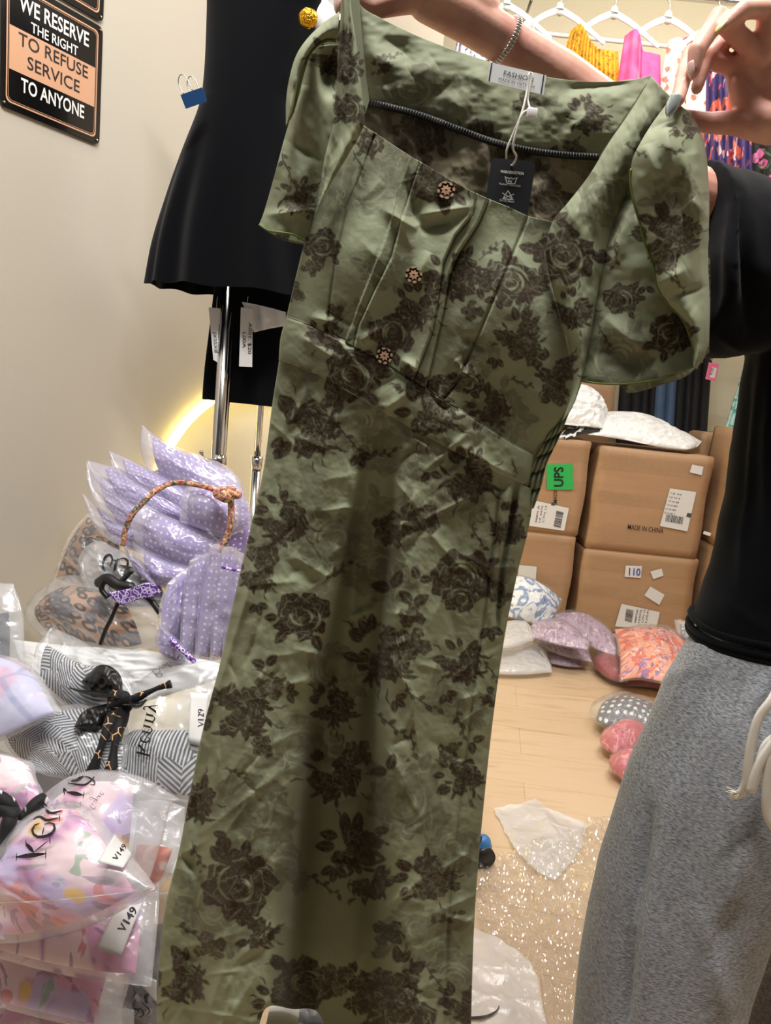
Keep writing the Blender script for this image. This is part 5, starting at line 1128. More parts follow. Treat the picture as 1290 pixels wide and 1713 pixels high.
# --- grey bags with hatched print, tied
r_, _ = bag('frosted bag of black hatched print, standing left of the black and tan tie', [(85, 1048), (130, 1068), (170, 1092)], [(170, 1092), (210, 1130), (222, 1165)], [(52, 1130), (120, 1190), (160, 1200), (222, 1165)], [(85, 1048), (60, 1085), (52, 1130)], (1.52, 1.44, 1.36, 1.42), .035, 'hatched', 'thin_film', (.1, .1, .34, .05), .005)
bag('wide frosted bag of black hatched print lying below the tie', [(0, 1225), (60, 1195), (110, 1180), (200, 1170)], [(200, 1170), (215, 1230), (205, 1300)], [(60, 1290), (110, 1302), (160, 1308), (205, 1300)], [(0, 1225), (20, 1260), (60, 1290)], (1.38, 1.36, 1.25, 1.26), .04, 'hatched', 'thin_film', (.03, .03, .06, .03), .005)
r_, top = bag('frosted bag of hatched print with white V129 label, beside the green dress', [(222, 1165), (250, 1130), (290, 1115), (390, 1098)], [(390, 1098), (370, 1200), (345, 1345)], [(195, 1300), (250, 1330), (300, 1340), (345, 1345)], [(222, 1165), (205, 1230), (195, 1300)], (1.42, 1.40, 1.24, 1.26), .045, 'hatched', 'thin_film', (.04, .05, .5, .04), .005)
o, LX = sticker(top, [(318, 1158), (349, 1160), (338, 1246), (315, 1241)], r_); o['label'] = 'white V129 label'
link('label_lettering', rawmesh('label_lettering', *join([stext(LX, 'V129', (341, 1216), (341, 1186), 10, .001, .012)]), False), M['ink'], o)
logo(top, (228, 1262), (6, -24), (22, 6), r_, word=True, boutique=False)
logo(top, (232, 1158), (22, -14), (15, 20), r_, word=False, boutique=True)
logo(top, (236, 1175), (16, -22), (22, 10), r_, word=False, boutique=False) if False else None
tt = thing('fabric_tie', PY(190, 1300, 1.27), 'black and tan printed fabric tie knotted between the two hatched bags', 'tie')
for pts, r0 in ((([(204, 1172, 1.33), (192, 1195, 1.315), (178, 1225, 1.28), (166, 1258, 1.255), (154, 1292, 1.24)]), .013), (([(208, 1172, 1.32), (202, 1205, 1.305), (193, 1240, 1.27), (186, 1290, 1.24)]), .014), (([(206, 1178, 1.33), (232, 1166, 1.33), (262, 1152, 1.335), (286, 1144, 1.34)]), .009)):
    c = curve(pts, 40); V, F = tube(PY(c[:, 0], c[:, 1], c[:, 2]), r0*(.75+.25*np.sin(np.linspace(0, 7, 40))), 14); link('tie_band', uv_auto(rawmesh('tie_band', V, F)), M['black_tan'], tt)
link('tie_knot', uv_auto(rawmesh('tie_knot', *join([capsule(PY(196, 1168, 1.33), PY(208, 1180, 1.32), .018, .016, 18), capsule(PY(190, 1178, 1.32), PY(206, 1168, 1.315), .012, .014, 14)]))), M['black_tan'], tt)
rb = thing('black_bow', PY(170, 1240, 1.32), 'glossy black bow of crumpled ribbon left of the black and tan tie', 'bow')
def leafsheet(name, pts_l, pts_r, Ys_, parent, mat='black_plastic', amp=.006, seed=1):
    a, b = curve(pts_l, 40), curve(pts_r, 40); u = np.linspace(0, 1, 16)[None, :, None]; g = a[:, None]*(1-u)+b[:, None]*u
    y = np.interp(np.linspace(0, 1, 40), np.linspace(0, 1, len(Ys_)), Ys_)[:, None]+0*g[..., 0]-.02*np.sin(np.pi*u[..., 0])+amp*fbm(g[..., 0]/9, g[..., 1]/12, 3, seed)*2
    o = link(name, gridmesh(name, PY(g[..., 0], g[..., 1], y)), M[mat], parent); solid(o, .002); return o
leafsheet('bow_loop', [(205, 1165), (185, 1160), (155, 1165), (138, 1140)], [(205, 1162), (200, 1128), (170, 1112), (138, 1138)], [1.33, 1.36, 1.37, 1.39], rb, seed=3)
leafsheet('bow_loop', [(200, 1172), (170, 1180), (140, 1190), (125, 1215)], [(200, 1178), (185, 1215), (160, 1235), (125, 1215)], [1.33, 1.33, 1.31, 1.30], rb, seed=6)
leafsheet('bow_tail', [(198, 1165), (170, 1158), (140, 1155), (116, 1150)], [(198, 1170), (170, 1165), (140, 1160), (116, 1151)], [1.32, 1.34, 1.36, 1.38], rb, amp=.002, seed=8)
leafsheet('bow_tail', [(205, 1176), (230, 1176), (245, 1170)], [(205, 1182), (232, 1184), (246, 1171)], [1.32, 1.32, 1.33], rb, amp=.001, seed=9)

# --- pink flowered bags in front
bag('plain frosted bag filling the gap under the hatched bags', [(-60, 1250), (80, 1275), (200, 1285), (340, 1320)], [(340, 1320), (330, 1400), (320, 1480)], [(-60, 1420), (130, 1440), (320, 1480)], [(-60, 1250), (-60, 1420)], (1.36, 1.33, 1.20, 1.24), .03, 'white_cloth', 'frosted_film', (.05, .05, .05, .05), .005)
bag('small bag of pink print at the left edge above the black and white tie', [(-60, 1265), (-10, 1258), (30, 1268), (50, 1290)], [(50, 1290), (70, 1320), (72, 1345)], [(-60, 1400), (10, 1390), (72, 1345)], [(-60, 1265), (-60, 1400)], (1.22, 1.20, 1.13, 1.13), .04, 'pink_floral', 'frosted_film', (.03, .05, .03, .03), .005)
bw = thing('fabric_tie', PY(10, 1420, 1.05), 'black and white fabric tie at the left edge beside the shop name bag', 'tie')
for pts, r0 in (([(-10, 1330, 1.09), (15, 1345, 1.085), (35, 1365, 1.085), (55, 1350, 1.10), (75, 1335, 1.12)], .012), ([(-20, 1360, 1.08), (5, 1355, 1.075), (25, 1370, 1.075)], .015), ([(20, 1362, 1.075), (12, 1385, 1.06), (0, 1420, 1.04), (-8, 1450, 1.03)], .012), ([(-20, 1385, 1.07), (0, 1390, 1.06), (18, 1372, 1.07)], .010)):
    c = curve(pts, 30); V, F = tube(PY(c[:, 0], c[:, 1], c[:, 2]), r0*(.8+.2*np.sin(np.linspace(0, 9, 30))), 12); link('tie_band', uv_auto(rawmesh('tie_band', V, F)), M['black_white'], bw)
bag('lowest visible frosted bag of pink print, on the floor at the left corner', [(-60, 1640), (40, 1650), (120, 1665), (225, 1690)], [(225, 1690), (222, 1740), (215, 1790)], [(-60, 1790), (80, 1800), (215, 1790)], [(-60, 1640), (-60, 1790)], (1.06, 1.05, 1.0, 1.0), .03, 'pink_floral', 'frosted_film', (.03, .2, .04, .04), .004)
bag('frosted bag of pink print third from the top of the V149 pile', [(-60, 1580), (60, 1590), (150, 1600), (225, 1610)], [(225, 1610), (212, 1660), (190, 1732)], [(-60, 1668), (30, 1690), (110, 1712), (190, 1732)], [(-60, 1580), (-60, 1668)], (1.10, 1.09, 1.0, .99), .04, 'pink_floral', 'frosted_film', (.03, .14, .04, .08), .004)
r_, top = bag('frosted bag of pink print with slanted V149 label, second in the pile', [(-60, 1480), (80, 1480), (180, 1490), (268, 1470)], [(268, 1470), (262, 1560), (253, 1651)], [(-60, 1582), (0, 1600), (120, 1632), (253, 1651)], [(-60, 1480), (-60, 1582)], (1.13, 1.12, .99, 1.0), .05, 'pink_floral', 'frosted_film', (.03, .08, .04, .09), .004)
o, LX = sticker(top, [(190, 1525), (238, 1510), (202, 1601), (161, 1586)], r_, off=.012); o['label'] = 'white V149 label on the slanted edge'
link('label_lettering', rawmesh('label_lettering', *join([stext(LX, 'V149', (207, 1561), (231, 1522), 13, .001, .014)]), False), M['ink'], o)
r_, _ = bag('frosted bag of pink and orange print behind the V149 bag, next to the green dress', [(232, 1340), (270, 1338), (309, 1350)], [(309, 1350), (305, 1410), (262, 1500)], [(215, 1500), (240, 1505), (262, 1500)], [(232, 1340), (225, 1420), (215, 1500)], (1.20, 1.18, 1.10, 1.12), .03, 'orange_floral', 'frosted_film', (.05, .15, .45, .03), .004)
r_, top = bag('frosted bag of pink flowers with script lettering, behind the top V149 bag', [(45, 1400), (80, 1335), (120, 1300), (165, 1287), (235, 1298), (302, 1337)], [(302, 1337), (285, 1348), (272, 1400), (250, 1470)], [(60, 1500), (150, 1500), (250, 1470)], [(45, 1400), (48, 1450), (60, 1500)], (1.20, 1.17, 1.08, 1.10), .055, 'pink_floral', 'frosted_film', (.04, .22, .12, .04), .004)
logo(top, (71, 1393), (15, -22), (24, 15), r_, word=False, boutique=False) if False else None
G = []
for p, w_ in (([(108, 1348), (133, 1350)], 7), ([(135, 1341), (134, 1354)], 1.5), ([(110, 1341), (107, 1348)], 2), ([(112, 1325), (139, 1330)], 7), ([(141, 1322), (139, 1336)], 1.5), ([(108, 1330), (107, 1319), (113, 1326)], 3), ([(98, 1345), (90, 1352), (100, 1358), (108, 1352)], 2.5),
              ([(115, 1310), (140, 1313), (152, 1306), (158, 1298)], 4), ([(112, 1305), (128, 1304), (140, 1298)], 6), ([(140, 1298), (148, 1300), (157, 1306), (158, 1313), (150, 1312)], 3), ([(116, 1302), (114, 1312)], 1.5)):
    G.append(sstroke(top, p, w_, .003, n=12))
lg = link('printed_logo', rawmesh('printed_logo', *join(G), False), M['ink'], r_)
logo(top, (118, 1418), (17.5, -23), (20, 15), r_, word=False, boutique=True, off=.003)
r_, top = bag('top frosted bag of pink flowers with big serif shop name and V149 label', [(-60, 1475), (-10, 1440), (25, 1400), (60, 1360), (100, 1346), (150, 1363)], [(150, 1363), (195, 1400), (235, 1450), (262, 1487)], [(-60, 1570), (60, 1568), (160, 1545), (262, 1487)], [(-60, 1475), (-65, 1520), (-60, 1570)], (1.13, 1.08, .96, .97), .075, 'pink_floral', 'frosted_film', (.03, .10, .05, .06), .004, p=.42)
G = []
for p, w_ in (([(26, 1434), (76, 1428)], 8), ([(27, 1441), (28, 1426)], 1.8), ([(76, 1438), (77, 1420)], 1.8), ([(54, 1428), (82, 1405)], 2), ([(84, 1412), (83, 1398)], 1.8), ([(50, 1417), (58, 1424), (74, 1424)], 0.6), ([(56, 1426), (44, 1411)], 7), ([(44, 1418), (43, 1404)], 1.8),
              ([(70, 1399), (74, 1382)], 2), ([(74, 1379), (86, 1376), (92, 1382), (88, 1393), (76, 1399), (62, 1400), (54, 1392), (56, 1382), (66, 1377)], 5.5),
              ([(52, 1372), (66, 1366), (78, 1372), (98, 1368)], 5), ([(60, 1356), (72, 1350), (84, 1360), (104, 1356)], 5), ([(99, 1374), (100, 1362)], 1.8), ([(60, 1347), (70, 1342), (82, 1352)], 3.5)):
    G.append(sstroke(top, p, w_*1.0, .003, n=12))
link('printed_logo', rawmesh('printed_logo', *join(G), False), M['ink'], r_)
o, LX = sticker(top, [(193, 1394), (222, 1428), (206, 1452), (163, 1442)], r_, off=.006); o['label'] = 'white V149 label with a cut corner'
link('label_lettering', rawmesh('label_lettering', *join([stext(LX, 'V149', (195, 1440), (213, 1416), 9, .001, .012)]), False), M['ink'], o)
zl = [sstroke(top, [(-55, 1512), (60, 1508), (150, 1500), (258, 1487)], 1.6, .003, w1=1.6, n=40)]
link('zip_line', rawmesh('zip_line', *join(zl), False), M['white_plastic'], r_)
r_, top = bag('dark grey polka bag with script lettering, between the pink pile and the green dress', [(205, 1500), (240, 1495), (290, 1490)], [(290, 1490), (300, 1600), (300, 1760)], [(195, 1780), (250, 1780), (300, 1760)], [(205, 1500), (205, 1640), (195, 1780)], (1.18, 1.18, 1.10, 1.10), .03, 'grey_polka', 'frosted_film', (.03, .03, .2, .03), .004)
link('printed_logo', rawmesh('printed_logo', *join([sstroke(top, p, 2, .004, n=14) for p in ([(228, 1670), (222, 1685), (232, 1690), (226, 1700)], [(225, 1690), (236, 1688), (240, 1698), (230, 1702)], [(236, 1676), (250, 1690), (244, 1700)], [(222, 1650), (226, 1662), (220, 1668)])]), False), M['ink'], r_)
sticker(top, [(242, 1632), (262, 1640), (262, 1678), (238, 1650)], r_)
bag('plain frosted bag on the floor under the pink flowered pile', [(-120, 1600), (60, 1600), (225, 1600)], [(225, 1600), (225, 1780)], [(-120, 1800), (225, 1780)], [(-120, 1600), (-120, 1800)], (.06, .06, .06, .06), .04, 'white_cloth', 'frosted_film', (.05, .05, .05, .05), .004, mode='z', back=1.2)
# hidden lower packs carrying the heap
for k, (x, y, z) in enumerate(((-.50, 1.12, .05), (-.72, 1.18, .05), (-.45, 1.28, .06), (-.42, 1.42, .08))): pass

# ================================================================== BACK WALL: RAIL, HANGERS, DRESSES
YR = 3.8; pr_ = PY(1290, 8, YR); zr = pr_[2]
dr = thing('wall_rail', (1.2, YR, zr), 'thin chrome hanging rail high on the cream back wall', 'clothes rail')
link('bar', rawmesh('bar', *tube([(.35, YR, zr), (2.5, YR, zr)], .010, 12)), M['chrome'], dr)
for x in (.45, 1.45, 2.4): link('bracket', rawmesh('bracket', *tube([(x, YR, zr), (x, 4.63, zr)], .008, 10)), M['chrome'], dr)
a, b = PY(780, 43, 3.98), PY(1150, 81, 3.98)
wr_ = thing('white_rail', ((a+b)/2), 'white rail crossing behind the hanging dresses', 'clothes rail')
link('bar', rawmesh('bar', *tube([a, b], .010, 12)), M['hanger_white'], wr_)
for p in (a, b): link('bracket', rawmesh('bracket', *tube([p, (p[0], 4.63, p[2])], .007, 8)), M['hanger_white'], wr_)
def hanger(px, py, label, tilt=0.0):
    """px, py: the neck of the hanger"""
    h = thing('clothes_hanger', PY(px, py+48, YR), label, 'hanger', 'white hangers on the back wall rail')
    G = []
    for s in (-1, 1):
        p = curve([(px, py+2), (px+s*28, py+16+s*3), (px+s*60, py+40+s*6), (px+s*74, py+52+s*7)], 20); V, F = tube(PY(p[:, 0], p[:, 1], YR), np.linspace(.016, .010, 20), 12)
        c = V.mean(0); V[:, 1] = YR+(V[:, 1]-YR)*.45; G.append((V, F))
    G.append(capsule(PY(px, py-4, YR), PY(px, py+5, YR), .016, .020, 14))
    link('arms', rawmesh('arms', *join(G)), M['hanger_white'], h)
    n0 = PY(px, py-4, YR); d = zr-n0[2]; pts = curve([n0, n0+np.array([.002, 0, d*.5]), n0+np.array([-.016, 0, d*.8]), n0+np.array([-.014, 0, d+.012]), n0+np.array([0, 0, d+.022]), n0+np.array([.018, 0, d+.01]), n0+np.array([.018, 0, d-.012])], 24)
    link('hook', rawmesh('hook', *tube(pts, .003, 8)), M['steel_wire'], h)
    f = plane_map([PY(px+dx, py+dy, YR-.02) for dx, dy in ((-8, -2), (8, 0), (8, 4), (-8, 2))], None)
    link('printed_mark', rawmesh('printed_mark', *quad_on(f, [(px-7, py-1), (px+7, py+1), (px+6, py+3), (px-6, py+1)], .002), False), M['label_print'], h)
    return h
HG = [(760, -12, 'topmost left white hanger, holding the blue and lilac dress'), (848, 6, 'white hanger left of the one above the yellow blouse'), (937, 14, 'white hanger directly left of the yellow blouse'), (1028, 20, 'white hanger between the yellow blouse and the hot pink blouse'),
      (1118, 28, 'white hanger above the white dress with coral flowers'), (1205, 38, 'white hanger behind the hand, at the right end')]
for x, y, l in HG: hanger(x, y, l)
def hang(name, label, cat, T, R, B, L, Y, mat, pl=(.012, 9), seed=1, nu=120, nv=110, dep=.05):
    g = coons(T, R, B, L, nu, nv); x, y = g[..., 0], g[..., 1]; u = np.linspace(0, 1, nu)[None]+0*x; v = np.linspace(0, 1, nv)[:, None]+0*x
    d = dep*np.sin(np.pi*u)**.6+pl[0]*np.sin(u*pl[1]*2*np.pi+3*fbm(u*2, v*1.5, 2, seed))*(.3+.7*v)+.01*fbm(u*5, v*6, 3, seed)
    f = PY(x, y, Y-d); bk = PY(x, y, Y+dep*.6*np.sin(np.pi*u)**.6+.004); X = np.concatenate([f, bk[:, ::-1][:, 1:-1]], 1)
    sw_ = np.linalg.norm(f[nv//2, -1]-f[nv//2, 0]); sh = np.linalg.norm(f[-1, nu//2]-f[0, nu//2]); uv = np.stack([u*sw_, v*sh], -1)
    uv = np.concatenate([uv, uv[:, ::-1][:, 1:-1]], 1)+seed*.31
    return tag(link(name, gridmesh(name, X, closed_u=True, uv=uv), M[mat]), label, cat)
hang('hanging_dress', 'white dress with blue and lilac print hanging furthest left on the back wall', 'dress', [(770, 30), (782, 20), (800, 34), (828, 58)], [(828, 58), (845, 160), (860, 360)], [(740, 360), (800, 362), (860, 360)], [(770, 30), (752, 160), (740, 360)], 3.74, 'blue_pastel', seed=2)
hang('hanging_dress', 'pale pink garden print dress hanging left of the yellow blouse', 'dress', [(858, 62), (880, 34), (892, 42), (905, 78), (935, 104), (948, 110)], [(948, 110), (958, 220), (975, 380)], [(838, 380), (900, 384), (975, 380)], [(858, 62), (846, 200), (838, 380)], 3.72, 'pink_garden', seed=3)
hang('hanging_blouse', 'mustard yellow gathered blouse hanging beside the hot pink one', 'blouse', [(954, 52), (972, 40), (984, 60), (1000, 80), (1018, 84), (1034, 86)], [(1034, 86), (1038, 160), (1045, 250)], [(925, 250), (980, 255), (1045, 250)], [(954, 52), (941, 110), (925, 250)], 3.70, 'yellow_print', (.016, 14), seed=4)
hang('hanging_blouse', 'hot pink blouse hanging between the yellow one and the coral flowered dress', 'blouse', [(1045, 60), (1064, 48), (1072, 62), (1076, 84), (1090, 88), (1105, 92)], [(1105, 92), (1106, 180), (1110, 260)], [(1015, 260), (1060, 265), (1110, 260)], [(1045, 60), (1034, 130), (1015, 260)], 3.69, 'hot_pink', (.01, 5), seed=5)
hang('hanging_dress', 'white dress with coral flowers hanging behind the pinching fingers', 'dress', [(1118, 68), (1136, 62), (1148, 74), (1156, 96), (1176, 104), (1196, 110)], [(1196, 110), (1200, 240), (1210, 420)], [(1088, 420), (1150, 425), (1210, 420)], [(1118, 68), (1104, 150), (1088, 420)], 3.68, 'white_coral', (.012, 6), seed=6)
hang('hanging_blouse', 'pink blouse sleeve showing between the coral flowered dress and the hand', 'blouse', [(1140, 66), (1152, 62), (1166, 76)], [(1166, 76), (1172, 140), (1176, 200)], [(1128, 200), (1176, 200)], [(1140, 66), (1128, 200)], 3.84, 'hot_pink', (.01, 3), seed=7, dep=.03)
hang('hanging_dress', 'purple and orange swirl print dress hanging under the palm of the right hand', 'dress', [(1180, 118), (1200, 104), (1225, 120), (1262, 130)], [(1262, 130), (1266, 240), (1276, 420)], [(1165, 420), (1220, 424), (1276, 420)], [(1180, 118), (1178, 240), (1165, 420)], 3.66, 'purple_swirl', (.03, 7), seed=8)
hang('hanging_dress', 'black dress with pink roses at the far right of the back wall', 'dress', [(1262, 130), (1290, 120), (1330, 126), (1370, 140)], [(1370, 140), (1390, 300), (1400, 460)], [(1255, 460), (1320, 464), (1400, 460)], [(1262, 130), (1258, 260), (1255, 460)], 3.64, 'dark_rose_floral', (.03, 6), seed=9)
# lower rail with trousers and an aqua dress
lr = PY(1120, 470, 4.25)[2]; lo_ = thing('lower_rail', (1.6, 4.3, lr), 'lower hanging rail with jeans in front of the back wall', 'clothes rail')
link('bar', rawmesh('bar', *tube([(1.0, 4.3, lr), (2.5, 4.3, lr)], .010, 12)), M['chrome'], lo_)
for x in (1.05, 2.45): link('bracket', rawmesh('bracket', *tube([(x, 4.3, lr), (x, 4.63, lr)], .008, 8)), M['chrome'], lo_)
for k, (x0, x1, mt, l) in enumerate(((1040, 1082, 'denim_black', 'black trousers hanging furthest left behind the cartons'), (1076, 1106, 'denim_black', 'black trousers hanging directly left of the blue jeans'), (1098, 1140, 'denim_blue', 'blue jeans hanging between black trousers behind the cartons'), (1134, 1166, 'denim_black', 'black trousers hanging directly right of the blue jeans'), (1160, 1192, 'denim_black', 'black jeans with pink tag hanging at the right end of the row'))):
    jx = thing('hanging_trousers', PY((x0+x1)/2, 760, 4.28), l, 'trousers')
    for s in (0, 1):
        xa = x0+(x1-x0)*.46*s; xb = xa+(x1-x0)*.54; g = coons([(xa+14, 484), (xb+14, 486)], [(xb+14, 486), (xb, 600), (xb-12, 770)], [(xa-12, 770), (xb-12, 770)], [(xa+14, 484), (xa, 600), (xa-12, 770)], 24, 60)
        u = np.linspace(0, 1, 24)[None]+0*g[..., 0]; d = .045*np.sin(np.pi*u)**.7+.008*fbm(g[..., 0]/12, g[..., 1]/40, 3, k*3+s); f = PY(g[..., 0], g[..., 1], 4.27-k*.012-d); bk = PY(g[..., 0], g[..., 1], 4.29-k*.012+.02*np.sin(np.pi*u))
        link('trouser_leg', gridmesh('trouser_leg', np.concatenate([f, bk[:, ::-1][:, 1:-1]], 1), closed_u=True), M[mt], jx)
f = plane_map([PY(x, y, 4.10) for x, y in ((1183, 608), (1205, 610), (1198, 640), (1180, 636))], None)
pt = thing('price_tag', PY(1190, 640, 4.10), 'pink price tag with white sticker hanging on the black jeans', 'tag')
o = link('tag_card', rawmesh('tag_card', *quad_on(f, [(1186, 606), (1203, 609), (1197, 638), (1180, 634)]), False), M['pink_tag'], pt); solid(o, .001)
link('tag_thread', rawmesh('tag_thread', *tube(PY(np.array([1195, 1186, 1180]), np.array([608, 596, 590]), np.array([4.1, 4.14, 4.2])), .001, 5)), M['tag_string'], pt)
link('sticker', rawmesh('sticker', *quad_on(f, [(1191, 614), (1199, 616), (1195, 633), (1187, 631)], .003), False), M['white_paper'], pt)
link('tag_lettering', rawmesh('tag_lettering', *join([text_on(f, 'V133', (1191, 628), (1194, 617), 4.5, .005)]), False), M['ink'], pt)
hang('hanging_dress', 'white and aqua printed dress hanging behind the black shirt sleeve', 'dress', [(1262, 430), (1290, 430), (1330, 440)], [(1330, 440), (1310, 560), (1290, 740)], [(1206, 735), (1250, 740), (1290, 740)], [(1262, 430), (1248, 590), (1206, 735)], 4.15, 'aqua_floral', (.02, 6), seed=12)

# ================================================================== CARTONS
def carton(label, x0, x1, y0, y1, z0, z1, rz=0.0, seed=0, group='shipping cartons by the back wall', tape=True):
    cx, cy = (x0+x1)/2, (y0+y1)/2; root = thing('cardboard_box', (cx, cy, z0), label, 'box', group)
    bm = bmesh.new(); bmesh.ops.create_cube(bm, size=1); 
    for v in bm.verts: v.co = Vector((v.co.x*(x1-x0), v.co.y*(y1-y0), v.co.z*(z1-z0)))
    bmesh.ops.bevel(bm, geom=bm.edges[:], offset=.006, segments=2, affect='EDGES'); bmesh.ops.subdivide_edges(bm, edges=[e for e in bm.edges if e.calc_length() > .1], cuts=12, use_grid_fill=True)
    for v in bm.verts:
        x, y, z = v.co; k = .004*math.sin(3.1*(x/(x1-x0)+.5))*math.sin(3.1*(z/(z1-z0)+.5)); 
        if y < 0: v.co.y -= k
        v.co.x += .004*math.sin(z*17+seed); v.co.z = min(v.co.z, (z1-z0)/2)
    mt_ = Matrix.Translation((cx, cy, (z0+z1)/2)) @ Matrix.Rotation(rz, 4, 'Z'); bmesh.ops.transform(bm, matrix=mt_, verts=bm.verts)
    me = bpy.data.meshes.new('box_body'); bm.to_mesh(me); bm.free(); me.polygons.foreach_set('use_smooth', [True]*len(me.polygons)); me.update()
    link('box_body', me, M['cardboard'], root)
    if tape:
        g_ = []
        for zz, hh in ((.88, .05), (.52, .03), (.16, .03)):
            z = z0+(z1-z0)*zz; V = []; n = 14
            for i in range(n):
                t = i/(n-1); X = x0+.01+(x1-x0-.02)*t; V += [(X, y0-.0035-.004*math.sin(3.1*t)*math.sin(3.1*zz), z-hh), (X, y0-.0035-.004*math.sin(3.1*t)*math.sin(3.1*zz), z+hh)]
            g_.append((np.array(V), [[2*i, 2*i+2, 2*i+3, 2*i+1] for i in range(n-1)]))
        V = [(x0+.01, y0+(y1-y0)*.5-.03, z1+.002), (x1-.01, y0+(y1-y0)*.5-.03, z1+.002), (x1-.01, y0+(y1-y0)*.5+.03, z1+.002), (x0+.01, y0+(y1-y0)*.5+.03, z1+.002)]; g_.append((V, [[0, 1, 2, 3]]))
        link('packing_tape', rawmesh('packing_tape', *join(g_)), M['carton_tape'], root)
    yf = y0-.010; f = plane_map([PY(px, py, yf) for px, py in ((1000, 800), (1100, 800), (1100, 900), (1000, 900))], None)
    return root, f
g0 = 'shipping cartons by the back wall'
c3, f3 = carton('lower carton of the left stack, its front partly behind blue and white packs', .43, .972, 3.7, 4.13, 0, .485, seed=1)
c1, f1 = carton('upper carton of the left stack with green UPS sticker', .43, .978, 3.7, 4.13, .485, .965, seed=2)
c4, f4 = carton('lower carton of the middle stack marked 110 on a white label', 1.022, 1.60, 3.7, 4.15, 0, .43, seed=3)
c2, f2 = carton('upper carton of the middle stack printed made in China', 1.022, 1.585, 3.7, 4.15, .43, .95, seed=4)
carton('pale lower carton behind the left stack, under another one', .8, 1.2, 4.2, 4.56, 0, .66, seed=5)
carton('pale carton peeking over the white bags behind the stacks', .8, 1.2, 4.2, 4.56, .66, 1.27, seed=6)
carton('tall carton right of the middle stack, behind the others', 1.64, 1.98, 4.0, 4.4, .55, 1.06, seed=7)
carton('lower carton under the tall one, right of the middle stack', 1.64, 1.98, 4.0, 4.4, 0, .55, seed=8)
c6, _ = carton('upper carton at the right, next to the black shirt', 1.64, 2.15, 3.52, 3.92, .52, 1.10, -.06, seed=9)
carton('lower carton at the right, next to the black shirt', 1.64, 2.15, 3.5, 3.95, 0, .52, -.04, seed=10)
def labels(root, f, quads, name='shipping_label', mat='white_paper', off=0.0): return link(name, rawmesh(name, *join([quad_on(f, q, off) for q in quads]), False), M[mat], root)
def barcode(f, c0, ax, up, n, rnd):
    g = []; c0, ax, up = (np.array(q, float) for q in (c0, ax, up)); x = 0
    while x < 1: w_ = rnd.uniform(.02, .06); g.append(quad_on(f, [c0+ax*x, c0+ax*min(1, x+w_), c0+ax*min(1, x+w_)+up, c0+ax*x+up], .0015)); x += w_+rnd.uniform(.02, .05)
    return g
rnd = random.Random(3)
lb = labels(c2, f2, [[(1121, 817), (1165, 823), (1150, 889), (1104, 880)]]); lb['label'] = 'white shipping label'
G = barcode(f2, (1113, 872), (28, 5), (2, -12), 10, rnd)+[quad_on(f2, [(1150, 858), (1157, 859), (1155, 866), (1148, 864)], .0015)]
for i in range(6): G.append(text_on(f2, '1Z 04 887 648'[:6+i], (1122-i*2.2, 826+i*6.5), (1140-i*2.2, 829+i*6.5), 2.6, .0015))
link('label_print', rawmesh('label_print', *join(G), False), M['label_print'], lb)
labels(c2, f2, [[(1158, 777), (1177, 781), (1174, 795), (1154, 790)]], 'small_label')
link('printed_text', rawmesh('printed_text', *join([text_on(f2, 'MADE IN CHINA', (1050, 885), (1110, 892), 8, .0, .004)]), False), M['ink'], c2)
labels(c4, f4, [[(1047, 946), (1074, 947), (1072, 967), (1045, 965)], [(1088, 956), (1107, 951), (1110, 963), (1093, 969)], [(1088, 981), (1112, 995), (1103, 1012), (1078, 996)]], 'small_label')
link('handwriting', rawmesh('handwriting', *join([text_on(f4, '110', (1052, 962), (1071, 963), 12, .002, .012)]), False), M['blue_ink'], c4)
lb = labels(c4, f4, [[(1040, 1010), (1104, 1024), (1098, 1052), (1029, 1048)]]); G = barcode(f4, (1045, 1038), (3, -20), (12, 3), 10, rnd)+[text_on(f4, s, (1064+i*6, 1042), (1068+i*6, 1020), 3, .0015) for i, s in enumerate(('04887640', '1Z4476', 'CTN 12', 'USA'))]
link('label_print', rawmesh('label_print', *join(G), False), M['label_print'], lb)
lb = labels(c1, f1, [[(880, 834), (952, 850), (944, 888), (874, 878)]]); link('barcode', rawmesh('barcode', *join(barcode(f1, (926, 880), (5, -26), (12, 3), 10, rnd)), False), M['label_print'], lb)
G = [text_on(f1, s, (898+i*6, 874), (903+i*6, 846), 3, .0015) for i, s in enumerate(('048876 40', '1Z 4476', 'CTN 12'))]+[quad_on(f1, [(923, 840), (929, 841), (928, 846), (922, 845)], .0015)]
link('label_print', rawmesh('label_print', *join(G), False), M['label_print'], lb)
st = labels(c1, f1, [[(914, 777), (958, 776), (959, 819), (915, 819)]], 'green_sticker', 'green_sticker', .001); st['label'] = 'green sticker reading UPS'
link('sticker_lettering', rawmesh('sticker_lettering', *join([text_on(f1, 'UPS', (942, 814), (942, 781), 15, .003, .02)]), False), M['ink'], st)
link('printed_text', rawmesh('printed_text', *join([text_on(f1, 'MADE', (932, 842), (932, 820), 6, .0, .004)]), False), M['ink'], c1)
labels(c3, f3, [[(868, 945), (898, 948), (896, 975), (866, 970)]])
labels(c6, plane_map([PY(px, py, 3.48) for px, py in ((1000, 800), (1100, 800), (1100, 900), (1000, 900))], None), [[(1178, 888), (1190, 892), (1188, 897), (1176, 893)]], 'small_label')
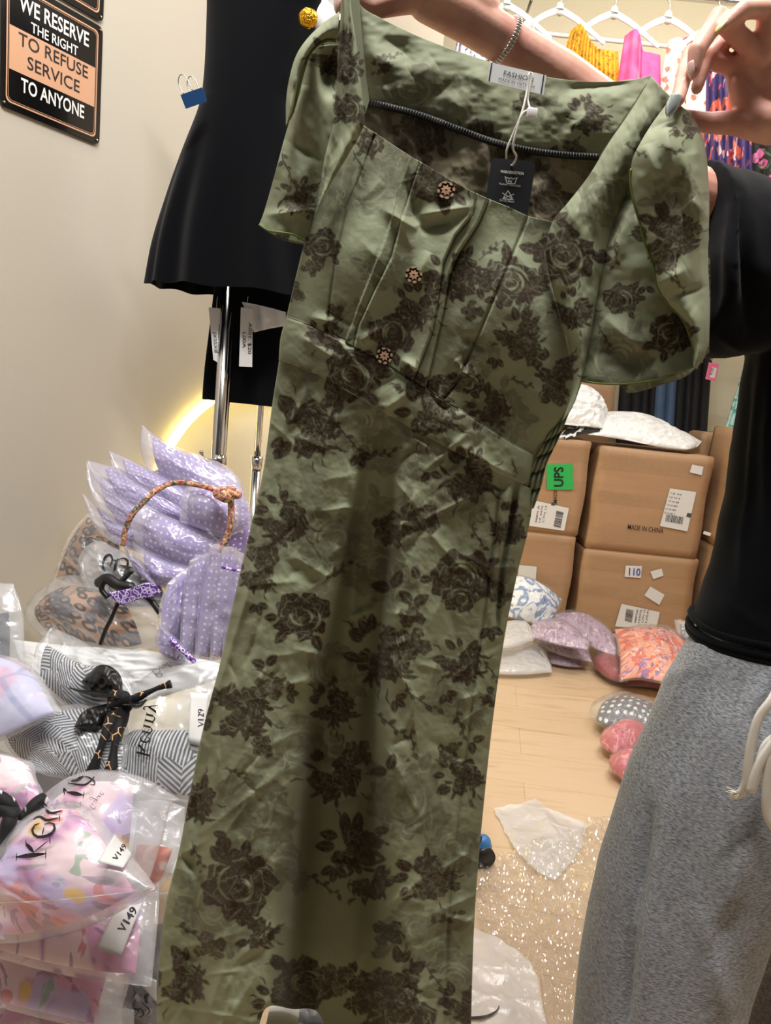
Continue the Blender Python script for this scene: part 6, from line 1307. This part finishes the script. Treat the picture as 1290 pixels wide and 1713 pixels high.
# bags lying on the cartons
dpt = (4.1, 4.1, 3.66, 3.66)
bag('black cloth lying on the left carton under the white bag', [(915, 706), (960, 702), (1010, 706)], [(1010, 706), (1012, 720)], [(928, 736), (948, 738), (975, 728), (1012, 720)], [(915, 706), (920, 722), (928, 736)], (3.92, 3.95, 3.68, 3.68), .03, 'black_white', None, wr=.006, name='bagged_garment')
sh, tp_ = bag('dark wrapped cloth', [(915, 706), (960, 702), (1010, 706)], [(1010, 706), (1012, 720)], [(926, 737), (948, 738), (975, 728), (1012, 720)], [(915, 706), (920, 722), (926, 737)], (3.92, 3.95, 3.66, 3.66), .035, None, 'grey_poly', wr=.008) if False else (None, None)
bag('crumpled white plastic bag standing on the left stack of cartons', [(940, 652), (962, 645), (985, 655), (1010, 700)], [(1010, 700), (1012, 708), (1008, 716)], [(922, 706), (950, 710), (980, 712), (1008, 716)], [(940, 652), (934, 672), (922, 706)], (3.98, 3.98, 3.72, 3.72), .08, None, 'white_poly', wr=.02, cat='plastic bag', name='plastic_bag')
bag('flat white plastic bag lying across the middle carton top', [(985, 690), (1050, 690), (1100, 702), (1175, 738)], [(1175, 738), (1165, 748), (1150, 752)], [(985, 726), (1040, 734), (1100, 746), (1150, 752)], [(985, 690), (980, 705), (985, 726)], (4.0, 3.9, 3.7, 3.7), .045, None, 'white_poly', wr=.012, cat='plastic bag', name='plastic_bag')

# ================================================================== ON THE FLOOR
fg = 'packed garments on the floor'
bag('blue and white flowered pack leaning on the lower left carton', [(845, 960), (880, 965), (905, 975), (942, 1003)], [(942, 1003), (932, 1025), (915, 1045)], [(840, 1030), (880, 1042), (915, 1045)], [(845, 960), (840, 1030)], (3.55, 3.6, 3.42, 3.42), .07, 'blue_white_floral', 'clear_film', (.02, .02, .02, .02), .012, group=fg)
bag('upper white packed garment lying under the blue and white pack', [(830, 1040), (880, 1042), (895, 1066)], [(895, 1066), (893, 1072)], [(820, 1085), (860, 1082), (893, 1072)], [(830, 1040), (820, 1085)], (.14, .14, .11, .11), .03, None, 'milky_film', wr=.004, mode='z', group=fg)
bag('lower white packed garment at the front of the pile by the cartons', [(820, 1075), (870, 1076), (905, 1078), (922, 1112)], [(922, 1112), (924, 1124)], [(810, 1126), (870, 1128), (924, 1124)], [(820, 1075), (810, 1126)], (.035, .035, .025, .025), .04, None, 'milky_film', wr=.004, mode='z', group=fg)
LG = 'lilac_grey_print'
bag('lilac grey pack on the left of its pile, topmost', [(890, 1040), (930, 1036), (965, 1055), (988, 1078)], [(988, 1078), (985, 1088)], [(886, 1064), (930, 1078), (985, 1088)], [(890, 1040), (886, 1064)], (.15, .15, .13, .13), .04, LG, 'clear_film', (.02, .02, .02, .02), .005, mode='z', group=fg)
bag('lilac grey pack leaning right, beside the orange flowered pack', [(925, 1026), (970, 1026), (1010, 1045), (1033, 1070)], [(1033, 1070), (1036, 1090), (1030, 1098)], [(925, 1045), (960, 1060), (995, 1085), (1030, 1098)], [(925, 1026), (925, 1045)], (.12, .12, .10, .10), .055, LG, 'clear_film', (.02, .02, .02, .02), .006, mode='z', group=fg)
bag('lilac grey pack in the middle of its pile', [(888, 1062), (930, 1074), (985, 1086)], [(985, 1086), (992, 1108)], [(900, 1082), (945, 1098), (992, 1108)], [(888, 1062), (900, 1082)], (.07, .07, .06, .06), .03, LG, 'clear_film', (.02, .02, .02, .02), .005, mode='z', group=fg)
bag('lilac grey pack at the bottom of its pile', [(905, 1080), (945, 1090), (975, 1100)], [(975, 1100), (974, 1116)], [(922, 1110), (950, 1115), (974, 1116)], [(905, 1080), (922, 1110)], (.03, .03, .02, .02), .03, LG, 'clear_film', (.02, .02, .02, .02), .005, mode='z', group=fg)
bag('dark red pack left of the orange flowered pack', [(995, 1092), (1020, 1094), (1045, 1100)], [(1045, 1100), (1048, 1125), (1050, 1142)], [(996, 1118), (1020, 1134), (1050, 1142)], [(995, 1092), (992, 1105), (996, 1118)], (.06, .06, .04, .04), .06, 'dark_red', 'clear_film', (.02, .02, .02, .02), .007, mode='z', group=fg)
bag('dark red pack underneath the orange flowered pack', [(1040, 1110), (1100, 1120), (1150, 1130)], [(1150, 1130), (1140, 1160)], [(1040, 1146), (1090, 1150), (1140, 1160)], [(1040, 1110), (1040, 1146)], (.03, .03, .015, .015), .03, 'dark_red', 'clear_film', (.02, .02, .02, .02), .005, mode='z', group=fg)
bag('orange and purple flowered pack by the lower middle carton', [(1027, 1052), (1080, 1048), (1120, 1052), (1150, 1075)], [(1150, 1075), (1146, 1105), (1138, 1145)], [(1037, 1140), (1070, 1136), (1105, 1142), (1138, 1145)], [(1027, 1052), (1036, 1090), (1037, 1140)], (.17, .17, .10, .10), .07, 'orange_floral', 'clear_film', (.02, .02, .02, .02), .008, mode='z', group=fg)
bag('small silvery clear pack behind the orange flowered one', [(1128, 1036), (1150, 1042), (1175, 1050)], [(1175, 1050), (1172, 1070)], [(1132, 1064), (1150, 1072), (1172, 1070)], [(1128, 1036), (1132, 1064)], (.20, .20, .16, .16), .04, 'grey_polka', 'frosted_film', (.2, .1, .2, .1), .008, mode='z', group=fg)
bag('pale lilac pack corner beside the grey trousers', [(1105, 1140), (1125, 1135), (1150, 1130)], [(1150, 1130), (1130, 1160), (1112, 1170)], [(1104, 1150), (1108, 1160), (1112, 1170)], [(1105, 1140), (1104, 1150)], (.05, .05, .02, .02), .02, LG, 'frosted_film', (.1, .1, .1, .1), .004, mode='z', group=fg)
bag('grey polka dot pack lying on the floor before the pink packs', [(1005, 1172), (1040, 1165), (1090, 1178), (1130, 1195)], [(1130, 1195), (1120, 1225), (1100, 1240)], [(985, 1195), (1010, 1215), (1050, 1222), (1100, 1240)], [(1005, 1172), (990, 1180), (985, 1195)], (.07, .07, .05, .05), .065, 'grey_polka', 'clear_film', (.12, .03, .03, .03), .006, mode='z', group=fg)
bag('rose pink pack, the upper of two beside the grey trousers', [(1012, 1218), (1045, 1208), (1090, 1214)], [(1090, 1214), (1085, 1260)], [(1010, 1252), (1040, 1265), (1085, 1260)], [(1012, 1218), (1003, 1235), (1010, 1252)], (.07, .07, .04, .04), .07, 'rose_pink', 'clear_film', (.02, .02, .02, .02), .008, mode='z', group=fg)
bag('rose pink pack, the lower of two beside the grey trousers', [(1022, 1262), (1050, 1256), (1085, 1262)], [(1085, 1262), (1070, 1310)], [(1028, 1290), (1045, 1308), (1070, 1310)], [(1022, 1262), (1018, 1276), (1028, 1290)], (.06, .06, .03, .03), .06, 'rose_pink', 'clear_film', (.02, .02, .02, .02), .008, mode='z', group=fg)
# grey clog
c = PZ(1060, 1345, 0); cg = thing('clog', (c[0]+.03, c[1], 0), 'grey foam clog on the floor behind the grey trousers', 'shoe')
link('upper', rawmesh('upper', *capsule((c[0]+.015, c[1]-.03, .05), (c[0]+.1, c[1]+.12, .05), .045, .04, 24)), M['grey_foam'], cg)
link('sole', rawmesh('sole', *capsule((c[0]+.015, c[1]-.035, .015), (c[0]+.1, c[1]+.12, .015), .054, .045, 24, sq=((0, 0, 1), .27))), M['grey_foam'], cg)
link('strap', rawmesh('strap', *tube([(c[0]-.03, c[1]-.02, .06), (c[0]-.0, c[1]-.06, .085), (c[0]+.05, c[1]-.04, .075)], .007, 10)), M['grey_foam'], cg)
# stool with castors
cs = thing('swivel_stool', (.03, 1.62, 0), 'grey padded swivel stool on castors half hidden behind the green dress', 'stool')
V, F = box(.045, 1.62, .41, .40, .42, .10, 0, .03, 5); k = (V[:, 2]-.36)/.1
V[:, 0] = .045+(V[:, 0]-.045)*(1-.10*np.clip(1-k, 0, 1)); V[:, 1] = 1.62+(V[:, 1]-1.62)*(1-.10*np.clip(1-k, 0, 1)); link('seat', rawmesh('seat', V, F), M['grey_vinyl'], cs)
link('column', rawmesh('column', *tube([(.03, 1.62, .08), (.03, 1.62, .22), (.03, 1.62, .22), (.03, 1.62, .37)], [.026, .026, .015, .015], 16)), M['chrome'], cs)
c = PZ(806, 1425, .03); a0 = math.atan2(c[1]-1.62, c[0]-.03); R_ = math.hypot(c[1]-1.62, c[0]-.03)
for k in range(5):
    a = a0+k*2*math.pi/5; d = np.array([math.cos(a), math.sin(a), 0]); o3 = np.array([.03, 1.62, .095])
    link('base_arm', rawmesh('base_arm', *tube([o3, o3+d*R_*.6+np.array([0, 0, -.01]), o3+d*R_+np.array([0, 0, -.035])], [.022, .018, .013], 10)), M['caster_plastic'], cs)
    w0 = o3+d*R_; w0[2] = .028; n_ = np.array([-d[1], d[0], 0]); cst = link('castor', rawmesh('castor', *join([tube([w0-n_*.026, w0-n_*.008], .027, 20), tube([w0+n_*.008, w0+n_*.026], .027, 20)])), M['caster_plastic'], cs)
    link('castor_hood', rawmesh('castor_hood', *capsule(w0+np.array([0, 0, .02]), w0+np.array([0, 0, .028]), .024, .020, 16)), M['blue_plastic' if k == 0 else 'caster_plastic'], cst)
# plastic sheets on the floor
def floor_sheet(name, label, T, R, B, L, mat, amp, seed, sc_=22, n=150, zb=.006, th=.0006, fine=.35, facets=False):
    g = coons(T, R, B, L, n, n); X = PZ(g[..., 0], g[..., 1], np.full(g[..., 0].shape, .0)); u = np.linspace(0, 1, n)[None]+0*g[..., 0]; v = u.T.copy()
    r1 = np.abs(fbm(X[..., 0]*sc_*.45, X[..., 1]*sc_*.45, 3, seed)); r2 = np.abs(fbm(X[..., 0]*sc_*1.4+5, X[..., 1]*sc_*1.4, 3, seed+5))
    e = np.sin(np.pi*np.clip(u, .0, 1))**.4*np.sin(np.pi*np.clip(v, 0, 1))**.4
    X[..., 2] = zb+amp*np.clip(1-2.2*r1, 0, 1)*(.3+.7*e)+amp*fine*np.clip(1-2.5*r2, 0, 1)
    X[..., 0] += .012*fbm(X[..., 1]*30, X[..., 0]*30, 2, seed+7); X[..., 1] += .012*fbm(X[..., 1]*30+9, X[..., 0]*30, 2, seed+8)
    if facets: X[..., 2] += .0030*(np.random.default_rng(3).random(X.shape[:2])-.5)+.004*np.abs(fbm(X[..., 0]*70, X[..., 1]*70, 2, 55))
    me = gridmesh(name, X)
    if facets: me.polygons.foreach_set('use_smooth', [False]*len(me.polygons))
    o = link(name, me, M[mat]); return tag(o, label, 'plastic sheet'), X
floor_sheet('plastic_bag', 'milky white empty plastic bag on the floor beside the stool castor', [(826, 1356), (860, 1352), (893, 1342), (925, 1362), (985, 1385)], [(985, 1385), (960, 1440), (930, 1480)], [(868, 1440), (890, 1460), (930, 1480)], [(826, 1356), (845, 1400), (868, 1440)], 'milky_film', .022, 3, 11, fine=.12)
floor_sheet('packing_film', 'crumpled clear packing film spread on the wood floor left of the grey trousers', [(800, 1450), (870, 1430), (930, 1400), (1030, 1368)], [(1030, 1368), (1040, 1500), (1000, 1760)], [(860, 1760), (930, 1770), (1000, 1760)], [(800, 1450), (795, 1540), (860, 1760)], 'packing_film', .03, 8, 22, 140, .006, facets=True)
o, X = floor_sheet('plastic_bag', 'milky white plastic bag with a black printed stroke, beside the green dress hem', [(700, 1600), (785, 1608), (840, 1635), (880, 1660)], [(880, 1660), (900, 1740), (910, 1800)], [(700, 1800), (800, 1800), (910, 1800)], [(700, 1600), (700, 1800)], 'milky_film', .012, 21, 10, 120, .07)
link('printed_stroke', rawmesh('printed_stroke', *sstroke(X, [(760, 1698), (790, 1703), (815, 1700), (832, 1690), (835, 1682)], 6, .004)), M['ink'], o)
# white card seen under the hem and a grey dotted pack beside it
V, F = (PZ(np.array([452, 502, 496, 440]), np.array([1680, 1682, 1740, 1740]), np.full(4, .05)), [[0, 1, 2, 3]])
o = link('paper_sheet', rawmesh('paper_sheet', V, F, False), M['white_paper']); solid(o, .001); tag(o, 'white sheet of paper on the floor under the dress hem', 'paper')
bag('grey polka dot pack lying on the floor behind the dress hem', [(500, 1640), (540, 1650), (600, 1660)], [(600, 1660), (600, 1740)], [(490, 1720), (540, 1745), (600, 1740)], [(500, 1640), (490, 1720)], (.04, .04, .03, .03), .03, 'grey_polka', 'frosted_film', (.02, .02, .02, .02), .004, mode='z')

# ================================================================== THE PERSON
def H(p): return PY(*p)
def chain(pts, radii, n=20, sq=None): return [capsule(H(a), H(b), ra, rb, n, sq) for a, b, ra, rb in zip(pts[:-1], pts[1:], radii[:-1], radii[1:])]
body = []
# her left hand (right in the picture): pinches the shoulder of the dress, palm towards the camera
body += chain([(1232, 112, .868), (1158, 88, .860), (1147, 118, .828), (1134, 168, .786)], [.0110, .0098, .0088, .0066])                 # index finger
body += chain([(1262, 86, .850), (1202, 28, .830), (1166, 84, .800), (1160, 120, .798)], [.0110, .0098, .0086, .0064])                 # middle finger
body += chain([(1276, 90, .862), (1222, 58, .862), (1180, 100, .860), (1166, 148, .856)], [.0105, .0092, .0082, .0062])                 # ring finger
body += chain([(1275, 92, .850), (1284, 16, .836), (1243, 16, .822), (1208, 45, .812)], [.0108, .0092, .0086, .0058])                 # little finger
body += chain([(1290, 212, .862), (1226, 205, .862), (1186, 206, .868), (1142, 196, .872)], [.0185, .0125, .0108, .0085])               # thumb
body += chain([(1232, 112, .868), (1245, 160, .866), (1290, 200, .868), (1330, 210, .872), (1375, 228, .885)], [.0125, .0155, .0205, .022, .025], sq=((0, 1, 0), .8))
body += chain([(1262, 92, .858), (1285, 150, .866), (1340, 205, .874)], [.0150, .0190, .022], sq=((0, 1, 0), .8))
body += chain([(1285, 95, .855), (1320, 150, .868), (1360, 200, .878)], [.0135, .0170, .022], sq=((0, 1, 0), .8))
body += chain([(1232, 140, .864), (1258, 195, .862), (1276, 205, .860)], [.0100, .0165, .0180])
# forearm and upper arm of that side
body += chain([(1375, 228, .885), (1440, 300, .93), (1640, 520, 1.02)], [.025, .033, .040])
body += chain([(1640, 520, 1.02), (1690, 420, 1.12), (1640, 330, 1.20)], [.040, .045, .050])
# her right hand (left in the picture) and the arm that passes behind the dress
body += chain([(700, -8, .905), (640, -40, .90), (596, -28, .893), (570, 10, .872)], [.0150, .0115, .0100, .0074])                       # index finger, tip in front of the strap
body += chain([(720, -14, .91), (668, 2, .905), (625, 14, .902), (594, 2, .898)], [.0200, .0140, .0110, .0085])                           # thumb along the collar
body += chain([(740, -40, .915), (690, -75, .905), (640, -70, .898), (610, -45, .895)], [.013, .011, .0095, .007])
body += chain([(765, -40, .925), (720, -90, .915), (672, -98, .908), (640, -80, .902)], [.013, .011, .0095, .007])
body += chain([(785, -35, .935), (750, -95, .93), (705, -115, .922), (675, -105, .915)], [.012, .010, .0085, .0065])
body += chain([(718, -2, .915), (780, 28, .93), (850, 72, .945), (935, 130, .96), (1075, 250, .99)], [.0245, .026, .0245, .030, .040])
body += chain([(770, -20, .925), (800, 20, .935)], [.024, .026])
body += chain([(1075, 250, .99), (1085, 310, 1.0), (1220, 356, 1.075), (1390, 400, 1.15)], [.040, .042, .044, .050])
# torso, hips, legs, neck, head
SH = [PY(1390, 400, 1.12), PY(1640, 330, 1.20)]; mid = (SH[0]+SH[1])/2; pel = np.array([mid[0]-.02, mid[1]-.03, .88])
body += [capsule(SH[0], SH[1], .055, .055, 24), capsule(mid+np.array([0, 0, -.06]), pel+np.array([0, 0, .22]), .115, .105, 28, sq=((.25, .97, 0), .75)), capsule(pel+np.array([0, 0, .2]), pel, .11, .13, 28, sq=((.25, .97, 0), .8))]
hd = mid+np.array([-.01, -.02, .24]); face = np.array([-.55, -.83, 0]); side = np.array([.83, -.55, 0]); up3 = np.array([0, 0, 1.0])
body += [capsule(mid+np.array([0, 0, 0]), hd-up3*.07, .055, .05, 20), capsule(hd+up3*.03, hd-up3*.055+face*.012, .078, .055, 24), capsule(hd+up3*.035-face*.025, hd+up3*.03+face*.01, .082, .078, 24),
         capsule(hd+face*.085-up3*.002, hd+face*.098-up3*.024, .008, .012, 12), capsule(hd+face*.066-up3*.052-side*.014, hd+face*.066-up3*.052+side*.014, .011, .011, 12), capsule(hd+face*.055-up3*.088, hd+face*.06-up3*.085, .024, .02, 14)]
for s in (-1, 1): body.append(capsule(hd+side*s*.074-up3*.012, hd+side*s*.078+up3*.018-face*.008, .012, .016, 12))
hipR, hipL = pel+np.array([-.085, -.03, -.02]), pel+np.array([.085, .02, -.02])
for hp_, ft in ((hipR, np.array([hipR[0]-.05, hipR[1]-.02, 0])), (hipL, np.array([hipL[0]+.04, hipL[1]+.02, 0]))):
    kn = (hp_*.48+ft*.52)+np.array([0, -.02, .03]); an = ft+up3*.08
    body += [capsule(hp_, kn, .082, .055, 22), capsule(kn, an, .053, .036, 20), capsule(ft+up3*.04, ft+up3*.028+face*.14, .038, .03, 18), capsule(an, ft+up3*.03-face*.02, .036, .032, 16)]
me = remesh('person', body, .0021, 7)
pe = tag(link('person', me, M['skin']), 'person in black t-shirt and grey sweatpants holding up the green dress with both hands', 'person')
def nail(a, b, nrm, wid, mat, label):
    """a: root, b: tip, nrm: outward normal"""
    a, b = np.asarray(a), np.asarray(b); ax = b-a; L = np.linalg.norm(ax); ax /= L; nrm = np.asarray(nrm, float); nrm -= ax*(nrm@ax); nrm /= np.linalg.norm(nrm); sd = np.cross(ax, nrm); X = np.zeros((18, 11, 3))
    for i in range(18):
        t = i/17; w_ = wid*(1-max(0, (t-.45)/.55)**2.2*.82)*(.80+.2*min(1, t*6))
        for j in range(11): q = (j/10-.5)*2; X[i, j] = a+ax*L*t+sd*w_*q+nrm*(-.45*wid*q*q+.0012*math.sin(t*3.1))
    o = link('fingernail', gridmesh('fingernail', X), M[mat], pe); solid(o, .0007); o['label'] = label
nail(PY(1132, 156, .781), PY(1117, 194, .781), (-.45, -1, .1), .0058, 'nail_silver', 'glittery silver grey nail')
nail(PY(1153, 104, .794), PY(1157, 134, .792), (-1, -.35, -.1), .0048, 'nail_pink', 'pale pearly nail')
nail(PY(1212, 32, .807), PY(1197, 54, .805), (-.9, -.5, .5), .0048, 'nail_yellow', 'pale yellow nail')
nail(PY(562, -10, .866), PY(562, 22, .863), (-.9, -.7, .1), .0050, 'nail_pink', 'pale pink nail')
# bracelet
bp_ = []; p0 = H((850, 72, .945)); ax = H((935, 130, .96))-H((780, 28, .93)); ax /= np.linalg.norm(ax); e1 = np.cross(ax, (0, 1, 0)); e1 /= np.linalg.norm(e1); e2 = np.cross(ax, e1)
pc = H((843, 70, .943))
for k in range(46):
    a = 2*math.pi*k/46; c = pc+(e1*math.cos(a)+e2*math.sin(a))*.0275+ax*(.004*math.sin(a)); bp_.append(capsule(c-ax*.0018, c+ax*.0018, .0017, .0017, 7))
tag(link('bracelet', rawmesh('bracelet', *join(bp_)), M['silver_chain'], pe), 'silver chain bracelet')
# hair
hr = [capsule(hd+up3*.045-face*.03, hd+up3*.05+face*.015, .09, .082, 24), capsule(hd+up3*.02-face*.05, hd-up3*.16-face*.06, .085, .05, 24)]
for s in (-1, 1): hr.append(capsule(hd+up3*.03+side*s*.055-face*.02, hd-up3*.15+side*s*.06-face*.03, .045, .025, 16))
link('hair', remesh('hair', hr, .005, 4), M['hair'], pe)
# t-shirt
ts = []
def sleeve_():
    V, F = tube([H(p) for p in ((1146, 436, 1.04), (1200, 442, 1.05), (1250, 450, 1.06), (1300, 458, 1.08), (1380, 455, 1.12))], [.129, .124, .120, .105, .10], 40); c = 1.05+(V[:, 0]-V[:, 0].min())*.3; V[:, 1] = c+(V[:, 1]-c)*.78; return V, F
ts += [sleeve_(), capsule(H((1330, 450, 1.10)), SH[1]+np.array([0, 0, -.06]), .085, .095, 30), capsule(SH[0]+np.array([.05, 0, -.02]), SH[1], .06, .07, 24), capsule(H((1640, 350, 1.20)), H((1690, 430, 1.12)), .075, .085, 24)]
def silh(py, px_left, width, Y, b, rz=.35, nn=90):
    cx = px_left+width/2*FPX/Y; c = PY(cx, py, Y); th = np.linspace(0, 2*math.pi, nn, endpoint=False); return c, th, width/2, b
def loft(rows, nn=96, zlo=None):
    """rows: (py, left edge in pixels, width m, distance, half depth); horizontal elliptic sections"""
    r = curve(rows, 60); X = []
    for py, pl, wd, Y, b in r:
        a = wd/2; cz = None; p = PY(pl, py, Y); th = np.linspace(0, 2*math.pi, nn, endpoint=False); X.append(np.stack([p[0]+a+a*np.cos(th), p[1]+b*np.sin(th), p[2]+0*th], 1))
    X = np.array(X); V = X.reshape(-1, 3); n = nn; F = []
    for i in range(len(X)-1):
        for k in range(n): F.append([i*n+k, i*n+(k+1) % n, (i+1)*n+(k+1) % n, (i+1)*n+k])
    F.append(list(range(n))[::-1]); F.append([(len(X)-1)*n+k for k in range(n)]); return V, F
ts.append(loft([(430, 1290, .36, 1.12, .09), (520, 1268, .40, 1.11, .115), (600, 1250, .43, 1.10, .125), (750, 1232, .44, 1.09, .13), (900, 1206, .46, 1.08, .135), (980, 1184, .47, 1.07, .14), (1048, 1163, .48, 1.06, .145)]))
me = remesh('t_shirt', ts, .0045, 14); co = getco(me); nn = getno(me); x, y = proj(co)
TW = [(1240, 320, 1255, 560, 10, -.012), (1220, 330, 1225, 560, 12, .006), (1255, 560, 1245, 900, 14, -.006), (1270, 600, 1235, 1000, 10, .006), (1200, 560, 1250, 590, 8, .006), (1290, 620, 1280, 900, 12, .008), (1200, 1000, 1290, 1060, 10, .005), (1210, 420, 1190, 560, 14, -.006)]
co = co+nn*(wrinkle(x, y, 1, TW)+.008*fbm(co[:, 0]*9, co[:, 2]*9, 3, 61)+.002*fbm(co[:, 0]*40, co[:, 2]*30, 2, 62))[:, None]; setco(me, co)
link('t_shirt', me, M['black_cloth'], pe)
p = PY(1163, 1048, 1.06); th = np.linspace(0, 2*math.pi, 120, endpoint=False)
hem = np.stack([p[0]+.24+.2425*np.cos(th), p[1]+.1465*np.sin(th), p[2]-.004+.003*np.sin(th*5)], 1)
hm = link('shirt_hem', rawmesh('shirt_hem', *join([tube(hem, .0055, 10, closed=True), tube(hem+np.array([0, 0, -.008]), .005, 10, closed=True), tube(hem+np.array([0, 0, .014]), .0045, 8, closed=True)])), M['black_cloth'], pe)
# sweatpants
pt_ = [loft([(1050, 1172, .40, 1.05, .125), (1110, 1135, .42, 1.04, .13), (1180, 1100, .34, 1.02, .125), (1330, 1040, .28, 1.0, .12), (1500, 999, .245, .985, .115), (1713, 962, .225, .97, .11), (1900, 935, .215, .96, .105)]),
       loft([(1050, 1330, .30, 1.09, .12), (1180, 1325, .30, 1.09, .12), (1330, 1305, .30, 1.09, .115), (1500, 1292, .28, 1.09, .11), (1713, 1236, .25, 1.07, .105), (1850, 1215, .23, 1.06, .10)])]
me = remesh('sweatpants', pt_, .005, 14); co = getco(me); nn = getno(me); x, y = proj(co)
PW_ = [(1085, 1330, 1060, 1560, 12, -.016), (1060, 1540, 1038, 1760, 12, -.016), (1110, 1350, 1075, 1750, 20, .010), (1180, 1070, 1110, 1200, 14, .006), (1200, 1100, 1130, 1300, 16, -.007), (1290, 1130, 1250, 1200, 14, .010), (1270, 1350, 1200, 1560, 22, .006), (1180, 1620, 1240, 1500, 22, -.006), (1220, 1713, 1160, 1500, 22, .008), (1100, 1140, 1200, 1110, 16, .005)]
co = co+nn*(wrinkle(x, y, 1, PW_)+.009*fbm(co[:, 0]*8, co[:, 2]*5, 3, 71))[:, None]; setco(me, co)
link('sweatpants', me, M['heather_grey'], pe)
g_ = []
for pts in ([(1300, 1150, .905), (1290, 1172, .89), (1270, 1200, .885), (1258, 1240, .882), (1252, 1280, .880), (1248, 1310, .880), (1238, 1328, .882), (1222, 1330, .884)], [(1300, 1230, .888), (1280, 1250, .884), (1268, 1290, .880), (1256, 1325, .878), (1262, 1300, .878), (1275, 1270, .880), (1300, 1235, .884)],
            [(1308, 1200, .89), (1290, 1260, .882), (1283, 1320, .88), (1284, 1360, .88), (1296, 1385, .88)]):
    c = curve(pts, 60); P = PY(c[:, 0], c[:, 1], c[:, 2]-.012); a = np.gradient(P, axis=0); a /= np.linalg.norm(a, axis=1, keepdims=True); s = np.cross(a, (0, 1, 0)); s /= np.linalg.norm(s, axis=1, keepdims=True)
    X = np.stack([P-s*.0065, P-s*.003+np.array([0, -.0018, 0]), P+s*.003+np.array([0, -.0018, 0]), P+s*.0065, P+s*.003+np.array([0, .0015, 0]), P-s*.003+np.array([0, .0015, 0])], 1)
    link('drawstring', gridmesh('drawstring', X, closed_u=True), M['drawstring'], pe)
f_ = [tube(PY(np.array([1240, 1228+dx, 1218+dx]), np.array([1326, 1326+dy, 1322+dy]), np.array([.87, .868, .868])), .0007, 5) for dx, dy in ((0, 0), (1, 6), (-2, -5), (3, 9), (-3, 2))]
link('frayed_end', rawmesh('frayed_end', *join(f_)), M['drawstring'], pe)
# ceiling lamps that give the light
for l in [o for o in sc.objects if o.type == 'LIGHT']:
    x, y, z = l.location; sx, sy = l.data.size, l.data.size_y
    t_ = thing('ceiling_lamp', (x, y, z+.02), 'square white ceiling light panel', 'ceiling light', 'ceiling light panels')
    link('housing', rawmesh('housing', *box(x, y, CEIL-.04, sx+.06, sy+.06, .08, 0, .004), False), M['hanger_white'], t_)
